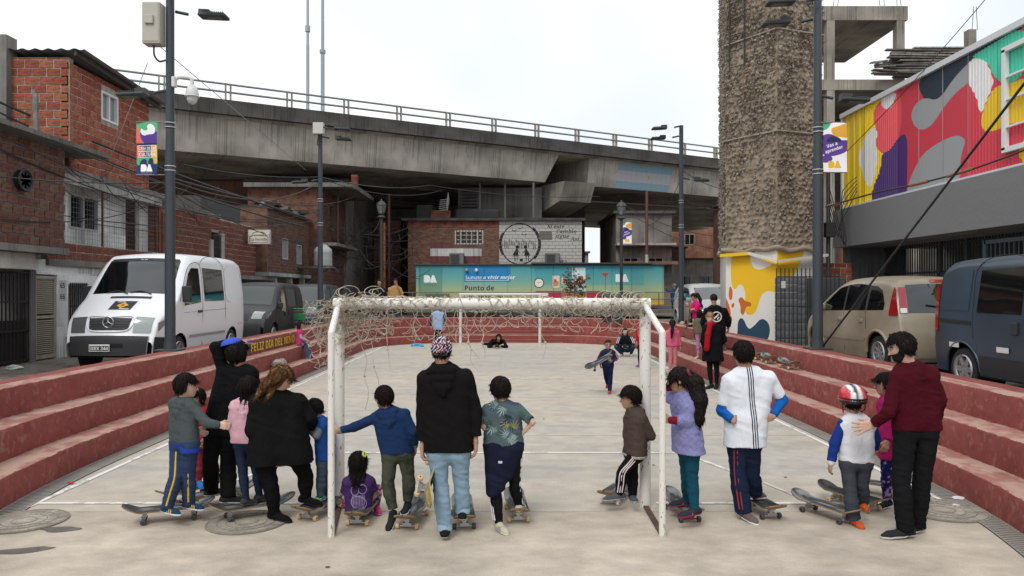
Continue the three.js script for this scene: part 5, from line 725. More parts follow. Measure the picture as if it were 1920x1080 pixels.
function car(spec) {
  const { L, W, prof, sill = 0.2, belt = 1.0, tumble = 0.14, er = 0.06, wheels, plan = 0.1, bulge = 0.1, crown = 0.04 } = spec, hw = W / 2;
  const t = thing(spec.name, spec.label, spec.category, spec.p, spec.turn);
  const top = (s) => { if (s <= prof[0][0]) return prof[0][1]; let best = -1; for (let i = 0; i + 1 < prof.length; i++) { const [a, ha] = prof[i], [b, hb] = prof[i + 1]; if ((s - a) * (s - b) <= 0 && a !== b) best = Math.max(best, mix(ha, hb, (s - a) / (b - a))); } return best < 0 ? 0.5 : best; };
  const smin = Math.min(...prof.map((p) => p[0])), smax = Math.max(...prof.map((p) => p[0])), hmax = Math.max(...prof.map((p) => p[1]));
  const Wd = (s, h) => { const e = clamp((Math.abs(s - (smin + smax) / 2) - (smax - smin) * 0.30) / ((smax - smin) * 0.2)); const f = s > 0 ? plan : plan * 0.5; return hw * (1 - f * e * e) * (1 - 0.035 * (1 - step(sill - 0.05, sill + 0.45, h))) * (h > belt ? 1 - tumble * Math.pow((h - belt) / (hmax - belt), 1.25) : 1); };
  const low = (s) => { let y = sill; for (const w of wheels.x) { const R = wheels.r + 0.07, d = s - w; if (Math.abs(d) < R) y = Math.max(y, wheels.r + Math.sqrt(R * R - d * d)); } return y; };
  const side = (s, h, sg, off = 0) => { const tp = top(s); let z = Wd(s, h); if (h > tp - er) { const q = clamp((h - tp + er) / er); z -= er * (1 - Math.sqrt(Math.max(0, 1 - q * q))) * 0.95; } return [s, h, sg * (z + off)]; };
  const build = (nu, nv, fn, print) => { const pos = [], uv = [], idx = []; for (let i = 0; i <= nu; i++) for (let j = 0; j <= nv; j++) { const q = fn(i / nu, j / nv); pos.push(...q); print ? uv.push(1 - j / nv, 1 - i / nu) : uv.push(q[0] + q[2] * 0.7, q[1]); } for (let i = 0; i < nu; i++) for (let j = 0; j < nv; j++) { const a = i * (nv + 1) + j, b = a + nv + 1; idx.push(a, b, a + 1, a + 1, b, b + 1); } const g = new THREE.BufferGeometry(); g.setAttribute('position', new THREE.Float32BufferAttribute(pos, 3)); g.setAttribute('uv', new THREE.Float32BufferAttribute(uv, 2)); g.setIndex(idx); g.computeVertexNormals(); return g; };
  // profile smoothed (corner cutting), then resampled
  let pp = prof.map((p) => [...p]); for (let k = 0; k < 2; k++) { const q = [pp[0]]; for (let i = 0; i + 1 < pp.length; i++) { const a = pp[i], b = pp[i + 1]; q.push([mix(a[0], b[0], 0.25), mix(a[1], b[1], 0.25)], [mix(a[0], b[0], 0.75), mix(a[1], b[1], 0.75)]); } q.push(pp[pp.length - 1]); pp = q; }
  const acc = [0]; for (let i = 1; i < pp.length; i++) acc.push(acc[i - 1] + Math.hypot(pp[i][0] - pp[i - 1][0], pp[i][1] - pp[i - 1][1]));
  const at = (d) => { let i = 1; while (i < acc.length - 1 && acc[i] < d) i++; const k = (d - acc[i - 1]) / (acc[i] - acc[i - 1] || 1); return [mix(pp[i - 1][0], pp[i][0], k), mix(pp[i - 1][1], pp[i][1], k)]; };
  const rib = (d, v, off = 0) => { const [s, h] = at(d), [s2, h2] = at(Math.min(acc[acc.length - 1], d + 0.02)), [s1, h1] = at(Math.max(0, d - 0.02)); let nx = -(h2 - h1), ny = s2 - s1; const l = Math.hypot(nx, ny) || 1; nx /= -l; ny /= l; nx = -nx; const w = Wd(s, h) - er * 0.9, e = 1 - v * v, b = (s > 0 ? 1 : -0.5) * bulge * e * clamp((Math.abs(s) - L * 0.12) / (L * 0.38)); return [s + b + nx * off, h + crown * e * clamp(ny) + ny * off, v * w]; };
  const dAt = (s, h) => { let bd = 1e9, b = 0; for (let i = 0; i <= 400; i++) { const d = acc[acc.length - 1] * i / 400, q = at(d), e = (q[0] - s) ** 2 + (q[1] - h) ** 2; if (e < bd) { bd = e; b = d; } } return b; };
  const D = acc[acc.length - 1];
  const topS = (s) => { let bd = -1; for (let i = 0; i + 1 < pp.length; i++) { const [a, ha] = pp[i], [b, hb] = pp[i + 1]; if ((s - a) * (s - b) <= 0 && a !== b) bd = Math.max(bd, mix(ha, hb, (s - a) / (b - a))); } return bd < 0 ? 0.5 : bd; };
  const sides = [-1, 1].map((sg) => build(140, 22, (u, v) => { const s = mix(smin + 0.012, smax - 0.012, u), lo = Math.min(low(s), topS(s) - 0.05), tp = topS(s), h = mix(lo, tp, v), q = clamp((h - tp + er) / er); return [s, h, sg * (Wd(s, h) - er * 0.92 * (1 - Math.sqrt(Math.max(0, 1 - q * q))))]; }));
  const body = mesh('body', merge(...sides, build(120, 16, (u, v) => rib(D * u, v * 2 - 1))), spec.paint, t);
  mesh('underbody', b2(smin + 0.15, smax - 0.15, sill - 0.02, sill + 0.35, -hw * 0.86, hw * 0.86), M(0.008, 0.008, 0.008, 0.9), t);
  const S = { t, body, side: (s, h, sg, off) => side(s, h, sg, off), rib, dAt, hw, Wd };
  S.sidePatch = (name, lo, hi, m, sg, off = 0.004, parent = t, n = 14) => { const f = (l, x) => { for (let i = 0; i + 1 < l.length; i++) if (x >= l[i][0] && x <= l[i + 1][0]) return mix(l[i][1], l[i + 1][1], (x - l[i][0]) / (l[i + 1][0] - l[i][0])); return l[l.length - 1][1]; }; const a = Math.max(lo[0][0], hi[0][0]), b = Math.min(lo[lo.length - 1][0], hi[hi.length - 1][0]); return mesh(name, build(n, 8, (u, v) => { const s = mix(a, b, u), h = mix(f(lo, s), f(hi, s), v), r = 0.03, eu = Math.min(u, 1 - u) * (b - a); return [s, h, sg * (Wd(s, h) + off)]; }), m, parent); };
  S.ribPatch = (name, a, b, v0, v1, m, off = 0.005, parent = t, inset = 0) => { const d0 = dAt(...a), d1 = dAt(...b); return mesh(name, build(14, 14, (u, v) => rib(mix(d0, d1, u), mix(v0 + inset * u, v1 - inset * u, v), off), /sticker|text/.test(name)), m, parent); };
  S.block = (name, s, h, sg, w, hh, d, m, parent = t) => mesh(name, rbx(w, hh, d, Math.min(w, hh, d) * 0.3).translate(...side(s, h, sg, d * 0.4)), m, parent);
  // wheels
  const r = wheels.r, tyre = lathe([[r * 0.66, -0.09], [r * 0.9, -0.1], [r, -0.075], [r, 0.075], [r * 0.9, 0.1], [r * 0.66, 0.09]], 36).rotateX(HP);
  for (const s of wheels.x) for (const sg of [-1, 1]) {
    const w = mesh('wheel', tyre, rubberM, t); w.position.set(s, r, sg * (hw - 0.12)); const k = wheels.kind || 0;
    const rim = [lathe([[0, 0.02], [r * 0.16, 0.03], [r * 0.2, 0.01], [r * 0.2, -0.02]], 20).rotateX(HP), lathe([[r * 0.58, 0.03], [r * 0.68, 0.07], [r * 0.7, 0.0], [r * 0.62, -0.02]], 32).rotateX(HP)]; const n = k ? 9 : 6; for (let i = 0; i < n; i++) rim.push(bx(r * 0.46, r * (k ? 0.12 : 0.24), 0.03, r * 0.4, 0, 0.02).rotateZ(i / n * 6.283));
    const rm = mesh('rim', merge(rim), wheels.rim || metalM(0.42, 0.42, 0.43, 0.4, 0.6), w); rm.scale.z = sg; rm.position.z = sg * 0.045; mesh('hub_back', new THREE.CylinderGeometry(r * 0.66, r * 0.66, 0.05, 24).rotateX(HP), M(0.01, 0.01, 0.01, 0.9), w);
    mesh('wheel_well', new THREE.CylinderGeometry(r + 0.07, r + 0.07, 0.35, 24, 1, true, 0, Math.PI).rotateX(HP).rotateZ(0).translate(s, r, sg * (hw - 0.22)), M(0.006, 0.006, 0.006, 0.95), t);
  }
  return S;
}
const plate = (txt) => new THREE.MeshStandardMaterial({ map: canvasTex(256, 96, (c) => { c.fillStyle = '#d9d9d6'; c.fillRect(0, 0, 256, 96); c.fillStyle = '#18191b'; c.fillRect(8, 22, 240, 66); c.fillStyle = '#e6e6e2'; c.font = 'bold 60px sans-serif'; c.fillText(txt, 16, 77, 224); }), roughness: 0.5 });
function seam(c, pts, sg, m = seamM) { mesh('panel_gap', tube(pts.map(([s, h]) => c.side(s, h, sg, 0.001)), 0.006, pts.length * 6, 4), m, c.t); }
{ // white delivery van
  const c = car({ name: 'delivery_van', label: 'white delivery van with square hood sticker parked at the left', category: 'van', p: [-7.9, YL, -17.25], turn: -HP, L: 4.95, W: 1.98, belt: 1.35, tumble: 0.11, plan: 0.13, bulge: 0.14, er: 0.1, crown: 0.05,
    prof: [[-2.44, 0.4], [-2.46, 1.0], [-2.42, 2.0], [-2.34, 2.32], [-2.15, 2.4], [-0.5, 2.43], [0.6, 2.41], [0.9, 2.32], [1.55, 1.5], [1.68, 1.42], [2.2, 1.12], [2.33, 0.98], [2.4, 0.7], [2.45, 0.66], [2.46, 0.34]], sill: 0.3, wheels: { x: [-1.48, 1.5], r: 0.33 }, paint: paintM(0.76, 0.77, 0.79, 0.15) });
  c.ribPatch('windscreen', [0.93, 2.28], [1.53, 1.53], -0.93, 0.93, autoGlass); c.ribPatch('sun_strip', [0.9, 2.32], [0.97, 2.235], -0.9, 0.9, M(0.015, 0.015, 0.016, 0.4), 0.008); c.ribPatch('cowl_vent', [1.62, 1.46], [1.68, 1.41], -0.55, 0.4, plasticM, 0.008);
  c.ribPatch('strip_text', [0.915, 2.305], [0.955, 2.25], -0.2, 0.25, new THREE.MeshStandardMaterial({ roughness: 0.5, map: canvasTex(256, 40, (x) => { x.fillStyle = '#141516'; x.fillRect(0, 0, 256, 40); x.fillStyle = '#d8dadb'; x.font = 'bold 26px sans-serif'; x.fillText('DEL SUR', 70, 30); }) }), 0.01);
  const rp = (s, h, v, off) => c.rib(c.dAt(s, h), v, off);
  mesh('wiper', tube([rp(1.55, 1.5, 0.05, 0.02), rp(1.5, 1.56, 0.3, 0.02), rp(1.53, 1.53, 0.55, 0.02)], 0.012, 12, 5), plasticM, c.t); mesh('wiper', tube([rp(1.55, 1.5, -0.5, 0.02), rp(1.5, 1.56, -0.25, 0.02), rp(1.53, 1.53, 0.0, 0.02)], 0.012, 12, 5), plasticM, c.t);
  c.ribPatch('grille', [2.27, 1.04], [2.37, 0.82], -0.52, 0.52, plasticM, 0.012, c.t, 0.04); for (let i = 0; i < 4; i++) { const h = 0.99 - i * 0.045; mesh('grille_bar', tube([-0.5, -0.25, 0, 0.25, 0.5].map((v) => rp(2.3 + i * 0.02, h, v * (1 - i * 0.02), 0.018)), 0.008, 16, 4), M(0.05, 0.05, 0.05, 0.4), c.t); }
  mesh('grille_frame', tube([[2.26, 1.05, -0.55], [2.26, 1.05, 0], [2.26, 1.05, 0.55], [2.36, 0.84, 0.5], [2.38, 0.8, 0], [2.36, 0.84, -0.5]].map(([s, h, v]) => rp(s, h, v, 0.012)), 0.016, 40, 5, true), paintM(0.76, 0.77, 0.79, 0.15), c.t);
  { const e = rp(2.32, 0.95, 0, 0.04), q = mesh('emblem', merge(new THREE.TorusGeometry(0.105, 0.011, 6, 30), ...[0, 1, 2].map((i) => rod([0, 0, 0], [Math.sin(i * 2.094) * 0.105, Math.cos(i * 2.094) * 0.105, 0], 0.018, 0.005, 5))), chromeM, c.t); q.position.set(...e); q.rotation.y = HP; q.rotation.x = 0; q.rotation.order = 'YXZ'; }
  for (const sg of [-1, 1]) { c.ribPatch('headlight', [2.24, 1.06], [2.39, 0.78], sg * 0.6 - (sg < 0 ? 0.4 : 0), sg * 0.6 + (sg > 0 ? 0.4 : 0), sg > 0 ? M(0.1, 0.1, 0.1, 0.2) : lampM, 0.012, c.t); c.sidePatch('headlight', [[1.98, 1.0], [2.3, 0.8]], [[1.98, 1.06], [2.3, 0.98]], lampM, sg, 0.008); }
  c.ribPatch('bumper', [2.4, 0.7], [2.46, 0.34], -1, 1, plasticM, 0.03); for (const sg of [-1, 1]) c.sidePatch('bumper_side', [[1.86, 0.34], [2.42, 0.34]], [[1.86, 0.66], [2.42, 0.7]], plasticM, sg, 0.012); c.ribPatch('bumper_slot', [2.45, 0.58], [2.46, 0.5], -0.45, 0.4, M(0.006, 0.006, 0.006, 0.9), 0.036);
  { const e = rp(2.46, 0.5, 0.12, 0.05), q = mesh('number_plate', new THREE.BoxGeometry(0.4, 0.14, 0.012), plate('IIEX 344'), c.t); q.position.set(...e); q.rotation.y = HP; }
  c.ribPatch('hood_sticker', [1.78, 1.36], [2.08, 1.19], -0.32, 0.2, new THREE.MeshStandardMaterial({ roughness: 0.6, map: canvasTex(256, 192, (x) => { x.fillStyle = '#26292c'; x.fillRect(0, 0, 256, 192); x.fillStyle = '#d99a1e'; x.beginPath(); x.moveTo(60, 96); x.lineTo(128, 30); x.lineTo(196, 96); x.lineTo(128, 160); x.fill(); x.fillStyle = '#26292c'; x.fillRect(104, 90, 50, 14); x.fillRect(120, 74, 14, 40); x.fillStyle = '#ddd'; x.fillRect(40, 14, 90, 12); x.fillRect(120, 166, 110, 14); }) }), 0.006);
  for (const sg of [-1, 1]) {
    c.sidePatch('door_window', [[0.42, 1.36], [1.28, 1.3]], [[0.42, 2.12], [0.8, 2.12], [0.98, 2.0], [1.28, 1.5]], autoGlass, sg); c.sidePatch('side_window', [[-0.95, 1.38], [0.22, 1.38]], [[-0.95, 2.12], [0.22, 2.14]], autoGlass, sg, 0.006); seam(c, [[0.34, 0.4], [0.33, 1.3], [0.34, 2.2], [0.75, 2.22], [1.0, 2.1], [1.5, 1.4]], sg); seam(c, [[-1.0, 0.36], [-1.02, 1.3], [-1.0, 2.24], [0.28, 2.26], [0.28, 0.4]], sg); seam(c, [[-2.35, 1.2], [-1, 1.18], [0.3, 1.17], [1.3, 1.15]], sg, M(0.3, 0.3, 0.3, 0.6)); seam(c, [[-2.3, 0.78], [-1.9, 0.78]], sg); seam(c, [[-2.25, 1.4], [-1.12, 1.4], [-1.12, 2.12], [-2.2, 2.12], [-2.25, 1.4]], sg, M(0.35, 0.35, 0.35, 0.6));
    c.block('door_handle', 0.5, 1.16, sg, 0.2, 0.05, 0.04, plasticM); c.block('mirror', 1.32, 1.55, sg, 0.1, 0.34, 0.2, plasticM); mesh('mirror_arm', rod(c.side(1.3, 1.42, sg, 0), c.side(1.32, 1.5, sg, 0.12), 0.025), plasticM, c.t); c.sidePatch('rubbing_strip', [[-1.0, 0.6], [1.05, 0.6]], [[-1.0, 0.66], [1.05, 0.66]], M(0.3, 0.31, 0.32, 0.6), sg, 0.008);
  }
  mesh('antenna', rod([0.5, 2.42, 0.1], [0.45, 2.5, 0.1], 0.012), plasticM, c.t);
}
const vanProf = [[-2.02, 0.35], [-2.06, 0.8], [-2.0, 1.45], [-1.92, 1.74], [-1.72, 1.83], [-0.6, 1.86], [0.2, 1.85], [0.5, 1.78], [1.14, 1.16], [1.26, 1.1], [1.8, 0.95], [1.95, 0.78], [2.02, 0.55], [2.0, 0.25]];
function smallVan(o, paint, dusty) {
  const c = car({ ...o, L: 4.1, W: 1.72, belt: 1.05, tumble: 0.13, prof: vanProf, sill: 0.24, er: 0.08, wheels: { x: [-1.32, 1.3], r: 0.3, rim: o.rim }, paint, plan: 0.12, bulge: 0.12 });
  const gl = dusty ? M(0.07, 0.075, 0.075, 0.35) : autoGlass;
  c.ribPatch('windscreen', [0.53, 1.75], [1.13, 1.18], -0.92, 0.92, gl); c.ribPatch('rear_window', [-1.98, 1.5], [-1.93, 1.1], -0.8, 0.8, gl); c.ribPatch('bumper', [1.99, 0.62], [2.0, 0.28], -1, 1, plasticM, 0.02); c.ribPatch('rear_bumper', [-2.05, 0.62], [-2.02, 0.36], -1, 1, plasticM, 0.03); c.ribPatch('grille', [1.9, 0.84], [1.96, 0.72], -0.45, 0.45, plasticM, 0.01);
  for (const sg of [-1, 1]) {
    c.ribPatch('headlight', [1.7, 0.98], [1.94, 0.78], sg * 0.56 - (sg < 0 ? 0.4 : 0), sg * 0.56 + (sg > 0 ? 0.4 : 0), lampM, 0.012); c.sidePatch('headlight', [[1.55, 0.93], [1.88, 0.76]], [[1.55, 0.98], [1.88, 0.9]], lampM, sg, 0.008);
    c.sidePatch('front_window', [[0.1, 1.1], [0.98, 1.07]], [[0.1, 1.68], [0.45, 1.66], [0.98, 1.18]], gl, sg); c.sidePatch('sliding_window', [[-0.98, 1.1], [-0.1, 1.1]], [[-0.98, 1.68], [-0.1, 1.7]], gl, sg); c.sidePatch('rear_panel', [[-1.85, 1.12], [-1.16, 1.12]], [[-1.85, 1.6], [-1.7, 1.68], [-1.16, 1.68]], o.glassRear ? gl : paint, sg, 0.006);
    seam(c, [[0.02, 0.32], [0.02, 1.1], [0.03, 1.73], [0.45, 1.73], [1.1, 1.1], [1.08, 0.4]], sg); seam(c, [[-1.06, 0.75], [-1.07, 1.2], [-1.05, 1.74], [-0.02, 1.75], [-0.02, 0.32]], sg); seam(c, [[-1.98, 0.98], [-1.5, 0.98], [-1.1, 0.97]], sg, plasticM); c.sidePatch('slide_rail', [[-1.95, 0.94], [-1.1, 0.92]], [[-1.95, 1.0], [-1.1, 0.98]], seamM, sg, 0.004);
    c.block('door_handle', 0.2, 0.9, sg, 0.18, 0.12, 0.035, plasticM); c.block('door_handle', -0.2, 0.92, sg, 0.1, 0.16, 0.035, plasticM); c.sidePatch('lower_cladding', [[-0.93, 0.26], [0.92, 0.26]], [[-0.93, 0.52], [0.92, 0.5]], plasticM, sg, 0.012); c.block('mirror', 0.9, 1.16, sg, 0.12, 0.18, 0.16, plasticM); c.sidePatch('tail_light', [[-2.03, 0.8], [-1.93, 0.8]], [[-2.03, 1.5], [-1.93, 1.5]], redLampM, sg, 0.008);
    if (o.reflector) for (const s of [-1.6, -0.55, 0.5, 1.4]) c.sidePatch('reflector_sticker', [[s, 0.6], [s + 0.24, 0.6]], [[s, 0.67], [s + 0.24, 0.67]], M(0.6, 0.6, 0.58, 0.5), sg, 0.015);
    for (const w of [-1.32, 1.3]) mesh('arch_trim', tube([...Array(9)].map((_, i) => { const a = i / 8 * Math.PI; return c.side(w + Math.cos(a) * 0.385, 0.3 + Math.sin(a) * 0.385, sg, 0.004); }), 0.018, 20, 5), o.trim || paint, c.t);
  }
  return c;
}
const dustyVan = smallVan({ name: 'small_van', label: 'dusty black small van parked behind the white van', category: 'van', p: [-7.95, YL, -24.0], turn: -HP }, paintM(0.028, 0.03, 0.034, 0.75), true);
dustyVan.sidePatch('window_cover', [[0.2, 0.92], [0.5, 1.0], [0.62, 0.95]], [[0.2, 1.5], [0.4, 1.62], [0.62, 1.42]], grainM(0.34, 0.28, 0.21), -1, 0.02);
smallVan({ name: 'small_van', label: 'dark hatchback van half hidden behind the shopping trolley', category: 'van', p: [-7.85, YL, -29.6], turn: -HP }, paintM(0.04, 0.042, 0.045, 0.6), true);
smallVan({ name: 'small_van', label: 'dark blue small van with white reflector stickers at the right edge', category: 'van', p: [7.22, YR, -9.15], turn: -HP, reflector: true, trim: paintM(0.018, 0.042, 0.075, 0.3) }, paintM(0.018, 0.042, 0.075, 0.3), false);
function hatch(o, paint, wheelKind = 1) {
  const c = car({ ...o, L: 4.04, W: 1.7, belt: 1.0, tumble: 0.17, er: 0.09, plan: 0.13, bulge: 0.12, sill: 0.2, wheels: { x: [-1.3, 1.28], r: 0.31, kind: wheelKind }, paint, prof: [[-1.9, 0.22], [-1.98, 0.4], [-2.02, 0.72], [-1.95, 1.02], [-1.72, 1.5], [-1.5, 1.6], [-0.5, 1.64], [0.1, 1.61], [0.42, 1.52], [1.2, 1.05], [1.32, 1.0], [1.8, 0.84], [1.95, 0.62], [2.0, 0.28]] });
  c.ribPatch('windscreen', [0.46, 1.49], [1.18, 1.07], -0.92, 0.92, autoGlass); c.ribPatch('rear_window', [-1.7, 1.49], [-1.93, 1.02], -0.9, 0.9, autoGlass, 0.006); c.ribPatch('high_brake_light', [-1.62, 1.545], [-1.68, 1.51], -0.25, 0.25, redLampM, 0.012); c.ribPatch('rear_bumper', [-2.0, 0.6], [-1.94, 0.3], -1, 1, paint, 0.03); c.ribPatch('bumper', [1.97, 0.55], [2.0, 0.3], -1, 1, paint, 0.02);
  const rp = (s, h, v, off) => c.rib(c.dAt(s, h), v, off); mesh('rear_wiper', tube([rp(-1.93, 1.04, 0.1, 0.025), rp(-1.89, 1.1, -0.2, 0.025), rp(-1.87, 1.13, -0.5, 0.025)], 0.012, 10, 5), plasticM, c.t); { const q = mesh('number_plate', new THREE.BoxGeometry(0.4, 0.13, 0.012), plate('EFX 216'), c.t); q.position.set(...rp(-2.0, 0.5, 0, 0.055)); q.rotation.y = -HP; }
  for (const sg of [-1, 1]) {
    c.sidePatch('front_window', [[0.0, 1.03], [0.98, 1.0]], [[0.0, 1.5], [0.3, 1.45], [0.98, 1.06]], autoGlass, sg); c.sidePatch('middle_window', [[-0.86, 1.05], [-0.07, 1.03]], [[-0.86, 1.5], [-0.4, 1.53], [-0.07, 1.51]], autoGlass, sg); c.sidePatch('quarter_window', [[-1.5, 1.07], [-0.94, 1.05]], [[-1.5, 1.18], [-1.36, 1.4], [-1.15, 1.48], [-0.94, 1.49]], autoGlass, sg);
    c.sidePatch('pillar', [[-0.07, 1.03], [0.0, 1.03]], [[-0.07, 1.51], [0.0, 1.5]], plasticM, sg, 0.003); c.sidePatch('pillar', [[-0.94, 1.05], [-0.86, 1.05]], [[-0.94, 1.49], [-0.86, 1.5]], plasticM, sg, 0.003);
    seam(c, [[-0.02, 0.3], [-0.02, 1.02]], sg); seam(c, [[-0.9, 0.72], [-0.88, 1.04]], sg); seam(c, [[1.05, 0.4], [1.1, 1.0]], sg); seam(c, [[-1.9, 0.62], [-1.6, 0.6]], sg, paint); c.sidePatch('rubbing_strip', [[-0.85, 0.5], [0.9, 0.48]], [[-0.85, 0.55], [0.9, 0.53]], paint, sg, 0.014); c.block('door_handle', -0.72, 0.86, sg, 0.14, 0.06, 0.03, paint); c.block('door_handle', 0.16, 0.86, sg, 0.14, 0.06, 0.03, paint); c.block('mirror', 0.86, 1.08, sg, 0.14, 0.14, 0.16, paint);
    c.sidePatch('tail_light', [[-1.93, 0.98], [-1.68, 0.98]], [[-1.93, 1.05], [-1.74, 1.44], [-1.68, 1.46]], redLampM, sg, 0.01); c.ribPatch('tail_light', [-1.74, 1.46], [-1.93, 1.02], sg * 1.0 - 0.085, sg * 1.0 + 0.085, redLampM, 0.012); c.ribPatch('reverse_light', [-1.9, 1.1], [-1.93, 1.03], sg * 1.0 - 0.07, sg * 1.0 + 0.07, M(0.6, 0.6, 0.6, 0.2), 0.016); c.sidePatch('rear_reflector', [[-1.95, 0.6], [-1.7, 0.6]], [[-1.95, 0.68], [-1.7, 0.68]], redLampM, sg, 0.02);
    c.ribPatch('headlight', [1.6, 0.93], [1.9, 0.7], sg * 0.62 - (sg < 0 ? 0.36 : 0), sg * 0.62 + (sg > 0 ? 0.36 : 0), lampM, 0.012); for (const w of [-1.3, 1.28]) mesh('arch_trim', tube([...Array(9)].map((_, i) => { const a = i / 8 * Math.PI; return c.side(w + Math.cos(a) * 0.4, 0.31 + Math.sin(a) * 0.4, sg, 0.006); }), 0.03, 20, 6), paint, c.t);
  }
  return c;
}
hatch({ name: 'minivan', label: 'champagne minivan with red tail lights parked behind the right bleacher', category: 'minivan', p: [7.25, YR, -14.25], turn: HP }, paintM(0.31, 0.285, 0.225, 0.2));
hatch({ name: 'hatchback', label: 'silver hatchback facing the court beside the painted pylon base', category: 'car', p: [7.32, YR, -27.4], turn: -HP }, paintM(0.42, 0.44, 0.46, 0.3));
{ // shopping trolley by the left wall
  const t = thing('shopping_trolley', 'wire shopping trolley with green basket handle by the left bleacher', 'trolley', [-6.75, YL, -25.0]), w = metalM(0.4, 0.4, 0.4, 0.4, 0.6), b = [];
  for (let i = 0; i <= 8; i++) { const x = -0.3 + i * 0.075; b.push(rod([x, 0.45, 0.35], [x, 0.95, 0.4], 0.006, 0.006, 4), rod([x, 0.45, 0.35], [x, 0.45, -0.35], 0.006, 0.006, 4)); } for (const y of [0.45, 0.58, 0.71, 0.84, 0.95]) b.push(rod([-0.3, y, 0.37], [0.3, y, 0.37], 0.006, 0.006, 4), rod([-0.3, y, -0.37], [0.3, y, -0.37], 0.006, 0.006, 4), rod([-0.3, y, -0.37], [-0.3, y, 0.37], 0.006, 0.006, 4), rod([0.3, y, -0.37], [0.3, y, 0.37], 0.006, 0.006, 4));
  mesh('basket', merge(b), w, t); mesh('frame', merge(rod([-0.25, 0.12, 0.35], [-0.28, 0.45, 0.3], 0.014), rod([0.25, 0.12, 0.35], [0.28, 0.45, 0.3], 0.014), rod([-0.25, 0.14, 0.35], [-0.25, 0.14, -0.35], 0.014), rod([0.25, 0.14, 0.35], [0.25, 0.14, -0.35], 0.014)), w, t); mesh('handle', rod([-0.32, 1.02, 0.42], [0.32, 1.02, 0.42], 0.025), M(0.02, 0.25, 0.06, 0.5), t); mesh('child_seat', rbx(0.36, 0.22, 0.03, 0.01, -0.1, 0.75, 0.4), M(0.02, 0.2, 0.06, 0.5), t); for (const [x, z] of [[-0.25, 0.35], [0.25, 0.35], [-0.25, -0.35], [0.25, -0.35]]) mesh('castor', new THREE.CylinderGeometry(0.06, 0.06, 0.03, 12).rotateZ(HP).translate(x, 0.06, z), rubberM, t);
}

// ---------------------------------------------------------------- goals, net, skateboards
const T_goal = canvasTex(256, 1024, (c, w, h) => { c.fillStyle = '#d6d3cc'; c.fillRect(0, 0, w, h); for (let i = 0; i < 260; i++) { const x = hash3(i, 1, 1) * w, y = hash3(i, 2, 1) * h, s = 0.6 + 5 * hash3(i, 3, 1) ** 4; c.fillStyle = ['#4a3226', '#6d4a36', '#8a7a68', '#3a2a22'][i % 4]; c.globalAlpha = 0.75; c.beginPath(); c.ellipse(x, y, s, s * (1 + 2 * hash3(i, 4, 1)), 0, 0, 7); c.fill(); } c.globalAlpha = 1; for (let i = 0; i < 700; i++) { c.fillStyle = `rgba(120,105,85,${0.03 + (i % 5) * 0.012})`; c.fillRect((i * 733) % w, (i * 389) % h, 1 + i % 4, 4 + i % 18); } });
T_goal.wrapS = T_goal.wrapT = THREE.RepeatWrapping;
const goalM = new THREE.MeshStandardMaterial({ map: T_goal, roughness: 0.55 });
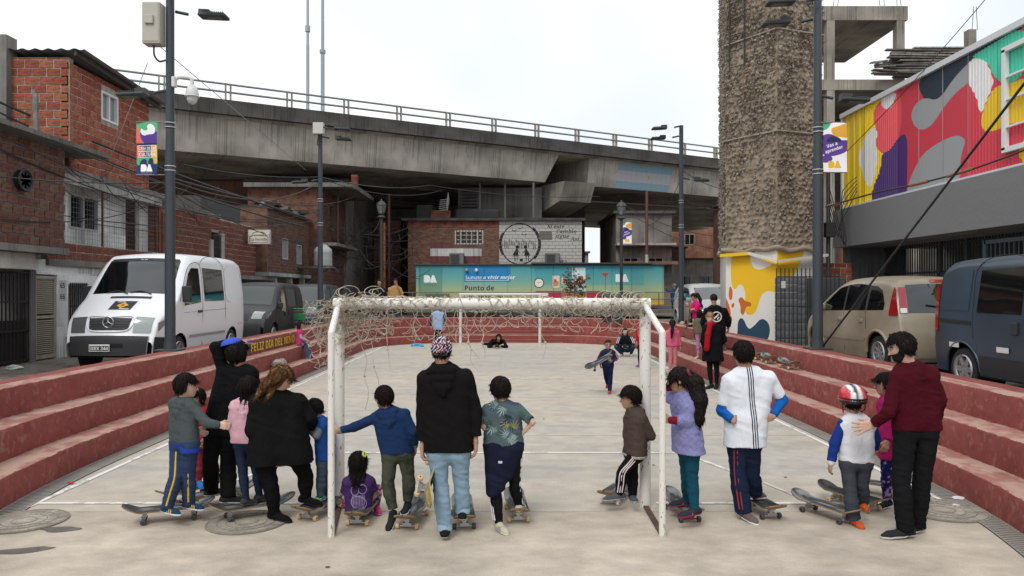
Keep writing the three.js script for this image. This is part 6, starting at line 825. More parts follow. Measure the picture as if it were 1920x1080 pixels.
{
  const t = thing('futsal_goal', 'near white chipped goal frame with tangled net', 'goal'), x0 = -1.685, x1 = 1.37, y = 2.02, z = -7.45;
  mesh('post', rod([x0, 0, z], [x0, y, z], 0.056, 0.056, 20), goalM, t); mesh('post', rod([x1, 0, z], [x1, y, z], 0.056, 0.056, 20), goalM, t); mesh('crossbar', rod([x0 - 0.05, y, z], [x1 + 0.05, y, z], 0.056, 0.056, 20), goalM, t);
  for (const [x, b] of [[x0, [-1.542, 0, -6.543]], [x1, [1.357, 0, -6.572]]]) { const e = [b[0], 1.78, b[2] + 0.02]; mesh('rear_stay', merge(rod([x, y - 0.03, z + 0.05], e, 0.03, 0.03, 12), rod(e, [b[0], 0, b[2] + 0.02], 0.03, 0.03, 12), new THREE.SphereGeometry(0.03, 10, 8).translate(...e)), goalM, t); mesh('ground_bar', bar([x, 0.012, z], [b[0], 0.012, b[2]], 0.05, 0.02), rustM, t); }
  const f = thing('futsal_goal', 'small white goal at the far end of the court', 'goal', [-0.3, 0, -29.55]), h = 1.57; const wm = M(0.62, 0.61, 0.58, 0.6);
  for (const x of [-h, h]) mesh('post', rod([x, 0, 0], [x, 2.0, 0], 0.055, 0.055, 12), wm, f); mesh('crossbar', rod([-h - 0.05, 2.0, 0], [h + 0.05, 2.0, 0], 0.055, 0.055, 12), wm, f); for (const x of [-h, h]) mesh('rear_stay', rod([x, 2, 0], [x, 1.0, -0.9], 0.03, 0.03, 8), wm, f);
  // net: loose cords wrapped and knotted over the crossbar
  const n = thing('goal_net', 'torn beige net bundled and tangled over the near goal crossbar', 'net'), A = [], B = [], K = [];
  const cord = (pts, r, arr) => arr.push(tube(pts, r, Math.max(4, pts.length * 3), 4));
  const drape = (nu, nv, fn, r0 = 0.003, skip = 0.06, r = r0 * 0.8) => { const P = []; for (let i = 0; i <= nu; i++) { P.push([]); for (let j = 0; j <= nv; j++) P[i].push(fn(i / nu, j / nv, i, j)); } for (let i = 0; i <= nu; i++) for (let j = 0; j < nv; j++) for (const d of [-1, 1]) { if ((i + j) % 2 || i + d < 0 || i + d > nu || rnd() < skip) continue; const a = P[i][j], b = P[i + d][j + 1], L = Math.hypot(a[0] - b[0], a[1] - b[1], a[2] - b[2]); cord([a, [(a[0] + b[0]) / 2 + rr(-0.2, 0.2) * L, (a[1] + b[1]) / 2 - rr(0, 0.25) * L, (a[2] + b[2]) / 2 + rr(-0.2, 0.2) * L], b], r, (i + j + d) % 3 ? A : B); if (j + 2 <= nv && i + d * 2 >= 0) { const c = P[i][Math.min(nv, j + 2)]; cord([b, [(b[0] + c[0]) / 2 + rr(-0.3, 0.3) * L, (b[1] + c[1]) / 2 - rr(0, 0.3) * L, (b[2] + c[2]) / 2 + rr(-0.2, 0.2) * L], c], r, (i + j) % 2 ? A : B); } K.push(new THREE.IcosahedronGeometry(0.0065, 0).translate(...b)); } };
  const nz = (u, v, s) => noise3(u * 7 + s, v * 7, s * 3) - 0.5;
  // wound round the bar, thicker towards the right end
  drape(64, 6, (u, v) => { const a = -2.4 + v * 5.2 + 2 * nz(u, v, 3), r = 0.068 + 0.02 * rnd() + (u > 0.72 ? 0.02 : 0); return [mix(x0, x1 + 0.04, u), y + Math.sin(a) * r - (u > 0.7 ? 0.03 * v : 0), z + Math.cos(a) * r]; }, 0.0042, 0.25);
  // ragged skirt hanging under the bar
  drape(60, 4, (u, v) => { const L = 0.12 + 0.2 * noise3(u * 9, 4, 7) + (u > 0.6 ? 0.06 : 0.02) + 0.16 * step(0.22, 0, u); return [mix(x0 + 0.05, x1 - 0.02, u) + 0.12 * nz(u * 3, v, 9), y - 0.05 - L * v + 0.06 * nz(u * 4, v * 2, 5), z + 0.05 + 0.12 * nz(u * 2, v, 2)]; }, 0.003, 0.3);
  // heap thrown over the left corner and trailing beside the post
  drape(14, 8, (u, v) => [x0 - 0.3 + 0.86 * u + 0.12 * nz(u * 2, v * 2, 4), y + 0.11 * Math.sin(u * 3.1) * (1 - v) - 0.42 * v * v * (1.1 - 0.5 * u) + 0.1 * nz(u * 3, v * 3, 8), z + 0.28 - 0.4 * v + 0.2 * nz(u * 2, v * 2, 6)], 0.0034, 0.12);
  drape(10, 9, (u, v) => [x0 - 0.28 + 0.54 * u * (1 - 0.35 * v) + 0.14 * nz(u * 3, v * 2, 14), y - 0.02 - 0.62 * v + 0.14 * nz(u * 3, v * 3, 18), z + 0.05 + 0.25 * nz(u * 2, v * 2, 16)], 0.0032, 0.2);
  drape(8, 6, (u, v) => [x0 + 0.05 + 0.5 * u + 0.12 * nz(u * 3, v * 2, 24), y - 0.08 - 0.42 * v * (1 - 0.5 * u) + 0.1 * nz(u * 3, v * 3, 28), z + 0.04 + 0.15 * nz(u * 2, v * 2, 26)], 0.003, 0.2);
  drape(18, 10, (u, v) => [x0 - 0.22 + 0.6 * u + 0.16 * nz(u * 4, v * 3, 34), y + 0.04 - 0.4 * v * (1.1 - 0.6 * u) + 0.14 * nz(u * 4, v * 4, 38), z + 0.06 + 0.22 * nz(u * 3, v * 3, 36)], 0.0032, 0.25);
  drape(44, 5, (u, v) => { const a = -2.6 + v * 5.6 + 3 * nz(u * 2, v, 43), r = 0.07 + 0.03 * rnd(); return [mix(0.3, x1 + 0.05, u), y - 0.015 + Math.sin(a) * r - 0.05 * v, z + Math.cos(a) * r]; }, 0.0032, 0.2);
  for (let i = 0; i < 14; i++) { const cx = i < 9 ? x1 + rr(-0.5, 0.08) : x0 + rr(-0.1, 0.5), r = rr(0.03, 0.075), pts = [], yy = y + (i < 9 ? 0.07 : 0.12); for (let k = 0; k <= 8; k++) { const a = k / 8 * 6; pts.push([cx + Math.cos(a) * r * 1.3, yy + Math.sin(a) * r * 0.8, z + 0.02 * k]); } cord(pts, 0.0034, A); }
  for (const [x, l, sx] of [[-0.75, 0.6, 0.05], [-0.62, 0.75, -0.1], [-0.45, 0.6, 0.12], [-0.25, 0.5, 0], [0.35, 0.5, 0.02], [-0.9, 0.4, -0.05], [-0.5, 0.5, 0.2], [-1.45, 1.0, 0.06], [-1.4, 0.85, 0.1], [-1.2, 0.6, 0.05]]) { const p = [[x, y - 0.05, z + 0.05]]; for (let k = 1; k <= 6; k++) p.push([x + sx * k / 6 + rr(-0.035, 0.035), y - 0.05 - l * k / 6, z + 0.05 + rr(-0.03, 0.03)]); cord(p, 0.003, A); K.push(new THREE.IcosahedronGeometry(0.014, 0).translate(...p[4])); }
  tag(mesh('cords', merge(A), grainM(0.66, 0.59, 0.48), n), null, null, null, 'stuff'); tag(mesh('cords', merge(B), grainM(0.55, 0.48, 0.38), n), null, null, null, 'stuff'); mesh('knots', merge(K), grainM(0.55, 0.48, 0.38), n);
}
const T_grip = tex(256, 128, (u, v) => { const a = fbmT(u, v, 6, 4, 5, 171), b = hash3(u * 256, v * 128, 8); return 0.2 + 0.3 * step(0.45, 0.75, a) + 0.06 * (b - 0.5); }, true, [1, 1]);
const gripM = new THREE.MeshStandardMaterial({ map: T_grip, roughness: 0.95 }), gripDark = new THREE.MeshStandardMaterial({ map: T_grip, roughness: 0.95, color: 0x8a8a8a }), deckM = grainM(0.3, 0.2, 0.11, 0.7), truckM = metalM(0.45, 0.45, 0.44, 0.45, 0.7);
function deckShape(off, thick, L = 0.8, W = 0.2) {
  const nu = 40, nv = 8, pos = [], uv = [], idx = []; const hw = (x) => { const e = Math.max(0, Math.abs(x) - (L / 2 - W / 2)) / (W / 2); return W / 2 * Math.sqrt(Math.max(0, 1 - e * e * 0.999)) ; };
  const hy = (x, z) => { const e = Math.max(0, Math.abs(x) - 0.255); return e * 0.36 + 0.9 * e * e + 0.9 * z * z; };
  for (const s of [1, 0]) for (let i = 0; i <= nu; i++) for (let j = 0; j <= nv; j++) { const x = -Math.cos(i / nu * Math.PI) * L / 2, z = (j / nv * 2 - 1) * Math.max(0.004, hw(x)) ; pos.push(x, hy(x, z) + off - (s ? 0 : thick), z); uv.push(i / nu, j / nv); }
  const N = (nu + 1) * (nv + 1), q = (a, b, c, d) => idx.push(a, b, c, b, d, c); for (let s = 0; s < 2; s++) for (let i = 0; i < nu; i++) for (let j = 0; j < nv; j++) { const a = s * N + i * (nv + 1) + j, b = a + nv + 1; s ? q(a, b, a + 1, b + 1) : q(a, a + 1, b, b + 1); }
  for (let i = 0; i < nu; i++) { const a = i * (nv + 1), b = a + nv + 1; q(a, b, a + N, b + N); q(a + nv, a + nv + N, b + nv, b + nv + N); }
  const g = new THREE.BufferGeometry(); g.setAttribute('position', new THREE.Float32BufferAttribute(pos, 3)); g.setAttribute('uv', new THREE.Float32BufferAttribute(uv, 2)); g.setIndex(idx); return toCreasedNormals(g, 0.8);
}
const deckG = deckShape(0.112, 0.012), gripG = deckShape(0.1145, 0.002, 0.79, 0.194), wheelG = lathe([[0.008, -0.016], [0.02, -0.018], [0.027, -0.012], [0.027, 0.012], [0.02, 0.018], [0.008, 0.016]], 18).rotateX(HP), truckG = merge(bx(0.08, 0.012, 0.055, 0, 0.094, 0), bx(0.04, 0.04, 0.035, 0.006, 0.072, 0), rod([0, 0.03, -0.075], [0, 0.03, 0.075], 0.008, 0.008, 8), bx(0.03, 0.03, 0.08, 0, 0.042, 0));
const wheelCols = [M(0.05, 0.05, 0.05, 0.6), M(0.55, 0.4, 0.2, 0.6), M(0.62, 0.6, 0.55, 0.6), M(0.03, 0.03, 0.03, 0.6)];
function skateboard(label, p, turn, o = {}) {
  const t = thing('skateboard', label, 'skateboard', p, turn, o.group); if (o.rot) t.rotation.set(...o.rot, 'YXZ'); if (o.q) t.quaternion.copy(o.q);
  mesh('deck', deckG, o.deck || deckM, t); mesh('grip_tape', gripG, o.grip || gripM, t);
  for (const s of [-0.215, 0.215]) { const k = mesh('truck', truckG, o.truck || truckM, t); k.position.set(s, 0, 0); k.rotation.y = s > 0 ? Math.PI : 0; for (const z of [-0.088, 0.088]) { const w = mesh('wheel', wheelG, wheelCols[o.w || 0], k); w.position.set(0, 0.027, z); } }
  return t;
}
{
  const R = (d) => d * Math.PI / 180;
  skateboard('dark skateboard under the boy in grey hoodie, leftmost', [-3.172, 0, -7.0], R(22), { w: 0 });
  skateboard('brown skateboard behind the boy in grey hoodie', [-3.266, 0, -7.7], R(62), { w: 0, grip: gripDark });
  skateboard('skateboard under the tall youth in black', [-2.931, 0, -7.55], R(40), { w: 1 });
  skateboard('skateboard under the girl in pink hoodie', [-2.424, 0, -7.1], R(32), { w: 0 });
  skateboard('skateboard under the small boy in blue vest', [-1.804, 0, -7.2], R(70), { w: 1, grip: gripDark });
  skateboard('skateboard under the sitting girl in purple', [-1.36, 0, -7.05], R(86), { w: 1 });
  skateboard('skateboard beside the boy in navy hoodie and olive trousers', [-0.884, 0, -6.95], R(84), { w: 1 });
  skateboard('skateboard under the man in jeans and patterned cap', [-0.415, 0, -6.95], R(96), { w: 0 });
  skateboard('skateboard under the boy in leaf print shirt', [0.084, 0, -7.15], R(94), { w: 1 });
  skateboard('worn skateboard under the boy leaning on the goal post', [1.129, 0, -7.7], R(62), { w: 2 });
  skateboard('skateboard with red truck under the girl in lilac coat', [1.662, 0, -7.15], R(98), { w: 0, truck: metalM(0.3, 0.03, 0.03, 0.5, 0.3) });
  skateboard('skateboard behind the teenager in the white shirt', [2.434, 0, -7.25], R(102), { w: 0, grip: gripDark });
  skateboard('empty dark skateboard left of the boy in red helmet', [3.033, 0, -7.1], R(116), { w: 0 });
  skateboard('skateboard under the boy in red helmet', [3.448, 0, -7.45], R(118), { w: 1, grip: gripDark });
  skateboard('skateboard with orange wheels beside the girl in magenta', [3.97, 0, -7.85], R(140), { w: 1 });
  for (const [px, py, a, l] of [[1280, 658, 20, 0], [1425, 668, 158, 1], [1462, 680, 160, 2], [1400, 661, 150, 3]]) { if (px === 1280) continue; const Z = 5.19 * 1400 / (px - 952); skateboard(['', 'skateboard lying on the right bleacher step, middle of three', 'skateboard lying on the right bleacher step, nearest the minivan', 'skateboard lying on the right bleacher step, behind the teenager head'][l], [5.36, 0.672, -Z], R(90 + (l - 2) * 8), { w: 1 }); }
  skateboard('skateboard lying on the right bleacher behind the woman in red scarf', [5.36, 0.672, -18.9], R(88), { w: 1 });
}
{ // litter and small things
  const lt = (l, x, y, z, s, m, name = 'litter') => { const t = mesh(name, (() => { const g = new THREE.IcosahedronGeometry(s, 1), p = g.attributes.position; for (let i = 0; i < p.count; i++) { const k = 0.6 + 0.8 * noise3(p.getX(i) * 40 + x, p.getY(i) * 40, p.getZ(i) * 40); p.setXYZ(i, p.getX(i) * k * 1.5, p.getY(i) * k * 0.45, p.getZ(i) * k); } g.computeVertexNormals(); return g; })(), m); t.position.set(x, y + s * 0.25, z); tag(t, l, 'litter'); };
  const wh = M(0.6, 0.6, 0.58, 0.8); lt('crumpled white paper by the right bleacher foot', 4.656, 0, -7.7, 0.045, wh, 'crumpled_paper'); lt('tiny white scrap by the right manhole cover', 4.479, 0, -7.45, 0.03, wh, 'paper_scrap'); lt('small blue plastic scrap near the far goal', -3.477, 0, -28.8, 0.18, M(0.05, 0.35, 0.6, 0.5), 'plastic_scrap'); lt('small red scrap on the left drain grate', -4.85, 0.01, -8.3, 0.026, M(0.4, 0.02, 0.02, 0.6), 'red_scrap'); lt('red and white can on the left street', -7.6, YL, -15.6, 0.08, M(0.5, 0.1, 0.1, 0.5), 'crushed_can'); lt('blue scrap on the left street', -7.5, YL, -14.7, 0.07, M(0.06, 0.1, 0.3, 0.6), 'plastic_scrap'); lt('white litter at the left edge of the street', -10.2, YL, -15.4, 0.12, wh, 'paper_scrap'); lt('yellow green ball by the left bleacher foot', -6.212, 0, -19.7, 0.06, M(0.25, 0.25, 0.04, 0.8), 'small_ball'); lt('white scrap on the far bleacher step', -3, 0.68, -31.35, 0.1, wh, 'paper_scrap');
  ['near the left manhole cover', 'left of the middle line', 'behind the tall youth', 'right of the goal area line', 'beside the right sideline', 'near the right drain grate', 'in the dusty foreground', 'in the middle of the court', 'beyond the diagonal line'].forEach((l, i) => lt('tiny brown leaf ' + l, [-3.9, -2.2, -3.0, 1.8, 3.2, 4.2, -1.4, 0.6, 2.6][i], 0, -[6.2, 9.4, 8.8, 9.2, 8.6, 8.2, 5.8, 12.5, 11.8][i], 0.014, M(0.1, 0.06, 0.03, 0.9), 'dry_leaf'));
  const r = thing('rubble_block', 'broken grey concrete lump on the left bleacher step', 'rubble', [-5.38, 0.32, -17.5]); mesh('lump', new THREE.DodecahedronGeometry(0.14, 0).scale(1.1, 0.9, 1), grainM(0.3, 0.27, 0.23), r).position.y = 0.11; mesh('lump', new THREE.DodecahedronGeometry(0.12, 0).scale(1, 1.1, 0.9), grainM(0.27, 0.24, 0.2), r).position.set(0.02, 0.1, -0.24);
  const tx = canvasTex(1024, 160, (c, w, h) => { c.clearRect(0, 0, w, h); c.fillStyle = '#c9b423'; c.font = 'bold 150px sans-serif'; c.fillText('FELIZ DIA DEL NIÑO', 8, 138, w - 16); });
  const pm = new THREE.MeshStandardMaterial({ map: tx, transparent: true, alphaTest: 0.5, roughness: 0.8 }); const g = new THREE.PlaneGeometry(3.6, 0.29).rotateY(HP).translate(XC - 5.74 + 0.032, 0.84, -18.9); mesh('painted_greeting', g, pm, bleacher).userData.label = 'yellow hand painted greeting Feliz dia del nino';
}

// ---------------------------------------------------------------- figure kit: distance fields joined smoothly and meshed as surface nets
const vsub = (a, b) => [a[0] - b[0], a[1] - b[1], a[2] - b[2]], vadd = (a, b) => [a[0] + b[0], a[1] + b[1], a[2] + b[2]], vmul = (a, k) => [a[0] * k, a[1] * k, a[2] * k], vlen = (a) => Math.hypot(a[0], a[1], a[2]), vnorm = (a) => vmul(a, 1 / (vlen(a) || 1)), vdot = (a, b) => a[0] * b[0] + a[1] * b[1] + a[2] * b[2], vcross = (a, b) => [a[1] * b[2] - a[2] * b[1], a[2] * b[0] - a[0] * b[2], a[0] * b[1] - a[1] * b[0]], vlerp = (a, b, t) => [mix(a[0], b[0], t), mix(a[1], b[1], t), mix(a[2], b[2], t)];
const cap = (a, b, ra, rb = ra, k = 0.03) => ({ a, b, ra, rb, k });
function field(prims, cell, o = {}) {
  let lo = [1e9, 1e9, 1e9], hi = [-1e9, -1e9, -1e9];
  for (const p of prims) { const r = p.fn ? 0 : Math.max(p.ra, p.rb), A = p.fn ? p.lo : p.a, B = p.fn ? p.hi : p.b; for (let i = 0; i < 3; i++) { lo[i] = Math.min(lo[i], A[i] - r, B[i] - r); hi[i] = Math.max(hi[i], A[i] + r, B[i] + r); } }
  const pad = cell * 2 + (o.wr || 0); lo = lo.map((v) => v - pad); hi = hi.map((v) => v + pad);
  const n = [0, 1, 2].map((i) => Math.ceil((hi[i] - lo[i]) / cell) + 1), [nx, ny, nz] = n, F = new Float32Array(nx * ny * nz).fill(1);
  for (const p of prims) {
    const m = p.k + cell * 2, r = p.fn ? 0 : Math.max(p.ra, p.rb), A = p.fn ? p.lo : p.a, B = p.fn ? p.hi : p.b, s = [0, 0, 0], e = [0, 0, 0];
    for (let i = 0; i < 3; i++) { s[i] = clamp(Math.floor((Math.min(A[i], B[i]) - r - m - lo[i]) / cell), 0, n[i] - 1); e[i] = clamp(Math.ceil((Math.max(A[i], B[i]) + r + m - lo[i]) / cell), 0, n[i] - 1); }
    const dx = p.fn ? 0 : p.b[0] - p.a[0], dy = p.fn ? 0 : p.b[1] - p.a[1], dz = p.fn ? 0 : p.b[2] - p.a[2], dd = dx * dx + dy * dy + dz * dz || 1e-9, k = p.k;
    for (let z = s[2]; z <= e[2]; z++) for (let y = s[1]; y <= e[1]; y++) for (let x = s[0]; x <= e[0]; x++) {
      const X = lo[0] + x * cell, Y = lo[1] + y * cell, Z = lo[2] + z * cell; let d;
      if (p.fn) d = p.fn(X, Y, Z); else { const ax = X - p.a[0], ay = Y - p.a[1], az = Z - p.a[2]; let t = (ax * dx + ay * dy + az * dz) / dd; t = t < 0 ? 0 : t > 1 ? 1 : t; const ex = ax - dx * t, ey = ay - dy * t, ez = az - dz * t; d = Math.sqrt(ex * ex + ey * ey + ez * ez) - (p.ra + (p.rb - p.ra) * t); if (p.fb) { const q = ((X - p.b[0]) * dx + (Y - p.b[1]) * dy + (Z - p.b[2]) * dz) / Math.sqrt(dd) - 0.004; if (q > d) d = q; } }
      const i = (z * ny + y) * nx + x, f = F[i], h = Math.max(k - Math.abs(f - d), 0) / k; F[i] = (f < d ? f : d) - h * h * k * 0.25;
    }
  }
  const { wr = 0, wf = 14, cuts = [] } = o;
  if (wr || cuts.length) for (let z = 0, i = 0; z < nz; z++) for (let y = 0; y < ny; y++) for (let x = 0; x < nx; x++, i++) {
    let f = F[i]; if (f > 0.08 || f < -0.08) { if (f > 0.08) continue; }
    const X = lo[0] + x * cell, Y = lo[1] + y * cell, Z = lo[2] + z * cell;
    if (wr && Math.abs(f) < 0.06) { const w = noise3(X * wf * 0.6 + 7, Y * wf * 1.3 + X * 5, Z * wf * 0.6), w2 = noise3(X * wf * 1.7, Y * wf * 1.5 - X * 9, Z * wf * 1.7 + 3); f += wr * ((Math.abs(w - 0.5) * 2 - 0.45) + 0.25 * (Math.abs(w2 - 0.5) * 2 - 0.5)); }
    for (const c of cuts) { const d = c(X, Y, Z); if (d > f) f = d; }
    F[i] = f;
  }
  // surface nets
  const id = new Int32Array(nx * ny * nz).fill(-1), pos = [], idx = [], sx = 1, sy = nx, sz = nx * ny, cor = [0, sx, sy, sx + sy, sz, sx + sz, sy + sz, sx + sy + sz], ed = [[0, 1], [0, 2], [0, 4], [1, 3], [1, 5], [2, 3], [2, 6], [3, 7], [4, 5], [4, 6], [5, 7], [6, 7]];
  for (let z = 0; z < nz - 1; z++) for (let y = 0; y < ny - 1; y++) for (let x = 0; x < nx - 1; x++) {
    const b = (z * ny + y) * nx + x; let mask = 0; for (let c = 0; c < 8; c++) if (F[b + cor[c]] < 0) mask |= 1 << c; if (mask === 0 || mask === 255) continue;
    let px = 0, py = 0, pz = 0, k = 0; for (const [u, v] of ed) { if (((mask >> u) & 1) === ((mask >> v) & 1)) continue; const a = F[b + cor[u]], c = F[b + cor[v]], t = a / (a - c); px += mix(u & 1, v & 1, t); py += mix((u >> 1) & 1, (v >> 1) & 1, t); pz += mix((u >> 2) & 1, (v >> 2) & 1, t); k++; }
    id[b] = pos.length / 3; pos.push(lo[0] + (x + px / k) * cell, lo[1] + (y + py / k) * cell, lo[2] + (z + pz / k) * cell);
  }
  const quad = (a, b, c, d, flip) => { if (a < 0 || b < 0 || c < 0 || d < 0) return; flip ? idx.push(a, b, c, a, c, d) : idx.push(a, c, b, a, d, c); };
  for (let z = 1; z < nz - 1; z++) for (let y = 1; y < ny - 1; y++) for (let x = 1; x < nx - 1; x++) { const b = (z * ny + y) * nx + x, s = F[b] < 0; if ((F[b + sx] < 0) !== s) quad(id[b], id[b - sy], id[b - sy - sz], id[b - sz], !s); if ((F[b + sy] < 0) !== s) quad(id[b], id[b - sz], id[b - sz - sx], id[b - sx], !s); if ((F[b + sz] < 0) !== s) quad(id[b], id[b - sx], id[b - sx - sy], id[b - sy], !s); }
  const g = new THREE.BufferGeometry(), P = new Float32Array(pos), uv = new Float32Array(P.length / 3 * 2); for (let i = 0; i < uv.length / 2; i++) { uv[i * 2] = P[i * 3] + P[i * 3 + 2] * 0.6; uv[i * 2 + 1] = P[i * 3 + 1]; }
  g.setAttribute('position', new THREE.BufferAttribute(P, 3)); g.setAttribute('uv', new THREE.BufferAttribute(uv, 2)); g.setIndex(idx); g.computeVertexNormals(); return g;
}
function tint(g, fn) { const p = g.attributes.position, c = new Float32Array(p.count * 3); for (let i = 0; i < p.count; i++) c.set(fn(p.getX(i), p.getY(i), p.getZ(i)), i * 3); g.setAttribute('color', new THREE.BufferAttribute(c, 3)); return g; }
T.crease = tex(512, 512, (u, v) => { const a = fbmT(u, v, 5, 4, 4, 181), b = fbmT(u, v, 9, 7, 3, 187), w = (n) => 1 - Math.pow(Math.abs(2 * n - 1), 0.6); return 0.15 + 0.55 * w(clamp(0.5 + (a - 0.5) * 2.2)) * 0.7 + 0.3 * w(clamp(0.5 + (b - 0.5) * 2.2)) + 0.05 * (hash3(u * 512, v * 512, 7) - 0.5); }, false, [1.7, 1.7]);
const vcM = new THREE.MeshPhysicalMaterial({ vertexColors: true, roughness: 0.9, specularIntensity: 0.15, bumpMap: T.crease, bumpScale: 0.007 }), skinVM = new THREE.MeshPhysicalMaterial({ vertexColors: true, roughness: 0.55, sheen: 0.15 });
const hairVM = new THREE.MeshPhysicalMaterial({ vertexColors: true, roughness: 0.75, specularIntensity: 0.35 });
const BLACK = [0.013, 0.0125, 0.013], HAIR = [0.012, 0.009, 0.008], SKIN = [0.36, 0.2, 0.13], SKIN2 = [0.29, 0.155, 0.1], SKINL = [0.5, 0.31, 0.235];
// joints: head, neck, shoulder L R, elbow L R, wrist L R, hip L R, knee L R, ankle L R, toe L R
function person(o) {
  const J = o.J.map((p) => p.slice()), h = o.h, s = h / 1.75, fat = (o.fat || 1) * (o.h < 1.5 ? 0.95 : 1), near = -J[0][2] < 10, mid = -J[0][2] < 24, CC = near ? 0.0098 : mid ? 0.018 : 0.026, HC = near ? 0.0065 : mid ? 0.011 : 0.016;
  const g0 = o.g || [0, 0], H = 0.068 * s;
  for (const i of [0, 1]) if (g0[i] !== null) { const gy = g0[i]; J[12 + i][1] = gy + H + 0.012; J[14 + i][1] = gy; }
  const base = [(J[12][0] + J[13][0]) / 2, Math.min(J[12][1], J[13][1]) - H, (J[12][2] + J[13][2]) / 2];
  const t = thing('person', o.label, 'person', base, 0, o.group); for (let i = 0; i < 16; i++) J[i] = vsub(J[i], base);
  J[1][1] -= 0.03 * s; const [hd, nk, sL, sR, eL, eR, wL, wR, hL, hR, kL, kR, aL, aR, tL, tR] = J, R = vnorm(vsub(sR, sL)), pel = vlerp(hL, hR, 0.5), up = vnorm(vsub(nk, pel)), fwd = vnorm(vcross(up, R)), hh = 0.157 + 0.043 * h;
  const D = Math.PI / 180, yaw = o.look[0] * D, pit = (o.look[1] || 0) * D, fz = [Math.sin(yaw) * Math.cos(pit), Math.sin(pit), -Math.cos(yaw) * Math.cos(pit)], fx = vnorm(vcross([Math.sin((o.look[2] || 0) * D) * 0.5, 1, 0], fz)), fy = vcross(fz, fx);      // fx points to the figure's left
  const toHead = (X, Y, Z) => { const d = [(X - hd[0]) / hh, (Y - hd[1]) / hh, (Z - hd[2]) / hh]; return [vdot(d, fx), vdot(d, fy), vdot(d, fz)]; }, HP3 = (x, y, z) => [0, 1, 2].map((i) => hd[i] + hh * (fx[i] * x + fy[i] * y + fz[i] * z));
  const ell = (q, c, r) => { const x = (q[0] - c[0]) / r[0], y = (q[1] - c[1]) / r[1], z = (q[2] - c[2]) / r[2]; return (Math.hypot(x, y, z) - 1) * Math.min(...r) * 1.05; };
  const smn = (a, b, k) => { const e = Math.max(k - Math.abs(a - b), 0) / k; return Math.min(a, b) - e * e * k * 0.25; };
  const box3 = (m) => ({ lo: [hd[0] - m * hh, hd[1] - m * hh, hd[2] - m * hh], hi: [hd[0] + m * hh, hd[1] + m * hh, hd[2] + m * hh] });
  // ---- body: trunk and limbs, then finer head and hands, merged into one mesh
  const ua = 0.041 * s * fat, fa = 0.036 * s * fat, th = 0.071 * s * fat, ca = 0.047 * s * fat;
  const torso = (inf, dn = 0) => { const a = vlerp(sL, sR, 0.13), b = vlerp(sR, sL, 0.13), r = 0.074 * s * fat; return [cap(vadd(a, vmul(up, -0.05 * s)), vadd(hL, vmul(up, -dn)), r + inf, r * (dn ? 1.22 : 1.06) + inf, 0.06), cap(vadd(b, vmul(up, -0.05 * s)), vadd(hR, vmul(up, -dn)), r + inf, r * (dn ? 1.22 : 1.06) + inf, 0.06), cap(vlerp(nk, pel, 0.12), vlerp(nk, pel, 0.9), r * 1.02 + inf, r * 1.12 + inf, 0.06), cap(vadd(sL, vmul(up, -0.012 * s)), vadd(sR, vmul(up, -0.012 * s)), 0.05 * s * fat + inf * 0.8, 0.05 * s * fat + inf * 0.8, 0.05), cap(vlerp(sL, nk, 0.6), nk, 0.05 * s + inf, 0.05 * s + inf * 0.6, 0.04), cap(vlerp(sR, nk, 0.6), nk, 0.05 * s + inf, 0.05 * s + inf * 0.6, 0.04), ...(o.belly ? [cap(vadd(vlerp(nk, pel, 0.7), vmul(fwd, 0.05)), vadd(pel, vmul(fwd, 0.05)), r * o.belly + inf, r * o.belly + inf, 0.06)] : [])]; };
  const arm = (S, E, Wr, inf, a = 0, b = 1) => { const out = [], q = (t2) => t2 < 0.5 ? vlerp(S, E, t2 * 2) : vlerp(E, Wr, t2 * 2 - 1), rad = (t2) => mix(ua * 1.12, t2 < 0.5 ? ua : fa * 0.72, t2 < 0.5 ? t2 * 2 : t2 * 2 - 1) + inf; if (a < 0.5) out.push(cap(q(a), q(Math.min(0.5, b)), rad(a), mix(ua * 1.12, ua * 0.92, Math.min(1, b * 2)) + inf, 0.016)); if (b > 0.5) out.push(cap(q(Math.max(0.5, a)), q(b), ua * 0.92 + inf, mix(fa, fa * 0.72, b * 2 - 1) + inf, 0.014)); if (b < 1) out[out.length - 1].fb = 1; return out; };
  const leg = (Hp, K, A, inf, fl = 0, fb = 0) => [cap(Hp, K, th * 1.1 + inf, th * 0.76 + inf, 0.014), cap(K, vlerp(K, A, 0.35), th * 0.74 + inf, ca * 1.1 + inf + fl * 0.35, 0.014), cap(vlerp(K, A, 0.35), A, ca * 1.1 + inf + fl * 0.35, ca * 0.72 + inf + fl, 0.014)].map((q, i) => { if (fb && i === 2) q.fb = 1; return q; });
  const bodyG = [field([...torso(-0.012), cap(hL, hR, 0.085 * s * fat, 0.085 * s * fat, 0.05), ...arm(sL, eL, wL, -0.003), ...arm(sR, eR, wR, -0.003), ...leg(hL, kL, aL, -0.014), ...leg(hR, kR, aR, -0.014), cap(nk, HP3(0, -0.22, -0.1), 0.056 * s, 0.054 * s, 0.02)], near ? 0.013 : CC)];
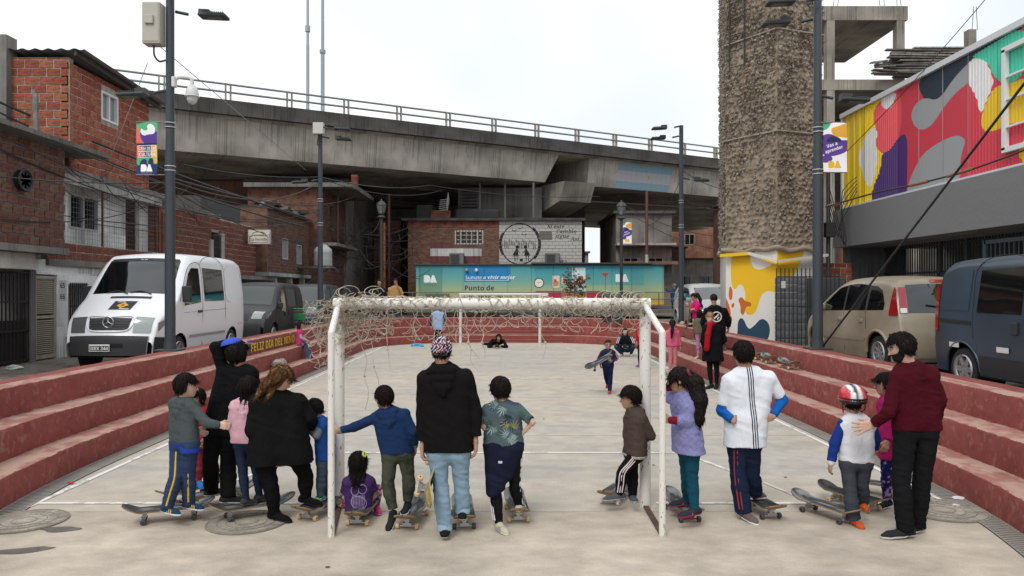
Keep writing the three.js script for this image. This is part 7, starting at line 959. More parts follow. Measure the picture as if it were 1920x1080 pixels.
  const headFn = (X, Y, Z) => { const q = toHead(X, Y, Z); let d = ell(q, [0, 0.1, -0.05], [0.335, 0.395, 0.41]); d = smn(d, ell(q, [0, -0.13, 0.1], [0.265, 0.35, 0.31]), 0.12); d = smn(d, ell(q, [0, -0.37, 0.22], [0.13, 0.11, 0.13]), 0.12); const nt = clamp((0.02 - q[1]) / 0.15), nz = 0.385 + 0.075 * nt, nr = 0.03 + 0.03 * nt; d = smn(d, Math.hypot(q[0] * 0.95, Math.max(0, q[1] - 0.03, -0.13 - q[1]), q[2] - nz) - nr, 0.05); for (const e of [-1, 1]) { d = smn(d, ell(q, [e * 0.345, -0.06, -0.04], [0.04, 0.11, 0.075]), 0.03); const so = Math.hypot(q[0] - e * 0.13, q[1] - 0.02, q[2] - 0.43) - 0.06; d = Math.max(d, -so); } d = smn(d, Math.hypot(q[0] * 0.6, q[1] + 0.245, q[2] - 0.375) - 0.045, 0.04); return d * hh; };
  const headG = field([{ fn: headFn, ...box3(0.62), k: 0.012 }, cap(HP3(0, -0.12, -0.1), vlerp(HP3(0, -0.3, -0.1), nk, 0.7), 0.052 * s, 0.056 * s, 0.03)], HC); bodyG.push(headG);
  const handG = (E, W, pose = {}, left) => { const L = 0.105 * h, d = vnorm(pose.d || vsub(W, E)), inw = vnorm(vsub(pel, W)); let n = pose.n || (left ? R : vmul(R, -1)); n = vnorm(vsub(n, vmul(d, vdot(n, d)))); let l = vcross(d, n); if (vdot(l, pose.th || fwd) < 0) l = vmul(l, -1); const P = (a, b, c) => [0, 1, 2].map((i) => W[i] + L * (d[i] * a + l[i] * b + n[i] * c)), r = 0.075 * L, cu = pose.curl === undefined ? 0.55 : pose.curl, out = [cap(P(-0.1, 0, 0), P(0.1, 0, 0), fa * 0.68, 0.13 * L, 0.02)]; for (let f = 0; f < 4; f++) { const b = 0.165 - f * 0.11, ln = [0.4, 0.46, 0.42, 0.33][f], sp = pose.spread || 0, k0 = P(0.48 - Math.abs(f - 1.2) * 0.02, b, 0), a1 = cu * 0.7, k1 = P(0.48 + ln * 0.5 * Math.cos(a1), b * (1 + sp), ln * 0.5 * Math.sin(a1)), a2 = cu * 1.7, k2 = P(0.48 + ln * 0.5 * Math.cos(a1) + ln * 0.5 * Math.cos(a2), b * (1 + sp * 1.9), ln * 0.5 * Math.sin(a1) + ln * 0.5 * Math.sin(a2)); out.push(cap(P(0.02, b * 0.7, 0), k0, r * 1.15, r * 1.12, 0.012), cap(k0, k1, r * 0.98, r * 0.88, 0.005), cap(k1, k2, r * 0.86, r * 0.66, 0.004)); } out.push(cap(P(0.08, 0.12, 0.02), P(0.28, 0.3, 0.07 + cu * 0.05), r * 1.35, r * 1.05, 0.012), cap(P(0.28, 0.3, 0.07 + cu * 0.05), P(0.5, 0.36 - cu * 0.06, 0.12 + cu * 0.12), r * 1.0, r * 0.72, 0.006)); return field(out, near ? 0.0048 : mid ? 0.008 : 0.013); };
  if (!o.noHands) bodyG.push(handG(eL, wL, o.handL, true), handG(eR, wR, o.handR, false));
  const sk = o.skin || SKIN, hc = o.hair && o.hair.c || HAIR;
  for (const g of bodyG) tint(g, (X, Y, Z) => { const q = toHead(X, Y, Z); if (Math.abs(q[1]) < 0.6 && Math.hypot(...q) < 0.75 && q[2] > 0.2) { for (const e of [-1, 1]) { const ex = (q[0] - e * 0.135) / 0.062, ey = (q[1] - 0.02) / 0.026; if (ex * ex + ey * ey < 1) return Math.abs(q[0] - e * 0.13) < 0.028 ? [0.015, 0.01, 0.008] : [0.5, 0.45, 0.42]; if (ex * ex + ey * ey < 1.9) return vmul(sk, 0.45); if (Math.abs(q[0] - e * 0.14) < 0.085 && Math.abs(q[1] - 0.115 + Math.abs(q[0] - e * 0.13) * 0.25) < 0.02) return hc; } if (Math.abs(q[0]) < 0.105 && Math.abs(q[1] + 0.245) < 0.03) return o.smile && Math.abs(q[1] + 0.245) < 0.016 ? [0.7, 0.68, 0.64] : [sk[0] * 0.85, sk[1] * 0.55, sk[2] * 0.55]; } const m = 0.92 + 0.16 * noise3(X * 30, Y * 30, Z * 30); return vmul(sk, m); });
  mesh('body', mergeGeometries(bodyG), skinVM, t);
  // ---- hair
  const hr = o.hair; if (hr) {
    const zl = hr.zl === undefined ? 0.1 : hr.zl, yl = hr.yl === undefined ? 0.25 : hr.yl, yb = hr.yb === undefined ? -0.22 : hr.yb, vol = hr.vol || 0.05;
    const fn = (X, Y, Z) => { const q = toHead(X, Y, Z), a = Math.atan2(q[0], -q[2]), st = noise3(a * 9 + q[1] * 2, q[1] * 5, 3) * 0.6 + noise3(a * 22, q[1] * 6 + q[2] * 4, 8) * 0.4 - 0.5; let d = ell(q, [0, 0.1, -0.05], [0.335 + vol, 0.4 + vol, 0.415 + vol]) - 0.05 * st; const keep = Math.min(q[2] - zl - 0.1 * q[1] - 0.05 * st, yl + 0.08 * st + 0.12 * Math.abs(q[0]) * (hr.part ? 1 : 0) - q[1]); d = Math.max(d, keep, yb + 0.06 * st + (q[2] > -0.15 ? Math.min(0.2, (q[2] + 0.15) * (hr.side === undefined ? 0.9 : hr.side)) : 0) - q[1]); return d * hh; };
    const pr = [{ fn, ...box3(0.66), k: 0.01 }]; (hr.locks || []).forEach((l) => { const pts = l.p.map((p) => vsub(p, base)); for (let i = 0; i + 1 < pts.length; i++) pr.push(cap(pts[i], pts[i + 1], l.r[i], l.r[i + 1], 0.02)); });
    if (hr.bob) { const [y0, w] = hr.bob; for (const e of [-1, -0.5, 0, 0.5, 1]) pr.push(cap(HP3(e * 0.3, 0, -0.28 + Math.abs(e) * 0.22), HP3(e * w, y0, -0.32 + Math.abs(e) * 0.26), 0.1 * hh, 0.085 * hh, 0.02)); }
    let g = field(pr, HC * 0.9, { wr: near ? 0.003 : 0.004, wf: 60 });
    if (near) { const p = g.attributes.position, nn = g.attributes.normal, cr = HP3(0, 0.5, -0.12), L = [flat(g)]; for (let k = 0; k < 1700; k++) { const i = Math.floor(hash3(k, 5, Math.round(o.h * 100)) * p.count), P = [p.getX(i), p.getY(i), p.getZ(i)], N = [nn.getX(i), nn.getY(i), nn.getZ(i)]; let f = vnorm(vsub(P, cr)); f = vnorm(vadd(vsub(f, vmul(N, vdot(f, N))), [0, -0.3, 0])); const d = vnorm(vadd(vmul(N, 0.1 + 0.3 * hash3(k, 1, 1)), vadd(f, [0.3 * (hash3(k, 2, 1) - 0.5), 0.2 * (hash3(k, 3, 1) - 0.5), 0.3 * (hash3(k, 4, 1) - 0.5)]))), l = (0.022 + 0.035 * hash3(k, 6, 1)) * (hr.bob || hr.locks ? 1.7 : 1); L.push(rod(vadd(P, vmul(N, -0.004)), vadd(P, vmul(d, l)), 0.0034, 0.0006, 3)); } g = mergeGeometries(L.map(flat)); } if (hr.c2) mesh('hair', tint(g, (X, Y, Z) => { const k = step(0.4, 0.65, fbm3(X * 40, Y * 7, Z * 40, 2)); return [0, 1, 2].map((i) => mix(hc[i], hr.c2[i], k)); }), vcM, t); else mesh('hair', tint(g, (X, Y, Z) => vmul(hc, 0.45 + 0.9 * fbm3(X * 70, Y * 16, Z * 70, 2))), hairVM, t);
    if (hr.tie) mesh('hair_tie', new THREE.TorusGeometry(hr.tie[1], hr.tie[1] * 0.45, 8, 14).lookAt(V(vnorm(hr.tie[3] || [0.6, 0.3, 0.2]))).translate(...vsub(hr.tie[0], base)), M(...hr.tie[2], 0.8), t);
  }
  // ---- clothes
  const cloth = (name, prims, col, op = {}, parent = t) => { const g = field(prims, op.cell || CC, { wr: op.wr === undefined ? 0.011 * Math.min(1, s * 1.1) : op.wr, wf: op.wf || 17, cuts: op.cuts || [] }); if (op.map) { const uv = g.attributes.uv, p = g.attributes.position, c = op.mc || vlerp(nk, pel, 0.5); for (let i = 0; i < p.count; i++) { const d = [p.getX(i) - c[0], p.getY(i) - c[1], p.getZ(i) - c[2]]; uv.setXY(i, vdot(d, R) / op.mw + 0.5, vdot(d, [0, 1, 0]) / op.mh + 0.5); } return mesh(name, g, new THREE.MeshPhysicalMaterial({ map: op.map, roughness: 0.9, specularIntensity: 0.3, bumpMap: rep(T.crease, 1, 1), bumpScale: 0.007 }), parent); } const cf = typeof col === 'function' ? col : (X, Y, Z) => { const k = 0.9 + 0.2 * fbm3(X * 9, Y * 9, Z * 9, 3); return vmul(col, k); }; return mesh(name, tint(g, cf), op.m || vcM, parent); };
  const hemCut = (y) => (X, Y, Z) => (y - base[1]) - Y + 0.01 * (noise3(X * 9, 3, Z * 9) - 0.5);
  const ring = (c, ax, r, tr, k = 0.02) => { const q = Math.abs(ax[1]) > 0.9 ? [1, 0, 0] : [0, 1, 0], u = vnorm(vcross(ax, q)), w = vcross(ax, u), out = []; for (let i = 0; i < 10; i++) { const p = (a) => vadd(c, vadd(vmul(u, Math.cos(a) * r), vmul(w, Math.sin(a) * r))); out.push(cap(p(i * 0.628), p(i * 0.628 + 0.628), tr, tr, k)); } return out; };
  const api = { headFn, t, base, J, s, R, up, fwd, hd, hh, HP3, toHead, cloth, torso, arm, leg, ring, hemCut, CC, HC, ell, box3, pel, nk, cap: cap, rel: (p) => vsub(p, base) };
  const tp = o.top; if (tp) {
    const inf = (tp.inf === undefined ? 0.018 : tp.inf) * 0.8, pr = [...torso(inf, tp.dn === undefined ? 0.06 * s : tp.dn)]; if (tp.sl !== 0) pr.push(...arm(sL, eL, wL, inf * 0.8, 0, tp.sl || 0.93), ...arm(sR, eR, wR, inf * 0.8, 0, tp.sl || 0.93)); if (tp.flare) for (const q of [hL, hR]) pr.push(cap(vlerp(q, nk, 0.35), vadd(q, [0, -tp.flare[0], 0]), 0.085 * s * fat + inf, 0.085 * s * fat + inf + tp.flare[1], 0.08)); if (tp.skirt) tp.skirt(pr, api);
    const cax = vnorm(vsub(HP3(0, -0.2, -0.1), nk)); if (tp.collar) pr.push(...ring(vadd(nk, vmul(cax, 0.025 * s)), cax, 0.056 * s, tp.collar * s, 0.015)); if (tp.hood) { const bk = -(0.074 * s * fat + inf + 0.004), hp = (u, v) => vadd(vadd(nk, vmul(R, u * s)), vadd(vmul(up, v * s * tp.hood), vmul(fwd, bk + 0.05 * Math.abs(u) / 0.1 * s * 0.6))); pr.push(cap(hp(-0.1, 0.0), hp(0.1, 0.0), 0.034 * s, 0.034 * s, 0.012), cap(hp(-0.085, -0.05), hp(0.085, -0.05), 0.036 * s, 0.036 * s, 0.016), cap(hp(-0.05, -0.105), hp(0.05, -0.105), 0.034 * s, 0.034 * s, 0.016), cap(hp(0, -0.12), hp(0, -0.155), 0.032 * s, 0.026 * s, 0.016), ...ring(vadd(nk, vmul(cax, 0.018)), cax, 0.064 * s, 0.032 * s, 0.01)); }
    cloth(tp.name || 'top', pr, tp.c, { ...tp, cuts: [hemCut(tp.hem), ...(tp.cuts || [])] });
    if (tp.cuffs) for (const [E, W] of [[eL, wL], [eR, wR]]) cloth('cuff', [cap(vlerp(E, W, 0.86), vlerp(E, W, 0.97), fa * 0.85 + inf * 0.6, fa * 0.8 + inf * 0.6)], tp.cuffs, { wr: 0.003 });
  }
  if (o.sleeves) for (const [S, E, W] of [[sL, eL, wL], [sR, eR, wR]]) cloth('sleeve', arm(S, E, W, o.sleeves.inf || 0.014, o.sleeves.a || 0, 0.93), o.sleeves.c, {});
  const lg = o.legs; if (lg) { const inf = (lg.inf === undefined ? 0.012 : lg.inf) * 0.75, pr = [...leg(hL, kL, vlerp(kL, aL, lg.end || 1.02), inf, lg.fl || 0, 1), ...leg(hR, kR, vlerp(kR, aR, lg.end || 1.02), inf, lg.fl || 0, 1), cap(hL, hR, 0.073 * s * fat + inf, 0.073 * s * fat + inf, 0.04), cap(vlerp(hL, nk, 0.14), vlerp(hR, nk, 0.14), 0.064 * s * fat + inf, 0.064 * s * fat + inf, 0.05)]; cloth('trousers', pr, lg.c, { ...lg, cuts: lg.cuts });
    if (lg.cuff) for (const [K, A] of [[kL, aL], [kR, aR]]) cloth('turn_up', [cap(vlerp(K, A, 0.95), vlerp(K, A, 1.03), ca * 0.74 + inf + (lg.fl || 0) + 0.005, ca * 0.74 + inf + (lg.fl || 0) + 0.005)].map((q) => ({ ...q, fb: 1 })), lg.cuff, { wr: 0.003 });
    for (const st of lg.stripes || []) { const [Hp, K, A] = st.left ? [hL, kL, aL] : [hR, kR, aR], od = vnorm(st.d), rad = [th * 1.08, th * 0.74, ca * 0.75 + (lg.fl || 0)], sd = vnorm(vcross(od, [0, 1, 0])), P = [vlerp(Hp, K, 0.08), vlerp(Hp, K, 0.5), K, vlerp(K, A, 0.5), vlerp(K, A, 0.9)].map((p, i) => vadd(p, vadd(vmul(od, (i < 2 ? mix(rad[0], rad[1], i * 0.6) : i === 2 ? rad[1] : i === 3 ? mix(rad[1], rad[2], 0.5) : rad[2]) + inf + 0.001), vmul(sd, (st.o || 0))))); mesh('stripe', tube(P, st.w || 0.007, 30, 6), M(...st.c, 0.85), t); } }
  const sh = o.shoes; if (sh) for (const [A, Tp, i] of [[aL, tL, 0], [aR, tR, 1]]) {
    const b0 = vadd(A, [0, -H, 0]), d = vnorm(vsub(Tp, b0)), Lf = 0.158 * h, u = vnorm(vsub([0, 1, 0], vmul(d, d[1]))), Q = (a, c) => vadd(b0, vadd(vmul(d, a * Lf), vmul(u, c * s))), w = vcross(d, u), pl = (X, Y, Z) => vdot(vsub([X, Y, Z], b0), u), cell = near ? 0.0075 : CC * 0.8;
    const W2 = (a, c, k) => vadd(Q(a, c), vmul(w, k * s)), pr = (e) => [cap(Q(-0.2, 0.038), Q(0.1, 0.045), 0.036 * s + e, 0.036 * s + e, 0.02), cap(W2(0.1, 0.034, 0.008), W2(0.5, 0.026, 0.012), 0.036 * s + e, 0.033 * s + e, 0.02), cap(W2(0.1, 0.034, -0.008), W2(0.52, 0.024, -0.012), 0.036 * s + e, 0.033 * s + e, 0.02), cap(Q(0.5, 0.022), Q(0.66, 0.018), 0.036 * s + e, 0.028 * s + e, 0.02)];
    const c = Array.isArray(sh.c[0]) ? sh.c[i] : sh.c, shoe = cloth('shoe', [...pr(0), cap(Q(-0.08, 0.06), Q(-0.05, 0.095), 0.04 * s, 0.037 * s, 0.03)], c, { cell, wr: 0.002, cuts: [(X, Y, Z) => 0.016 * s - pl(X, Y, Z)] }); cloth('sole', pr(0.004), sh.s || [0.5, 0.49, 0.47], { cell: cell * 0.8, wr: 0, cuts: [(X, Y, Z) => pl(X, Y, Z) - 0.022 * s, (X, Y, Z) => -pl(X, Y, Z)] }, shoe);
    if (sh.mark) for (let k = 0; k < (sh.n || 3); k++) { const wd = vnorm(sh.side || [0, 0, 1]), sg = Math.sign(vdot(w, wd)) || 1; mesh('shoe_stripe', rod(W2(0.12 + k * 0.1, 0.062, sg * 0.034), W2(0.18 + k * 0.1, 0.024, sg * 0.046), 0.0065 * s, 0.0065 * s, 5), M(...sh.mark, 0.7), shoe); }
  }
  if (o.extra) o.extra(api); return api;
}

// ---------------------------------------------------------------- people, nearest row from left to right
const WHITE = [0.68, 0.68, 0.68], DARKJ = [0.014, 0.0145, 0.016], NAVY = [0.013, 0.022, 0.05], BOARD = 0.115;
const floral = (a, ...cs) => (X, Y, Z) => { const n = noise3(X * 38, Y * 38, Z * 38), m = noise3(X * 31 + 9, Y * 31, Z * 31 + 4); return n > 0.62 ? cs[0] : m > 0.64 ? cs[1 % cs.length] : n < 0.3 ? cs[2 % cs.length] : a; };
person({ label: 'boy in grey hoodie and blue trousers with yellow stripe on leftmost skateboard', h: 1.3, look: [65, -4], g: [BOARD, BOARD], J: [[-2.95,1.274,-6.85],[-2.97,1.152,-6.85],[-3.089,1.111,-6.93],[-2.876,1.098,-6.79],[-3.082,0.93,-6.97],[-2.719,0.954,-6.75],[-2.92,0.845,-7],[-2.601,0.939,-6.73],[-3.041,0.736,-6.9],[-2.89,0.746,-6.8],[-3.034,0.452,-6.83],[-2.939,0.459,-6.88],[-3.104,0.173,-6.8],[-2.96,0.175,-6.93],[-2.965,0.111,-6.75],[-2.799,0.149,-6.9]], skin: SKINL, hair: { zl: 0.02, yl: 0.2, yb: -0.25, vol: 0.07 }, handR: { curl: 0.9 }, top: { name: 'hoodie', c: [0.062, 0.075, 0.078], hem: 0.765, hood: 1, collar: 0.028, inf: 0.024, sl: 0.9, cuffs: [0.05, 0.06, 0.065] }, legs: { c: [0.03, 0.05, 0.105], inf: 0.026, fl: 0.01, stripes: [{ left: false, d: [0.35, 0, 1], c: [0.65, 0.4, 0.03], w: 0.009 }, { left: true, d: [0.2, 0, 1], c: [0.65, 0.4, 0.03], w: 0.009 }] }, shoes: { c: [0.015, 0.05, 0.1], s: WHITE, mark: [0.7, 0.42, 0.03] },
  extra: (a) => { a.cloth('undershirt', a.torso(0.02, 0.1), [0.02, 0.05, 0.3], { cuts: [(X, Y, Z) => Y - (0.76 - a.base[1]) - 0.01, (X, Y, Z) => (0.677 - a.base[1]) - Y] }); mesh('spectacles', new THREE.TorusGeometry(0.12 * a.hh, 0.012 * a.hh, 5, 16).lookAt(V(vnorm(vsub(a.HP3(0, 0, 1), a.HP3(0, 0, 0))))).translate(...a.HP3(-0.15, 0.02, 0.42)), M(0.3, 0.05, 0.04, 0.4), a.t); } });
person({ label: 'small child in red top half hidden behind the boy in grey hoodie', h: 1.1, look: [200, 0], g: [BOARD, BOARD], J: [[-3.233,1.026,-7.75],[-3.238,0.938,-7.75],[-3.172,0.888,-7.75],[-3.31,0.888,-7.75],[-3.144,0.738,-7.75],[-3.338,0.738,-7.75],[-3.14,0.615,-7.7],[-3.305,0.61,-7.7],[-3.2,0.528,-7.75],[-3.283,0.528,-7.75],[-3.2,0.362,-7.75],[-3.321,0.329,-7.75],[-3.205,0.201,-7.75],[-3.382,0.074,-7.75],[-3.107,0.199,-7.63],[-3.404,0.068,-7.65]], skin: SKIN2, hair: { vol: 0.05 }, top: { name: 'sweater', c: [0.4, 0.02, 0.03], hem: 0.506, inf: 0.016 }, legs: { c: [0.25, 0.03, 0.04], inf: 0.012 }, shoes: { c: [0.03, 0.16, 0.4], s: [0.05, 0.2, 0.5] } });
person({ label: 'tall youth in black holding a blue cap on his head', h: 1.68, look: [15, 2], g: [BOARD, BOARD], J: [[-2.602,1.538,-7.2],[-2.571,1.404,-7.2],[-2.736,1.384,-7.2],[-2.469,1.358,-7.2],[-2.799,1.614,-7.15],[-2.444,1.114,-7.25],[-2.667,1.643,-7.25],[-2.492,0.925,-7.3],[-2.829,0.823,-7.2],[-2.669,0.808,-7.2],[-2.865,0.509,-7.2],[-2.695,0.458,-7.2],[-2.919,0.186,-7.35],[-2.657,0.147,-7.1],[-2.874,0.176,-7.45],[-2.554,0.117,-7.15]], skin: SKIN, handL: { d: [0.9, 0.15, -0.1], n: [0, -1, 0], curl: 0.7, th: [0, 0, -1] }, hair: { yb: -0.34, vol: 0.1, zl: 0.0 }, top: { name: 'sweater', c: [0.0065, 0.0065, 0.0075], hem: 0.761, inf: 0.024, sl: 0.9, dn: 0.1, collar: 0.012 }, legs: { c: [0.006, 0.006, 0.0065], inf: 0.024, fl: 0.016 }, shoes: { c: [0.02, 0.02, 0.02], s: [0.45, 0.43, 0.4] },
  extra: (a) => { mesh('wristwatch', new THREE.TorusGeometry(0.032, 0.009, 6, 14).rotateY(1.3).translate(...vlerp(a.J[4], a.J[6], 0.94)), M(0.02, 0.02, 0.03, 0.3), a.t); } });
{ const c = thing('blue_cap', 'bright blue cap held on the head of the tall youth', 'cap', [-2.654, 1.661, -7.2]); mesh('crown', new THREE.SphereGeometry(0.105, 20, 12, 0, 6.29, 0, 1.5).scale(1, 0.62, 1.05).rotateZ(0.25).translate(-0.01, -0.03, 0), M(0.02, 0.06, 0.45, 0.8), c); mesh('visor', new THREE.SphereGeometry(0.09, 18, 8, 0, 6.29, 0, 0.9).scale(1.1, 0.16, 0.9).translate(0.13, -0.03, -0.03), M(0.02, 0.055, 0.4, 0.8), c); }
person({ label: 'girl in pale pink hoodie behind the woman in black coat', h: 1.22, look: [40, -5], g: [BOARD, BOARD], J: [[-2.442,1.228,-7.05],[-2.462,1.123,-7.05],[-2.573,1.067,-7.05],[-2.377,1.067,-7.05],[-2.609,0.896,-7.05],[-2.363,0.907,-7.1],[-2.6,0.774,-7.11],[-2.4,0.786,-7.15],[-2.533,0.725,-7.05],[-2.427,0.725,-7.05],[-2.503,0.463,-7.05],[-2.394,0.476,-7.1],[-2.473,0.146,-7.05],[-2.393,0.173,-7.19],[-2.428,0.098,-7.11],[-2.351,0.12,-7.25]], skin: SKIN, hair: { yb: -0.4, vol: 0.06, bob: [-0.75, 0.3] }, top: { name: 'hoodie', c: [0.62, 0.36, 0.43], hem: 0.72, hood: 1.2, inf: 0.024, collar: 0.02 }, legs: { c: [0.02, 0.028, 0.055], inf: 0.01 }, shoes: { c: [0.05, 0.05, 0.055], s: [0.12, 0.12, 0.12] } });
person({ label: 'woman in wide black coat with blonde hair bending to a small boy', h: 1.6, fat: 1.22, look: [75, -32], g: [0, BOARD], belly: 1.25, J: [[-2.119,1.327,-6.98],[-2.184,1.203,-6.98],[-2.317,1.125,-6.93],[-1.971,1.109,-7.04],[-2.349,0.867,-6.88],[-1.876,0.95,-7.06],[-2.253,0.706,-7.3],[-1.867,0.842,-7.18],[-2.274,0.596,-6.95],[-1.988,0.608,-7.03],[-2.204,0.328,-6.95],[-1.922,0.385,-7.1],[-2.179,0.056,-6.98],[-1.922,0.157,-7.1],[-2.032,0.015,-6.92],[-1.78,0.113,-7.04]], skin: SKINL, handR: { curl: 0.8 }, hair: { c: [0.085, 0.042, 0.018], c2: [0.24, 0.13, 0.058], yb: -0.42, vol: 0.09, bob: [-0.85, 0.36], locks: [{ p: [[-2.119, 1.376, -6.9], [-2.221, 1.28, -6.88], [-2.29, 1.196, -6.85]], r: [0.07, 0.05, 0.02] }] }, top: { name: 'coat', c: [0.007, 0.007, 0.0075], hem: 0.54, inf: 0.036, dn: 0.16, flare: [0.16, 0.05], sl: 0.93, collar: 0.035, wr: 0.013, wf: 11 }, legs: { c: [0.006, 0.006, 0.0065], inf: 0.012 }, shoes: { c: [0.007, 0.007, 0.0075], s: [0.02, 0.02, 0.02] } });
person({ label: 'small boy in blue vest and grey sleeves beside the goal post', h: 1.03, look: [-60, -28], g: [BOARD, BOARD], J: [[-1.875,0.995,-7.25],[-1.823,0.907,-7.25],[-1.795,0.861,-7.16],[-1.798,0.839,-7.34],[-1.818,0.769,-7.11],[-1.853,0.72,-7.39],[-1.905,0.804,-7.19],[-1.921,0.78,-7.35],[-1.783,0.511,-7.195],[-1.758,0.486,-7.305],[-1.798,0.337,-7.19],[-1.765,0.302,-7.31],[-1.803,0.173,-7.19],[-1.767,0.137,-7.32],[-1.859,0.127,-7.17],[-1.825,0.095,-7.32]], skin: SKIN, hair: { vol: 0.035, yb: -0.2 }, top: { name: 'vest', c: [0.013, 0.055, 0.22], hem: 0.519, inf: 0.026, sl: 0, hood: 0.9, collar: 0.026 }, sleeves: { c: [0.13, 0.14, 0.17], inf: 0.016 }, legs: { c: [0.06, 0.075, 0.1], inf: 0.018 }, shoes: { c: floral([0.02, 0.08, 0.25], [0.2, 0.5, 0.1], [0.02, 0.1, 0.2], [0.05, 0.3, 0.1]), s: WHITE } });
person({ label: 'boy in navy hoodie and olive trousers reaching for the goal stay', h: 1.3, look: [-35, -10], g: [null, BOARD], J: [[-1.14,1.162,-6.88],[-1.106,1.059,-6.88],[-1.209,0.985,-6.88],[-0.953,1.015,-6.88],[-1.419,0.888,-6.9],[-0.864,0.857,-6.83],[-1.553,0.858,-6.88],[-0.858,0.716,-6.9],[-1.086,0.636,-6.88],[-0.944,0.646,-6.88],[-1.099,0.376,-6.84],[-0.912,0.371,-6.9],[-1.039,0.125,-6.8],[-0.927,0.119,-6.9],[-1.062,0.011,-6.73],[-0.944,0.082,-6.78]], skin: SKIN, handL: { d: [-1, 0.05, 0], n: [0, 0, -1], curl: 0.9, th: [0, 1, 0] }, hair: { vol: 0.045, yb: -0.24 }, top: { name: 'hoodie', c: [0.012, 0.03, 0.085], hem: 0.651, hood: 1.1, inf: 0.022, collar: 0.026, cuffs: [0.2, 0.19, 0.18] }, legs: { c: (X, Y, Z) => noise3(X * 16, Y * 13, Z * 16) > 0.55 ? [0.036, 0.042, 0.03] : [0.055, 0.06, 0.042], inf: 0.024, end: 0.84 }, shoes: { c: [0.02, 0.02, 0.024], s: WHITE } });
const T_tee = canvasTex(256, 256, (c, w, h) => { c.fillStyle = '#3f2a58'; c.fillRect(0, 0, w, h); c.strokeStyle = '#b7a6c4'; c.lineWidth = 2.5; c.beginPath(); c.arc(112, 118, 22, 0, 7); c.stroke(); c.beginPath(); c.arc(156, 112, 22, 0, 7); c.stroke(); for (let i = 0; i < 9; i++) { c.beginPath(); c.moveTo(100 + i * 8, 140); c.quadraticCurveTo(90 + i * 10, 170, 104 + i * 7, 204); c.stroke(); } c.beginPath(); c.ellipse(134, 176, 44, 30, 0.2, 0, 7); c.stroke(); });
person({ label: 'girl in purple shirt sitting on a skateboard at the goal post', h: 1.1, look: [15, -8], g: [0, 0], J: [[-1.41,0.518,-7.05],[-1.4,0.403,-7.05],[-1.511,0.352,-7.05],[-1.299,0.352,-7.05],[-1.562,0.218,-7.1],[-1.252,0.236,-7.07],[-1.542,0.151,-7.27],[-1.336,0.198,-7.25],[-1.46,0.141,-7.05],[-1.35,0.141,-7.05],[-1.598,0.171,-7.31],[-1.272,0.223,-7.27],[-1.6,-0.045,-7.37],[-1.274,0.027,-7.25],[-1.665,-0.118,-7.47],[-1.205,0.008,-7.09]], skin: SKIN, hair: { yb: -0.42, vol: 0.07, bob: [-0.78, 0.34] , tie: [[-1.341, 0.619, -6.98], 0.02, [0.5, 0.6, 0.05]] }, top: { name: 'shirt', c: [0.05, 0.025, 0.1], hem: 0.045, inf: 0.022, sl: 0.42, dn: 0.1, map: T_tee, mw: 0.42, mh: 0.5 }, legs: { c: floral([0.4, 0.3, 0.32], [0.35, 0.03, 0.08], [0.05, 0.05, 0.2], [0.5, 0.42, 0.42]), inf: 0.014 }, shoes: { c: [0.5, 0.06, 0.2], s: [0.55, 0.2, 0.3] } });
person({ fat: 0.94, label: 'man in black jacket and light jeans with patterned cap carrying a skateboard', h: 1.76, look: [0, -4], g: [0, BOARD], J: [[-0.583,1.614,-6.58],[-0.578,1.487,-6.58],[-0.729,1.379,-6.58],[-0.371,1.393,-6.58],[-0.754,1.061,-6.6],[-0.288,1.085,-6.6],[-0.752,0.782,-6.58],[-0.282,0.829,-6.58],[-0.62,0.716,-6.58],[-0.423,0.716,-6.58],[-0.59,0.421,-6.56],[-0.415,0.495,-6.6],[-0.546,0.081,-6.48],[-0.397,0.181,-6.61],[-0.56,-0.047,-6.7],[-0.395,0.086,-6.83]], skin: SKIN, handL: { curl: 0.9 }, hair: { vol: 0.02, yb: -0.3 }, top: { name: 'jacket', c: [0.0075, 0.007, 0.007], hem: 0.74, inf: 0.034, dn: 0.13, hood: 1.35, collar: 0.034, sl: 0.92, wr: 0.013, wf: 10 }, legs: { c: (X, Y, Z) => { const k = 0.75 + 0.5 * fbm3(X * 7, Y * 5, Z * 7, 4); return [0.2 * k, 0.29 * k, 0.37 * k]; }, inf: 0.02, fl: 0.012, cuff: [0.27, 0.38, 0.47], wr: 0.014 }, shoes: { c: [0.014, 0.014, 0.016], s: [0.3, 0.3, 0.3] },
  extra: (a) => { const fn = (X, Y, Z) => { const q = a.toHead(X, Y, Z); return Math.max(a.ell(q, [0, 0.12, -0.04], [0.4, 0.46, 0.48]), -0.06 - q[1] + (q[2] > 0 ? 0.12 : 0)) * a.hh; }; a.cloth('cap', [{ fn, ...a.box3(0.7), k: 0.01 }], (X, Y, Z) => { const k = Math.sin(X * 190 + 5 * Math.sin(Y * 60)) + Math.sin(Y * 170 + 4 * Math.sin(X * 90)), r = noise3(X * 60, Y * 60, Z * 60); return r > 0.72 ? [0.4, 0.08, 0.1] : k > 0.45 ? [0.55, 0.52, 0.56] : [0.02, 0.015, 0.03]; }, { cell: 0.005, wr: 0.002 }); a.cloth('cap_band', [cap(a.HP3(-0.2, -0.1, -0.38), a.HP3(0.2, -0.1, -0.38), 0.014, 0.014)], [0.05, 0.06, 0.055], { cell: 0.005, wr: 0 }); } });
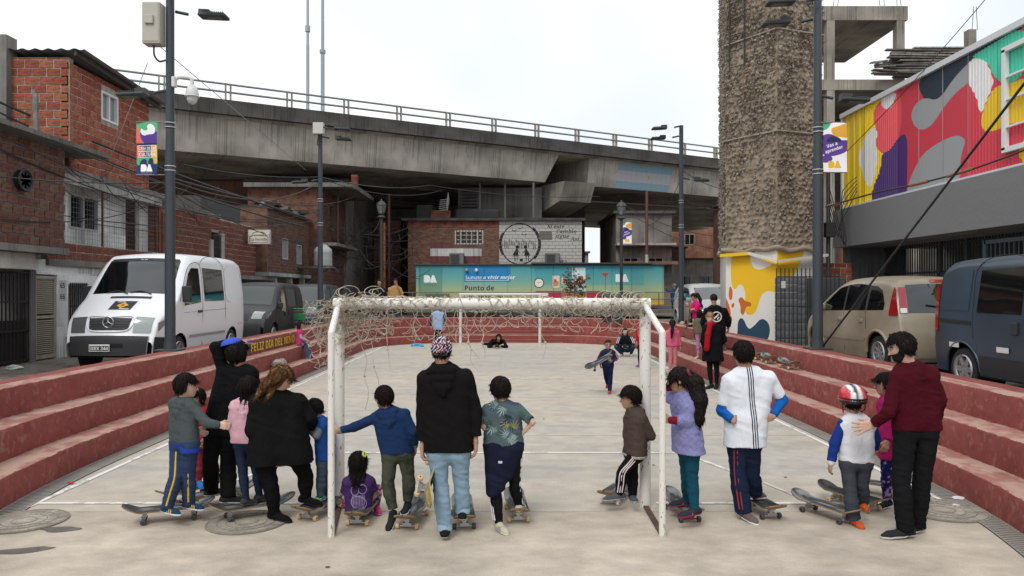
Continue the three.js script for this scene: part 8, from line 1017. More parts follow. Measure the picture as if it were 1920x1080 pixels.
{ const b = skateboard('skateboard held down at the side by the man in jeans', [-0.731, 0.552, -6.6], 0, { w: 1, deck: grainM(0.4, 0.3, 0.1, 0.6) }); const x = new THREE.Vector3(0.12, 0.42, -0.9).normalize(), y = new THREE.Vector3(0.93, -0.3, 0.2), z = x.clone().cross(y).normalize(); y.copy(z).cross(x); b.quaternion.setFromRotationMatrix(new THREE.Matrix4().makeBasis(x, y, z)); b.position.set(...[-0.766, 0.566, -6.62]); }
const T_leaf = canvasTex(512, 512, (c, w, h) => { c.fillStyle = '#4a5a5e'; c.fillRect(0, 0, w, h); const cols = ['#1d292b', '#7d938a', '#2c4a3a', '#8f8a44', '#453668', '#172025', '#93a7a8']; for (let i = 0; i < 46; i++) { const x = hash3(i, 1, 4) * w, y = hash3(i, 2, 4) * h, r = 50 + 56 * hash3(i, 3, 4), a0 = hash3(i, 4, 4) * 6.28; c.fillStyle = cols[i % 7]; for (let k = -3; k <= 3; k++) { const a = a0 + k * 0.42, l = r * (1 - Math.abs(k) * 0.16); c.beginPath(); c.moveTo(x, y); c.quadraticCurveTo(x + Math.cos(a - 0.16) * l * 0.6, y + Math.sin(a - 0.16) * l * 0.6, x + Math.cos(a) * l, y + Math.sin(a) * l); c.quadraticCurveTo(x + Math.cos(a + 0.16) * l * 0.6, y + Math.sin(a + 0.16) * l * 0.6, x, y); c.fill(); } } });
person({ label: 'boy in leaf print shirt with jacket tied at his waist, hands on hips', h: 1.38, look: [-25, -8], g: [0, BOARD], J: [[-0.068,1.253,-6.75],[-0.058,1.147,-6.75],[-0.183,1.075,-6.75],[0.082,1.084,-6.75],[-0.22,0.934,-6.7],[0.225,0.968,-6.7],[-0.17,0.814,-6.8],[0.082,0.805,-6.75],[-0.135,0.704,-6.75],[0.063,0.708,-6.75],[-0.111,0.347,-6.75],[0.063,0.37,-6.79],[-0.081,0.083,-6.7],[0.108,0.193,-6.85],[-0.019,0.032,-6.59],[0.134,0.13,-6.95]], skin: SKINL, handL: { d: [0.5, -0.5, -0.6], curl: 0.8 }, handR: { d: [-0.75, -0.45, 0.1], n: [0, 0, -1], curl: 0.9 }, hair: { vol: 0.07, yb: -0.24 }, top: { name: 'shirt', c: [0.1, 0.13, 0.13], hem: 0.737, inf: 0.022, sl: 0.42, map: T_leaf, mw: 0.5, mh: 0.5, wr: 0.011 }, legs: { c: [0.008, 0.008, 0.009], inf: 0.014, stripes: [{ left: true, d: [-0.8, 0, 0.6], c: WHITE, w: 0.006, o: 0 }, { left: true, d: [-0.8, 0, 0.6], c: WHITE, w: 0.006, o: 0.028 }, { left: false, d: [0.9, 0, 0.45], c: WHITE, w: 0.006 }] }, shoes: { c: [0.45, 0.42, 0.3], s: [0.55, 0.53, 0.45], mark: [0.05, 0.12, 0.35] },
  extra: (a) => { const pr = []; for (const [q, e] of [[a.J[8], -1], [a.J[9], 1]]) pr.push(cap(vlerp(q, a.nk, 0.08), vadd(q, [e < 0 ? 0.0 : -0.06, e < 0 ? -0.36 : -0.22, 0.04]), 0.085, e < 0 ? 0.055 : 0.04, 0.05)); pr.push(cap(vlerp(a.J[8], a.nk, 0.08), vlerp(a.J[9], a.nk, 0.08), 0.082, 0.082, 0.05), cap(vadd(a.pel, [0, -0.05, 0.05]), vadd(a.pel, [-0.03, -0.32, 0.07]), 0.07, 0.04, 0.05)); a.cloth('tied_jacket', pr, [0.011, 0.013, 0.03], { wr: 0.014, wf: 12, cuts: [a.hemCut(0.303)] }); mesh('label_patch', bx(0.035, 0.02, 0.004).translate(...vadd(a.pel, [-0.03, -0.07, 0.16])), M(0.5, 0.5, 0.5, 0.8), a.t); } });
person({ label: 'boy in brown hoodie and black striped trousers leaning on the goal post', h: 1.34, look: [-78, -4], g: [BOARD, null], J: [[1.199,1.102,-7.3],[1.236,0.998,-7.3],[1.281,0.921,-7.2],[1.219,0.894,-7.42],[1.387,0.752,-7.22],[1.19,0.715,-7.44],[1.357,0.682,-7.42],[1.254,0.634,-7.5],[1.262,0.573,-7.24],[1.221,0.539,-7.37],[1.112,0.392,-7.24],[1.235,0.297,-7.39],[1.081,0.206,-7.24],[1.228,0.134,-7.35],[0.945,0.151,-7.23],[1.231,0.104,-7.18]], skin: SKIN, hair: { vol: 0.07, yl: 0.16, yb: -0.18, zl: 0.0 }, top: { name: 'hoodie', c: [0.07, 0.048, 0.042], hem: 0.549, inf: 0.028, hood: 1.1, collar: 0.03, wr: 0.011 }, legs: { c: [0.007, 0.007, 0.0075], inf: 0.018, stripes: [-0.022, 0, 0.022].map((v) => ({ left: true, d: [-0.1, 0.1, 1], c: [0.6, 0.5, 0.52], w: 0.0065, o: v })) }, shoes: { c: [0.07, 0.075, 0.085], s: [0.3, 0.3, 0.3] }, extra: (a) => { a.cloth('hem_band', a.torso(0.026, 0.06), [0.33, 0.28, 0.24], { cuts: [(X, Y, Z) => Y - (0.56 - a.base[1]), (X, Y, Z) => (0.528 - a.base[1]) - Y] }); } });
person({ label: 'girl in lilac quilted coat with long ponytail holding the goal stay', h: 1.42, look: [-70, -12], g: [BOARD, BOARD], J: [[1.575,1.333,-6.85],[1.61,1.211,-6.85],[1.644,1.128,-6.75],[1.589,1.112,-6.95],[1.615,0.976,-6.71],[1.532,1.141,-7.03],[1.471,0.982,-6.73],[1.512,1.254,-7.01],[1.673,0.68,-6.79],[1.649,0.654,-6.91],[1.681,0.431,-6.8],[1.668,0.408,-6.95],[1.683,0.203,-6.73],[1.687,0.211,-7.05],[1.543,0.124,-6.69],[1.591,0.171,-7.05]], skin: SKIN, handL: { d: [-1, 0.15, 0], n: [0, -0.3, -1], curl: 1.0, th: [0, 1, 0] }, handR: { d: [0, 1, -0.1], n: [-1, 0, 0], curl: 0.3 }, hair: { yb: -0.25, vol: 0.05, zl: 0.08, yl: 0.18, locks: [{ p: [[1.642, 1.371, -6.82], [1.705, 1.312, -6.78], [1.724, 1.163, -6.74], [1.711, 0.996, -6.73], [1.685, 0.926, -6.72]], r: [0.055, 0.07, 0.075, 0.055, 0.02] }, { p: [[1.506, 1.378, -6.8], [1.482, 1.322, -6.78]], r: [0.04, 0.02] }], tie: [[1.647, 1.404, -6.78], 0.03, [0.14, 0.008, 0.05]] }, top: { name: 'coat', c: (X, Y, Z) => { const u = (X * 0.9 + Z * 0.5) * 16, v = Y * 16, q = Math.abs(((u + v) % 1 + 1) % 1 - 0.5) > 0.46 || Math.abs(((u - v) % 1 + 1) % 1 - 0.5) > 0.46, k = 0.92 + 0.15 * noise3(X * 20, Y * 20, Z * 20); return vmul(q ? [0.15, 0.145, 0.3] : [0.205, 0.2, 0.385], k); }, hem: 0.672, inf: 0.036, dn: 0.12, flare: [0.12, 0.03], sl: 0.8, collar: 0.024 }, legs: { c: [0.008, 0.055, 0.085], inf: 0.014 }, shoes: { c: [0.03, 0.03, 0.04], s: [0.2, 0.04, 0.1], mark: [0.6, 0.05, 0.25], n: 1 }, extra: (a) => { for (const [E, W] of [[a.J[4], a.J[6]], [a.J[5], a.J[7]]]) a.cloth('cuff', [cap(vlerp(E, W, 0.6), vlerp(E, W, 1.05), 0.036, 0.032)], [0.16, 0.01, 0.025], { wr: 0.004 }); } });
const T_shirt3 = canvasTex(512, 512, (c, w, h) => { c.fillStyle = '#d4d7de'; c.fillRect(0, 0, w, h); for (let i = 0; i < 3; i++) { c.fillStyle = '#1c1e26'; c.fillRect(268 + i * 18, 0, 9, h); } });
person({ label: 'teenager in white shirt with black stripes and blue sleeves, hands on hips', h: 1.66, look: [-12, -6], g: [0, BOARD], J: [[2.23,1.548,-7.08],[2.255,1.417,-7.08],[2.099,1.305,-7.08],[2.473,1.326,-7.08],[2.034,1.009,-7.1],[2.612,1.11,-7.1],[2.108,0.937,-6.96],[2.475,0.965,-7],[2.18,0.678,-7.08],[2.306,0.688,-7.08],[2.185,0.415,-7.08],[2.331,0.401,-7.14],[2.219,0.091,-7.03],[2.389,0.19,-7.24],[2.264,0.059,-6.92],[2.461,0.111,-7.3]], skin: SKIN, handL: { d: [0.4, 0.3, -0.5], curl: 0.6 }, handR: { d: [-0.5, -0.2, -0.5], curl: 0.6 }, hair: { vol: 0.075, yb: -0.26, zl: 0.05 }, top: { name: 'shirt', c: WHITE, hem: 0.683, inf: 0.03, dn: 0.1, sl: 0.4, map: T_shirt3, mw: 0.62, mh: 0.8, wr: 0.013, wf: 11, flare: [0.06, 0.015] }, sleeves: { c: [0.01, 0.1, 0.36], a: 0.25, inf: 0.012 }, legs: { c: [0.011, 0.018, 0.042], inf: 0.03, fl: 0.022, stripes: [{ left: true, d: [-0.35, 0, 1], c: [0.3, 0.02, 0.035], w: 0.006 }, { left: true, d: [-0.35, 0, 1], c: [0.3, 0.02, 0.035], w: 0.006, o: 0.03 }] }, shoes: { c: [0.12, 0.1, 0.085], s: WHITE } });
person({ label: 'small boy in red helmet and white shirt with blue sleeves', h: 1.2, look: [-5, -10], g: [0, BOARD], J: [[3.175,1.133,-6.88],[3.194,1.01,-6.88],[3.091,0.917,-6.88],[3.337,0.931,-6.88],[3.012,0.74,-6.88],[3.42,0.777,-6.94],[2.978,0.563,-6.88],[3.459,0.652,-7.06],[3.13,0.563,-6.88],[3.288,0.563,-6.88],[3.155,0.317,-6.88],[3.287,0.353,-6.93],[3.175,0.058,-6.86],[3.334,0.169,-7.02],[3.191,0.024,-6.78],[3.316,0.155,-6.93]], skin: SKIN, hair: { vol: 0.04, yb: -0.33 }, top: { name: 'shirt', c: [0.62, 0.62, 0.66], hem: 0.573, inf: 0.026, sl: 0, dn: 0.08, collar: 0.014 }, sleeves: { c: [0.012, 0.035, 0.19], inf: 0.022 }, legs: { c: [0.05, 0.055, 0.068], inf: 0.026, fl: 0.02 }, shoes: { c: [0.55, 0.09, 0.02], s: [0.4, 0.1, 0.04], mark: [0.02, 0.02, 0.02] },
  extra: (a) => { for (const [E, W] of [[a.J[4], a.J[6]]]) a.cloth('cuff', [cap(vlerp(E, W, 0.86), vlerp(E, W, 0.98), 0.036, 0.034)], [0.62, 0.62, 0.66], { wr: 0.003 }); } });
{ const hP = [3.175, 1.152, -6.88], t = thing('skate_helmet', 'red helmet with white and black stripes on the small boy', 'helmet', hP), g = new THREE.SphereGeometry(0.125, 36, 20, 0, 6.29, 0, 1.72).scale(0.98, 1.0, 1.18).translate(0, 0.015, 0.005); tint(g, (x, y, z) => Math.abs(x + 0.02) < 0.018 ? [0.025, 0.025, 0.03] : Math.abs(x + 0.02) < 0.048 ? [0.62, 0.62, 0.62] : [0.5, 0.018, 0.03]); const hm = new THREE.MeshPhysicalMaterial({ vertexColors: true, roughness: 0.25, clearcoat: 0.6, side: THREE.DoubleSide }); mesh('shell', g, hm, t); mesh('lower_rim', new THREE.CylinderGeometry(0.127, 0.118, 0.05, 32, 1, true).scale(0.98, 1, 1.18).translate(0, -0.005, 0.006), M(0.012, 0.012, 0.013, 0.4), t); for (const x of [-0.06, 0.055, 0.085]) mesh('vent', rbx(0.02, 0.012, 0.09, 0.005).rotateX(0.3).translate(x, 0.115 - Math.abs(x) * 0.35, 0.06), M(0.01, 0.01, 0.01, 0.6), t); for (const x of [-0.1, 0.1]) mesh('strap', tube([[x * 1.05, -0.02, 0.02], [x, -0.09, 0.03], [x * 0.75, -0.13, -0.02]], 0.006, 10, 4), M(0.012, 0.012, 0.013, 0.7), t); }
person({ label: 'girl in magenta jacket and navy print leggings behind the man in maroon', h: 1.34, look: [-70, -8], g: [0, BOARD], J: [[3.742,1.225,-7.4],[3.763,1.098,-7.4],[3.754,1.043,-7.31],[3.782,1.014,-7.5],[3.775,0.836,-7.3],[3.765,0.796,-7.52],[3.702,0.678,-7.28],[3.729,0.638,-7.48],[3.733,0.551,-7.34],[3.815,0.525,-7.46],[3.733,0.294,-7.36],[3.868,0.269,-7.48],[3.748,0.057,-7.38],[4.015,0.054,-7.7],[3.649,0.016,-7.34],[3.939,0.027,-7.66]], skin: SKIN2, hair: { vol: 0.04, yb: -0.26, locks: [{ p: [[3.774, 1.259, -7.38], [3.806, 1.204, -7.36], [3.817, 1.114, -7.36]], r: [0.04, 0.03, 0.015] }] }, top: { name: 'jacket', c: [0.3, 0.012, 0.095], hem: 0.501, inf: 0.028, dn: 0.1, collar: 0.026 }, legs: { c: floral([0.014, 0.014, 0.08], [0.3, 0.2, 0.35], [0.02, 0.02, 0.12], [0.012, 0.012, 0.06]), inf: 0.012 }, shoes: { c: [0.02, 0.02, 0.022], s: [0.5, 0.5, 0.5] }, extra: (a) => mesh('spectacles', new THREE.TorusGeometry(0.12 * a.hh, 0.014 * a.hh, 5, 16).lookAt(V(vnorm(vsub(a.HP3(0, 0, 1), a.HP3(0, 0, 0))))).translate(...a.HP3(0.15, 0.02, 0.42)), M(0.35, 0.03, 0.06, 0.4), a.t) });
person({ label: 'bearded man in maroon sweater and black jeans touching the small boy', h: 1.78, look: [-62, -18], g: [0, 0], J: [[3.437,1.652,-6.52],[3.498,1.521,-6.52],[3.394,1.412,-6.5],[3.706,1.433,-6.56],[3.299,1.103,-6.46],[3.784,1.183,-6.54],[3.219,0.97,-6.58],[3.829,0.93,-6.7],[3.47,0.934,-6.52],[3.661,0.944,-6.52],[3.426,0.497,-6.5],[3.635,0.503,-6.55],[3.448,0.113,-6.48],[3.627,0.093,-6.62],[3.235,0.033,-6.47],[3.469,0.03,-6.58]], skin: SKINL, handL: { d: [-1, -0.25, -0.05], n: [0.05, -0.1, -1], curl: 0.12, spread: 0.45, th: [0, 1, 0] }, hair: { vol: 0.085, yb: -0.26, zl: 0.06 }, top: { name: 'sweater', c: [0.055, 0.005, 0.01], hem: 0.939, inf: 0.026, dn: 0.09, collar: 0.016, sl: 0.94, wr: 0.011 }, legs: { c: [0.009, 0.0095, 0.0105], inf: 0.022, fl: 0.016, wr: 0.013 }, shoes: { c: [0.022, 0.024, 0.028], s: [0.5, 0.49, 0.46] },
  extra: (a) => { const fn = (X, Y, Z) => { const q = a.toHead(X, Y, Z), n = noise3(X * 60, Y * 60, Z * 60) - 0.5; return Math.max(a.headFn(X, Y, Z) - 0.006 - 0.004 * n, (q[1] + 0.15 + 0.05 * n - clamp((0.2 - q[2]) * 0.9, 0, 0.2)) * a.hh, (-0.02 - q[2]) * a.hh, (0.055 - Math.hypot(q[0] * 0.55, q[1] + 0.245)) * a.hh); }; a.cloth('beard', [{ fn, ...a.box3(0.6), k: 0.01 }], [0.02, 0.014, 0.011], { cell: 0.005, wr: 0 }); } });
// ---------------------------------------------------------------- people farther off
person({ label: 'smiling boy in navy tracksuit running with a skateboard', h: 1.12, look: [180, 0], smile: true, g: [0, null], J: [[2.11,1.01,-15.7],[2.11,0.91,-15.7],[2.21,0.86,-15.7],[2,0.86,-15.7],[2.27,0.71,-15.7],[1.93,0.71,-15.7],[2.17,0.68,-15.58],[1.93,0.61,-15.58],[2.16,0.58,-15.7],[2.05,0.58,-15.7],[2.14,0.34,-15.6],[2.07,0.36,-15.72],[2.13,0.12,-15.6],[2.14,0.16,-16],[2.09,0.05,-15.45],[2.12,0.09,-15.94]], skin: SKIN2, hair: { vol: 0.03, yb: -0.1 }, top: { name: 'tracksuit_top', c: [0.014, 0.02, 0.06], hem: 0.558, inf: 0.022, collar: 0.02 }, legs: { c: [0.013, 0.018, 0.055], inf: 0.024 }, shoes: { c: [0.55, 0.04, 0.03], s: [0.5, 0.06, 0.05] }, extra: (a) => { for (const [S, E, W] of [[2, 4, 6], [3, 5, 7]]) mesh('sleeve_stripe', tube([a.J[S], a.J[E], vlerp(a.J[E], a.J[W], 0.9)].map((p) => vadd(p, [a.J[S][0] > 0 ? 0.05 : -0.05, 0.01, 0.02])), 0.01, 12, 5), M(0.4, 0.04, 0.06, 0.8), a.t); mesh('badge', bx(0.045, 0.05, 0.006).translate(...vadd(vlerp(a.nk, a.J[2], 0.5), [0, -0.08, 0.11])), M(0.5, 0.25, 0.05, 0.6), a.t); } });
{ const b = skateboard('skateboard carried by the running boy', [1.971, 0.677, -15.5], 0, { w: 3 }); const x = new THREE.Vector3(0.6, 0.44, 0.66).normalize(), y = new THREE.Vector3(-0.5, 0.75, 0.4), z = x.clone().cross(y).normalize(); y.copy(z).cross(x); b.quaternion.setFromRotationMatrix(new THREE.Matrix4().makeBasis(x, y, z)); b.position.set(...[1.983, 0.63, -15.42]); }
person({ label: 'crouching woman in black striped jacket holding a camera', h: 1.66, look: [185, -4], smile: true, g: [0, 0], J: [[3.87,0.8,-24.6],[3.87,0.66,-24.6],[4.04,0.59,-24.6],[3.69,0.59,-24.6],[4.1,0.39,-24.42],[3.59,0.39,-24.42],[3.88,0.33,-24.22],[3.74,0.33,-24.22],[3.97,0.19,-24.72],[3.8,0.19,-24.72],[4.07,0.32,-24.22],[3.51,0.32,-24.22],[4.04,0.08,-24.5],[3.75,0.08,-24.5],[4.04,0.02,-24.25],[3.59,0.02,-24.25]], skin: SKINL, hair: { c: [0.03, 0.018, 0.012], vol: 0.05, bob: [-0.9, 0.42] }, top: { name: 'jacket', c: [0.014, 0.014, 0.016], hem: 0.217, inf: 0.024 }, legs: { c: [0.02, 0.05, 0.075], inf: 0.016 }, shoes: { c: [0.45, 0.45, 0.45], s: WHITE }, extra: (a) => { for (const [S, E] of [[2, 4], [3, 5]]) for (const k of [-0.025, 0.025]) mesh('sleeve_stripe', tube([a.J[S], vlerp(a.J[S], a.J[E], 0.5), a.J[E]].map((p) => vadd(p, [k + (S === 2 ? 0.02 : -0.02), 0.04, 0.06])), 0.012, 10, 5), M(0.6, 0.6, 0.6, 0.8), a.t); } });
{ const c = thing('photo_camera', 'black camera held by the crouching woman', 'camera', [3.795, 0.339, -24.15]); mesh('camera_body', rbx(0.14, 0.09, 0.06, 0.01), M(0.012, 0.012, 0.012, 0.5), c); mesh('lens', rod([0, 0, 0.02], [0, -0.01, 0.12], 0.035, 0.038, 14), M(0.012, 0.012, 0.012, 0.4), c); mesh('prism', rbx(0.06, 0.04, 0.05, 0.01, 0, 0.06, 0), M(0.012, 0.012, 0.012, 0.5), c); }
person({ label: 'girl in red jacket and dark leggings behind the right goal post', h: 1.5, look: [-120, -5], g: [0, 0], J: [[3.78,1.37,-21],[3.78,1.22,-21],[3.66,1.15,-20.9],[3.88,1.14,-21.08],[3.64,0.91,-20.9],[3.92,0.9,-21.1],[3.62,0.72,-20.92],[3.87,0.67,-21.1],[3.71,0.65,-20.95],[3.82,0.65,-21.05],[3.71,0.38,-21],[3.83,0.36,-21.1],[3.71,0.11,-21],[3.85,0.1,-21.15],[3.6,0.02,-20.9],[3.74,0.01,-21.1]], skin: SKIN, hair: { bob: [-0.8, 0.38] }, top: { name: 'jacket', c: [0.4, 0.012, 0.03], hem: 0.635, inf: 0.026, hood: 1, collar: 0.024 }, legs: { c: [0.014, 0.012, 0.018], inf: 0.01 }, shoes: { c: [0.2, 0.03, 0.15], s: WHITE } });
person({ label: 'girl in pink hoodie and pink leggings with a braid, seen from behind', h: 1.42, look: [10, 0], g: [0, 0], J: [[4.28,1.29,-19.4],[4.28,1.17,-19.4],[4.16,1.08,-19.4],[4.41,1.08,-19.4],[4.12,0.9,-19.4],[4.46,0.89,-19.4],[4.18,0.74,-19.5],[4.48,0.7,-19.4],[4.23,0.72,-19.4],[4.35,0.72,-19.4],[4.23,0.4,-19.4],[4.35,0.4,-19.4],[4.21,0.11,-19.4],[4.34,0.11,-19.4],[4.24,0.02,-19.6],[4.4,0.02,-19.6]], skin: SKIN, hair: { vol: 0.05, locks: [{ p: [[4.242, 1.271, -19.22], [4.224, 1.094, -19.2], [4.21, 0.929, -19.2]], r: [0.045, 0.04, 0.02] }] }, top: { name: 'hoodie', c: [0.6, 0.11, 0.19], hem: 0.709, inf: 0.026, hood: 1, collar: 0.024 }, legs: { c: [0.5, 0.17, 0.2], inf: 0.01 }, shoes: { c: [0.4, 0.2, 0.22], s: WHITE } });
person({ label: 'girl in bright pink top holding an upright skateboard on the bleacher', h: 1.5, look: [-105, -30], g: [0.665, 0.665], J: [[5.48,1.96,-22],[5.55,1.84,-22],[5.58,1.74,-21.88],[5.51,1.76,-22.1],[5.49,1.56,-21.84],[5.45,1.6,-22.1],[5.33,1.71,-21.9],[5.35,1.69,-22.1],[5.56,1.32,-21.94],[5.58,1.31,-22.06],[5.52,1.02,-21.95],[5.61,1.02,-22.06],[5.52,0.74,-21.95],[5.63,0.73,-22.06],[5.4,0.66,-21.92],[5.51,0.65,-22.05]], skin: SKIN, hair: { vol: 0.05, yb: -0.28, locks: [{ p: [[5.594, 2.04, -22], [5.66, 1.883, -21.95], [5.663, 1.696, -21.9]], r: [0.05, 0.05, 0.02] }], tie: [[5.547, 2.103, -22], 0.025, [0.6, 0.02, 0.2]] }, top: { name: 'top', c: [0.55, 0.015, 0.14], hem: 1.286, inf: 0.022, collar: 0.02 }, legs: { c: [0.03, 0.03, 0.05], inf: 0.012 }, shoes: { c: [0.1, 0.1, 0.12], s: WHITE } });
{ const b = skateboard('skateboard standing upright in the hands of the girl in pink', [5.325, 1.418, -21.8], 0, { w: 1, grip: gripDark }); b.rotation.set(0, -0.5, 1.45, 'YXZ'); b.position.set(...[5.391, 1.389, -21.75]); }
person({ label: 'girl in khaki top and floral leggings climbing the bleacher', h: 1.22, look: [20, 10], g: [0.315, 0.665], J: [[5.19,1.53,-20.2],[5.19,1.4,-20.2],[5.09,1.33,-20.2],[5.31,1.33,-20.2],[5.06,1.18,-20.25],[5.35,1.17,-20.2],[5.07,1.32,-20.4],[5.37,1.02,-20.3],[5.12,1.01,-20.2],[5.27,1.01,-20.2],[5.15,0.71,-20.2],[5.31,0.75,-20.35],[5.15,0.42,-20.2],[5.37,0.61,-20.55],[5.08,0.35,-20.15],[5.41,0.52,-20.7]], skin: SKIN, hair: { vol: 0.05, bob: [-0.9, 0.34] }, top: { name: 'top', c: [0.13, 0.115, 0.075], hem: 0.981, inf: 0.024 }, legs: { c: floral([0.4, 0.16, 0.26], [0.3, 0.3, 0.5], [0.5, 0.2, 0.3], [0.25, 0.1, 0.3]), inf: 0.012 }, shoes: { c: [0.5, 0.42, 0.3], s: WHITE } });
person({ label: 'person in dark jeans seated on the right bleacher behind the pink girl', h: 1.6, look: [-100, -5], g: [0.665, 0.665], J: [[6.04,1.63,-23.5],[6.04,1.5,-23.5],[5.95,1.4,-23.38],[6.11,1.41,-23.62],[5.76,1.23,-23.38],[6.08,1.19,-23.66],[5.52,1.15,-23.4],[5.93,1.12,-23.64],[5.93,1.1,-23.44],[6,1.09,-23.58],[5.66,1.08,-23.44],[5.82,1.05,-23.6],[5.64,0.71,-23.44],[5.83,0.68,-23.6],[5.5,0.61,-23.4],[5.7,0.58,-23.6]], skin: SKINL, hair: { vol: 0.04 }, top: { name: 'jacket', c: [0.02, 0.02, 0.022], hem: 1.025, inf: 0.028 }, legs: { c: [0.014, 0.024, 0.05], inf: 0.018 }, shoes: { c: [0.02, 0.02, 0.022], s: WHITE } });
person({ label: 'man in black jacket with round white emblem on its back', h: 1.76, look: [5, -8], g: [0.315, 0.315], J: [[5.02,1.95,-18.2],[5.03,1.77,-18.2],[4.85,1.66,-18.2],[5.28,1.66,-18.2],[4.77,1.38,-18.25],[5.39,1.42,-18.2],[4.85,1.14,-18.35],[5.41,1.25,-18.3],[4.95,1.12,-18.2],[5.17,1.12,-18.2],[4.95,0.76,-18.2],[5.17,0.76,-18.2],[4.95,0.42,-18.2],[5.19,0.42,-18.2],[5.01,0.32,-18.45],[5.28,0.32,-18.45]], skin: SKIN, hair: { vol: 0.04 }, top: { name: 'jacket', c: [0.008, 0.008, 0.009], hem: 1.019, inf: 0.042, hood: 1, collar: 0.036, dn: 0.1 }, legs: { c: [0.008, 0.008, 0.009], inf: 0.02 }, shoes: { c: [0.02, 0.02, 0.02], s: [0.3, 0.3, 0.3] }, extra: (a) => { const c = vadd(vlerp(a.nk, a.pel, 0.36), vmul(a.fwd, -0.175)), q = new THREE.Quaternion().setFromUnitVectors(new THREE.Vector3(0, 0, 1), V(vmul(a.fwd, -1))); mesh('emblem', merge(new THREE.TorusGeometry(0.115, 0.016, 6, 26), rod([-0.06, -0.05, 0], [0.05, 0.06, 0], 0.018), rod([0.02, -0.07, 0], [0.06, 0.0, 0], 0.016)).applyQuaternion(q).translate(...c), M(0.6, 0.6, 0.6, 0.8), a.t); } });
person({ label: 'woman in long black coat with red scarf standing at the right', h: 1.62, look: [190, -10], g: [0, 0], J: [[4.44,1.55,-16.4],[4.45,1.42,-16.4],[4.64,1.33,-16.4],[4.35,1.34,-16.4],[4.77,1.07,-16.45],[4.29,1.05,-16.4],[4.73,0.95,-16.65],[4.37,0.86,-16.48],[4.57,0.78,-16.4],[4.43,0.78,-16.4],[4.59,0.39,-16.4],[4.44,0.39,-16.4],[4.59,0.12,-16.4],[4.47,0.16,-16.4],[4.5,0.02,-16.2],[4.3,0.09,-16.28]], skin: SKINL, hair: { c: [0.2, 0.09, 0.035], c2: [0.34, 0.19, 0.09], vol: 0.08, yb: -0.24, yl: 0.2 }, top: { name: 'coat', c: [0.007, 0.0075, 0.009], hem: 0.604, inf: 0.045, dn: 0.16, flare: [0.16, 0.05], collar: 0.03 }, legs: { c: [0.008, 0.008, 0.009], inf: 0.006, end: 0.9 }, shoes: { c: [0.018, 0.018, 0.02], s: [0.04, 0.04, 0.04] }, extra: (a) => { a.cloth('scarf', [...a.ring(vadd(a.nk, [0, 0.03, 0.01]), a.up, 0.075, 0.034, 0.03), cap(vadd(a.nk, [-0.04, 0, 0.12]), vadd(a.nk, [-0.1, -0.2, 0.18]), 0.055, 0.06, 0.03), cap(vadd(a.nk, [-0.1, -0.2, 0.18]), vadd(a.nk, [-0.13, -0.5, 0.2]), 0.06, 0.06, 0.03)], (X, Y, Z) => vmul([0.3, 0.01, 0.018], 0.75 + 0.4 * Math.sin(Y * 150) ** 2), { cell: 0.012, wr: 0.006 }); mesh('hair_clip_glasses', new THREE.TorusGeometry(0.34 * a.hh, 0.02 * a.hh, 5, 18, 3.1).translate(...a.HP3(0, 0.36, 0.2)), M(0.03, 0.03, 0.035, 0.3), a.t); } });
person({ label: 'photographer in black hooded jacket lying on the far court floor', h: 1.7, look: [180, -8], g: [null, null], noHands: false, J: [[-0.34,0.38,-28.1],[-0.36,0.25,-28.3],[-0.16,0.23,-28.32],[-0.59,0.23,-28.32],[-0.04,0.05,-28],[-0.72,0.05,-28.05],[-0.28,0.08,-27.82],[-0.52,0.08,-27.82],[-0.43,0.1,-28.95],[-0.62,0.1,-28.95],[-0.55,0.03,-29.35],[-0.78,0.03,-29.35],[-0.66,0.02,-29.75],[-0.93,0.03,-29.7],[-0.73,-0.03,-29.95],[-1.03,-0.03,-29.9]], skin: SKIN, hair: { vol: 0.05 }, top: { name: 'jacket', c: [0.007, 0.007, 0.0075], hem: -9, inf: 0.03, hood: 1, dn: 0.1 }, legs: { c: [0.007, 0.007, 0.0075], inf: 0.02 }, shoes: { c: [0.015, 0.015, 0.016], s: [0.3, 0.3, 0.3] }, extra: (a) => { const fn = (X, Y, Z) => { const q = a.toHead(X, Y, Z); return Math.max(a.ell(q, [0, 0.05, -0.1], [0.5, 0.58, 0.55]), q[2] - 0.2) * a.hh; }; a.cloth('hood', [{ fn, ...a.box3(0.75), k: 0.01 }], [0.007, 0.007, 0.0075], { cell: 0.018 }); } });
{ const c = thing('photo_camera', 'black camera held by the lying photographer', 'camera', [-0.396, 0.092, -27.7]); mesh('camera_body', rbx(0.15, 0.1, 0.07, 0.01), M(0.012, 0.012, 0.012, 0.5), c); mesh('lens', rod([0, 0, 0.02], [0, 0, 0.15], 0.04, 0.042, 14), M(0.012, 0.012, 0.012, 0.3), c); mesh('prism', rbx(0.06, 0.04, 0.05, 0.01, 0, 0.065, 0), M(0.012, 0.012, 0.012, 0.5), c); }
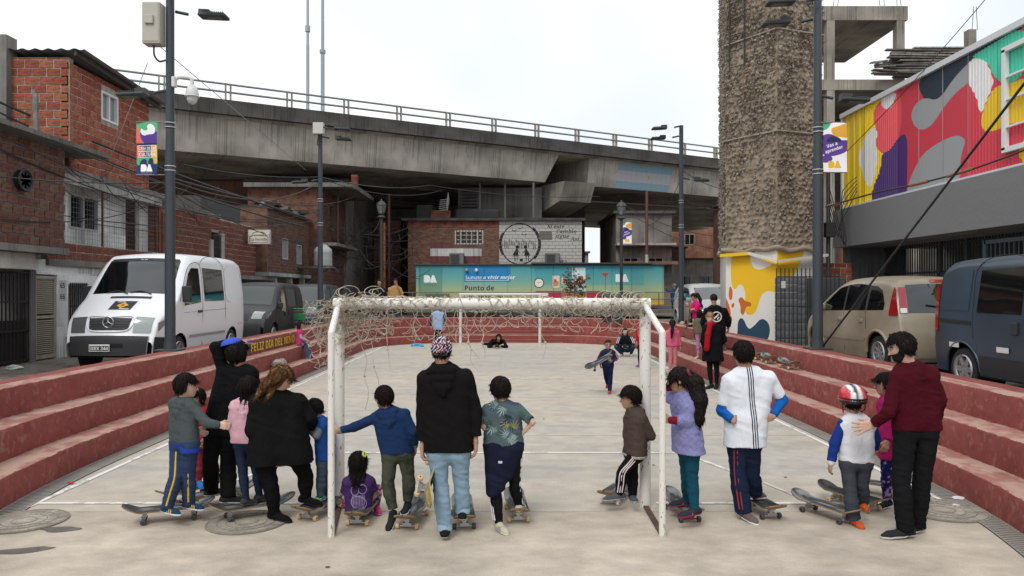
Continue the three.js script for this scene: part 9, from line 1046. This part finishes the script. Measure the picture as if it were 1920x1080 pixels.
person({ label: 'child in pale blue bib and dark sleeves standing near the far bleacher', h: 1.5, look: [180, 0], g: [0, 0], J: [[-2.75,1.52,-29.4],[-2.75,1.33,-29.4],[-2.56,1.25,-29.4],[-2.94,1.25,-29.4],[-2.48,0.97,-29.4],[-3.02,0.97,-29.4],[-2.45,0.73,-29.3],[-3.01,0.73,-29.3],[-2.65,0.68,-29.4],[-2.83,0.68,-29.4],[-2.67,0.36,-29.4],[-2.83,0.36,-29.4],[-2.67,0.09,-29.4],[-2.83,0.09,-29.4],[-2.61,0.02,-29.2],[-2.88,0.02,-29.2]], skin: SKIN, hair: { vol: 0.05 }, top: { name: 'bib', c: [0.3, 0.42, 0.62], hem: 0.617, inf: 0.034, sl: 0 }, sleeves: { c: [0.016, 0.022, 0.05], inf: 0.02 }, legs: { c: [0.014, 0.014, 0.016], inf: 0.01 }, shoes: { c: [0.3, 0.3, 0.3], s: WHITE } });
person({ label: 'girl in pink padded vest sitting on the left bleacher', h: 1.05, look: [75, -5], g: [0.315, 0.315], J: [[-5.64,1.21,-20.3],[-5.66,1.09,-20.3],[-5.64,1.01,-20.39],[-5.64,1.02,-20.21],[-5.58,0.85,-20.41],[-5.58,0.87,-20.19],[-5.46,0.77,-20.38],[-5.43,0.79,-20.21],[-5.67,0.71,-20.36],[-5.65,0.7,-20.24],[-5.46,0.68,-20.37],[-5.45,0.68,-20.24],[-5.42,0.48,-20.36],[-5.42,0.47,-20.24],[-5.31,0.39,-20.37],[-5.31,0.39,-20.24]], skin: SKIN, hair: { vol: 0.06, yb: -0.3, bob: [-0.55, 0.3] }, top: { name: 'vest', c: [0.5, 0.04, 0.16], hem: 0.685, inf: 0.034, sl: 0, collar: 0.03 }, sleeves: { c: [0.3, 0.31, 0.34], inf: 0.018 }, legs: { c: floral([0.05, 0.05, 0.055], [0.2, 0.18, 0.18], [0.03, 0.03, 0.035], [0.1, 0.08, 0.08]), inf: 0.016 }, shoes: { c: [0.25, 0.03, 0.25], s: [0.2, 0.04, 0.2] } });
{ const b = skateboard('small blue and pink skateboard held by the seated girl in pink vest', [-5.269, 0.571, -20.1], 0, { w: 3, grip: M(0.04, 0.2, 0.4, 0.6), deck: M(0.5, 0.05, 0.2, 0.6) }); b.scale.setScalar(0.75); b.rotation.set(0.3, 0.9, 1.9, 'YXZ'); b.position.set(...[-5.312, 0.556, -20.1]); }
person({ label: 'man in black top and red shorts standing beyond the far left corner', h: 1.74, look: [175, 0], g: [1.015, 1.015], J: [[-5.18,2.47,-30.1],[-5.18,2.3,-30.1],[-4.97,2.19,-30.1],[-5.4,2.19,-30.1],[-4.9,1.91,-30.1],[-5.46,1.91,-30.1],[-4.95,1.7,-30],[-5.38,1.7,-30],[-5.07,1.76,-30.1],[-5.29,1.76,-30.1],[-5.07,1.42,-30.1],[-5.29,1.42,-30.1],[-5.07,1.14,-30.1],[-5.29,1.14,-30.1],[-5.02,1.06,-29.9],[-5.3,1.06,-29.9]], skin: SKIN, hair: { vol: 0.04 }, top: { name: 'top', c: [0.014, 0.014, 0.016], hem: 1.827, inf: 0.024 }, legs: { c: [0.4, 0.02, 0.03], inf: 0.028, end: 0.1 }, shoes: { c: [0.05, 0.05, 0.05], s: WHITE } });
person({ label: 'man in yellow jacket raising a hand to his face beyond the far corner', h: 1.72, look: [200, -8], g: [1.015, 1.015], J: [[-4.61,2.52,-30.7],[-4.63,2.33,-30.7],[-4.43,2.22,-30.7],[-4.85,2.22,-30.7],[-4.33,2.02,-30.6],[-4.89,1.95,-30.7],[-4.49,2.35,-30.5],[-4.74,1.8,-30.55],[-4.54,1.76,-30.7],[-4.74,1.76,-30.7],[-4.54,1.4,-30.7],[-4.74,1.4,-30.7],[-4.54,1.12,-30.7],[-4.74,1.12,-30.7],[-4.49,1.04,-30.5],[-4.75,1.04,-30.5]], skin: SKIN2, hair: { vol: 0.06 }, top: { name: 'jacket', c: [0.42, 0.26, 0.1], hem: 1.777, inf: 0.036, collar: 0.024 }, legs: { c: [0.04, 0.06, 0.1], inf: 0.02 }, shoes: { c: [0.05, 0.05, 0.05], s: WHITE } });
person({ label: 'child in blue sitting on the far right bleacher behind the net', h: 1.2, look: [185, -10], g: [0.665, 0.665], J: [[4.55,1.65,-30.6],[4.55,1.49,-30.6],[4.7,1.38,-30.6],[4.39,1.38,-30.6],[4.74,1.21,-30.6],[4.35,1.21,-30.6],[4.63,1.08,-30.45],[4.42,1.08,-30.45],[4.63,1.06,-30.6],[4.46,1.06,-30.6],[4.61,1.07,-30.3],[4.39,1.05,-30.3],[4.59,0.81,-30.28],[4.37,0.81,-30.28],[4.58,0.73,-30.1],[4.3,0.73,-30.1]], skin: SKIN, hair: { vol: 0.05 }, top: { name: 'sweater', c: [0.04, 0.06, 0.12], hem: 0.992, inf: 0.024 }, legs: { c: [0.04, 0.06, 0.12], inf: 0.014 }, shoes: { c: [0.45, 0.06, 0.15], s: WHITE } });
{ const b = skateboard('skateboard with green and pink graphics on the far right bleacher', [4.165, 0.89, -29.9], 0, { w: 3, grip: M(0.02, 0.02, 0.02, 0.8), deck: new THREE.MeshStandardMaterial({ roughness: 0.6, map: canvasTex(256, 64, (c) => { c.fillStyle = '#1a1a1c'; c.fillRect(0, 0, 256, 64); c.fillStyle = '#b9c022'; c.font = 'bold 50px sans-serif'; for (let i = 0; i < 5; i++) { c.beginPath(); c.ellipse(60 + i * 34, 32, 16, 20, i, 0, 7); c.fill(); } c.fillStyle = '#c03a5a'; c.fillRect(20, 24, 24, 16); c.fillRect(210, 20, 20, 20); }) }) }); b.rotation.set(1.35, 0, 0.02, 'YXZ'); b.position.set(...[4.179, 0.95, -30]); }
person({ label: 'person in grey hat and blue jacket leaning on the container railing', h: 1.72, look: [-60, -5], g: [0.66, 0.66], J: [[9.25,2.42,-41.5],[9.25,2.24,-41.5],[9.07,2.12,-41.38],[9.39,2.12,-41.62],[8.88,2.09,-41.3],[9.42,1.85,-41.6],[8.73,2.27,-41.3],[9.27,1.7,-41.6],[9.18,1.53,-41.45],[9.36,1.53,-41.58],[9.18,1.14,-41.45],[9.39,1.14,-41.6],[9.27,0.76,-41.45],[9.45,0.75,-41.62],[9.16,0.64,-41.35],[9.33,0.63,-41.6]], skin: SKIN, hair: { c: [0.2, 0.2, 0.21], vol: 0.07, yb: -0.25 }, top: { name: 'jacket', c: [0.03, 0.06, 0.13], hem: 1.468, inf: 0.034 }, legs: { c: [0.02, 0.022, 0.03], inf: 0.02 }, shoes: { c: [0.03, 0.03, 0.03], s: [0.2, 0.2, 0.2] } });

renderer.render(scene, camera);
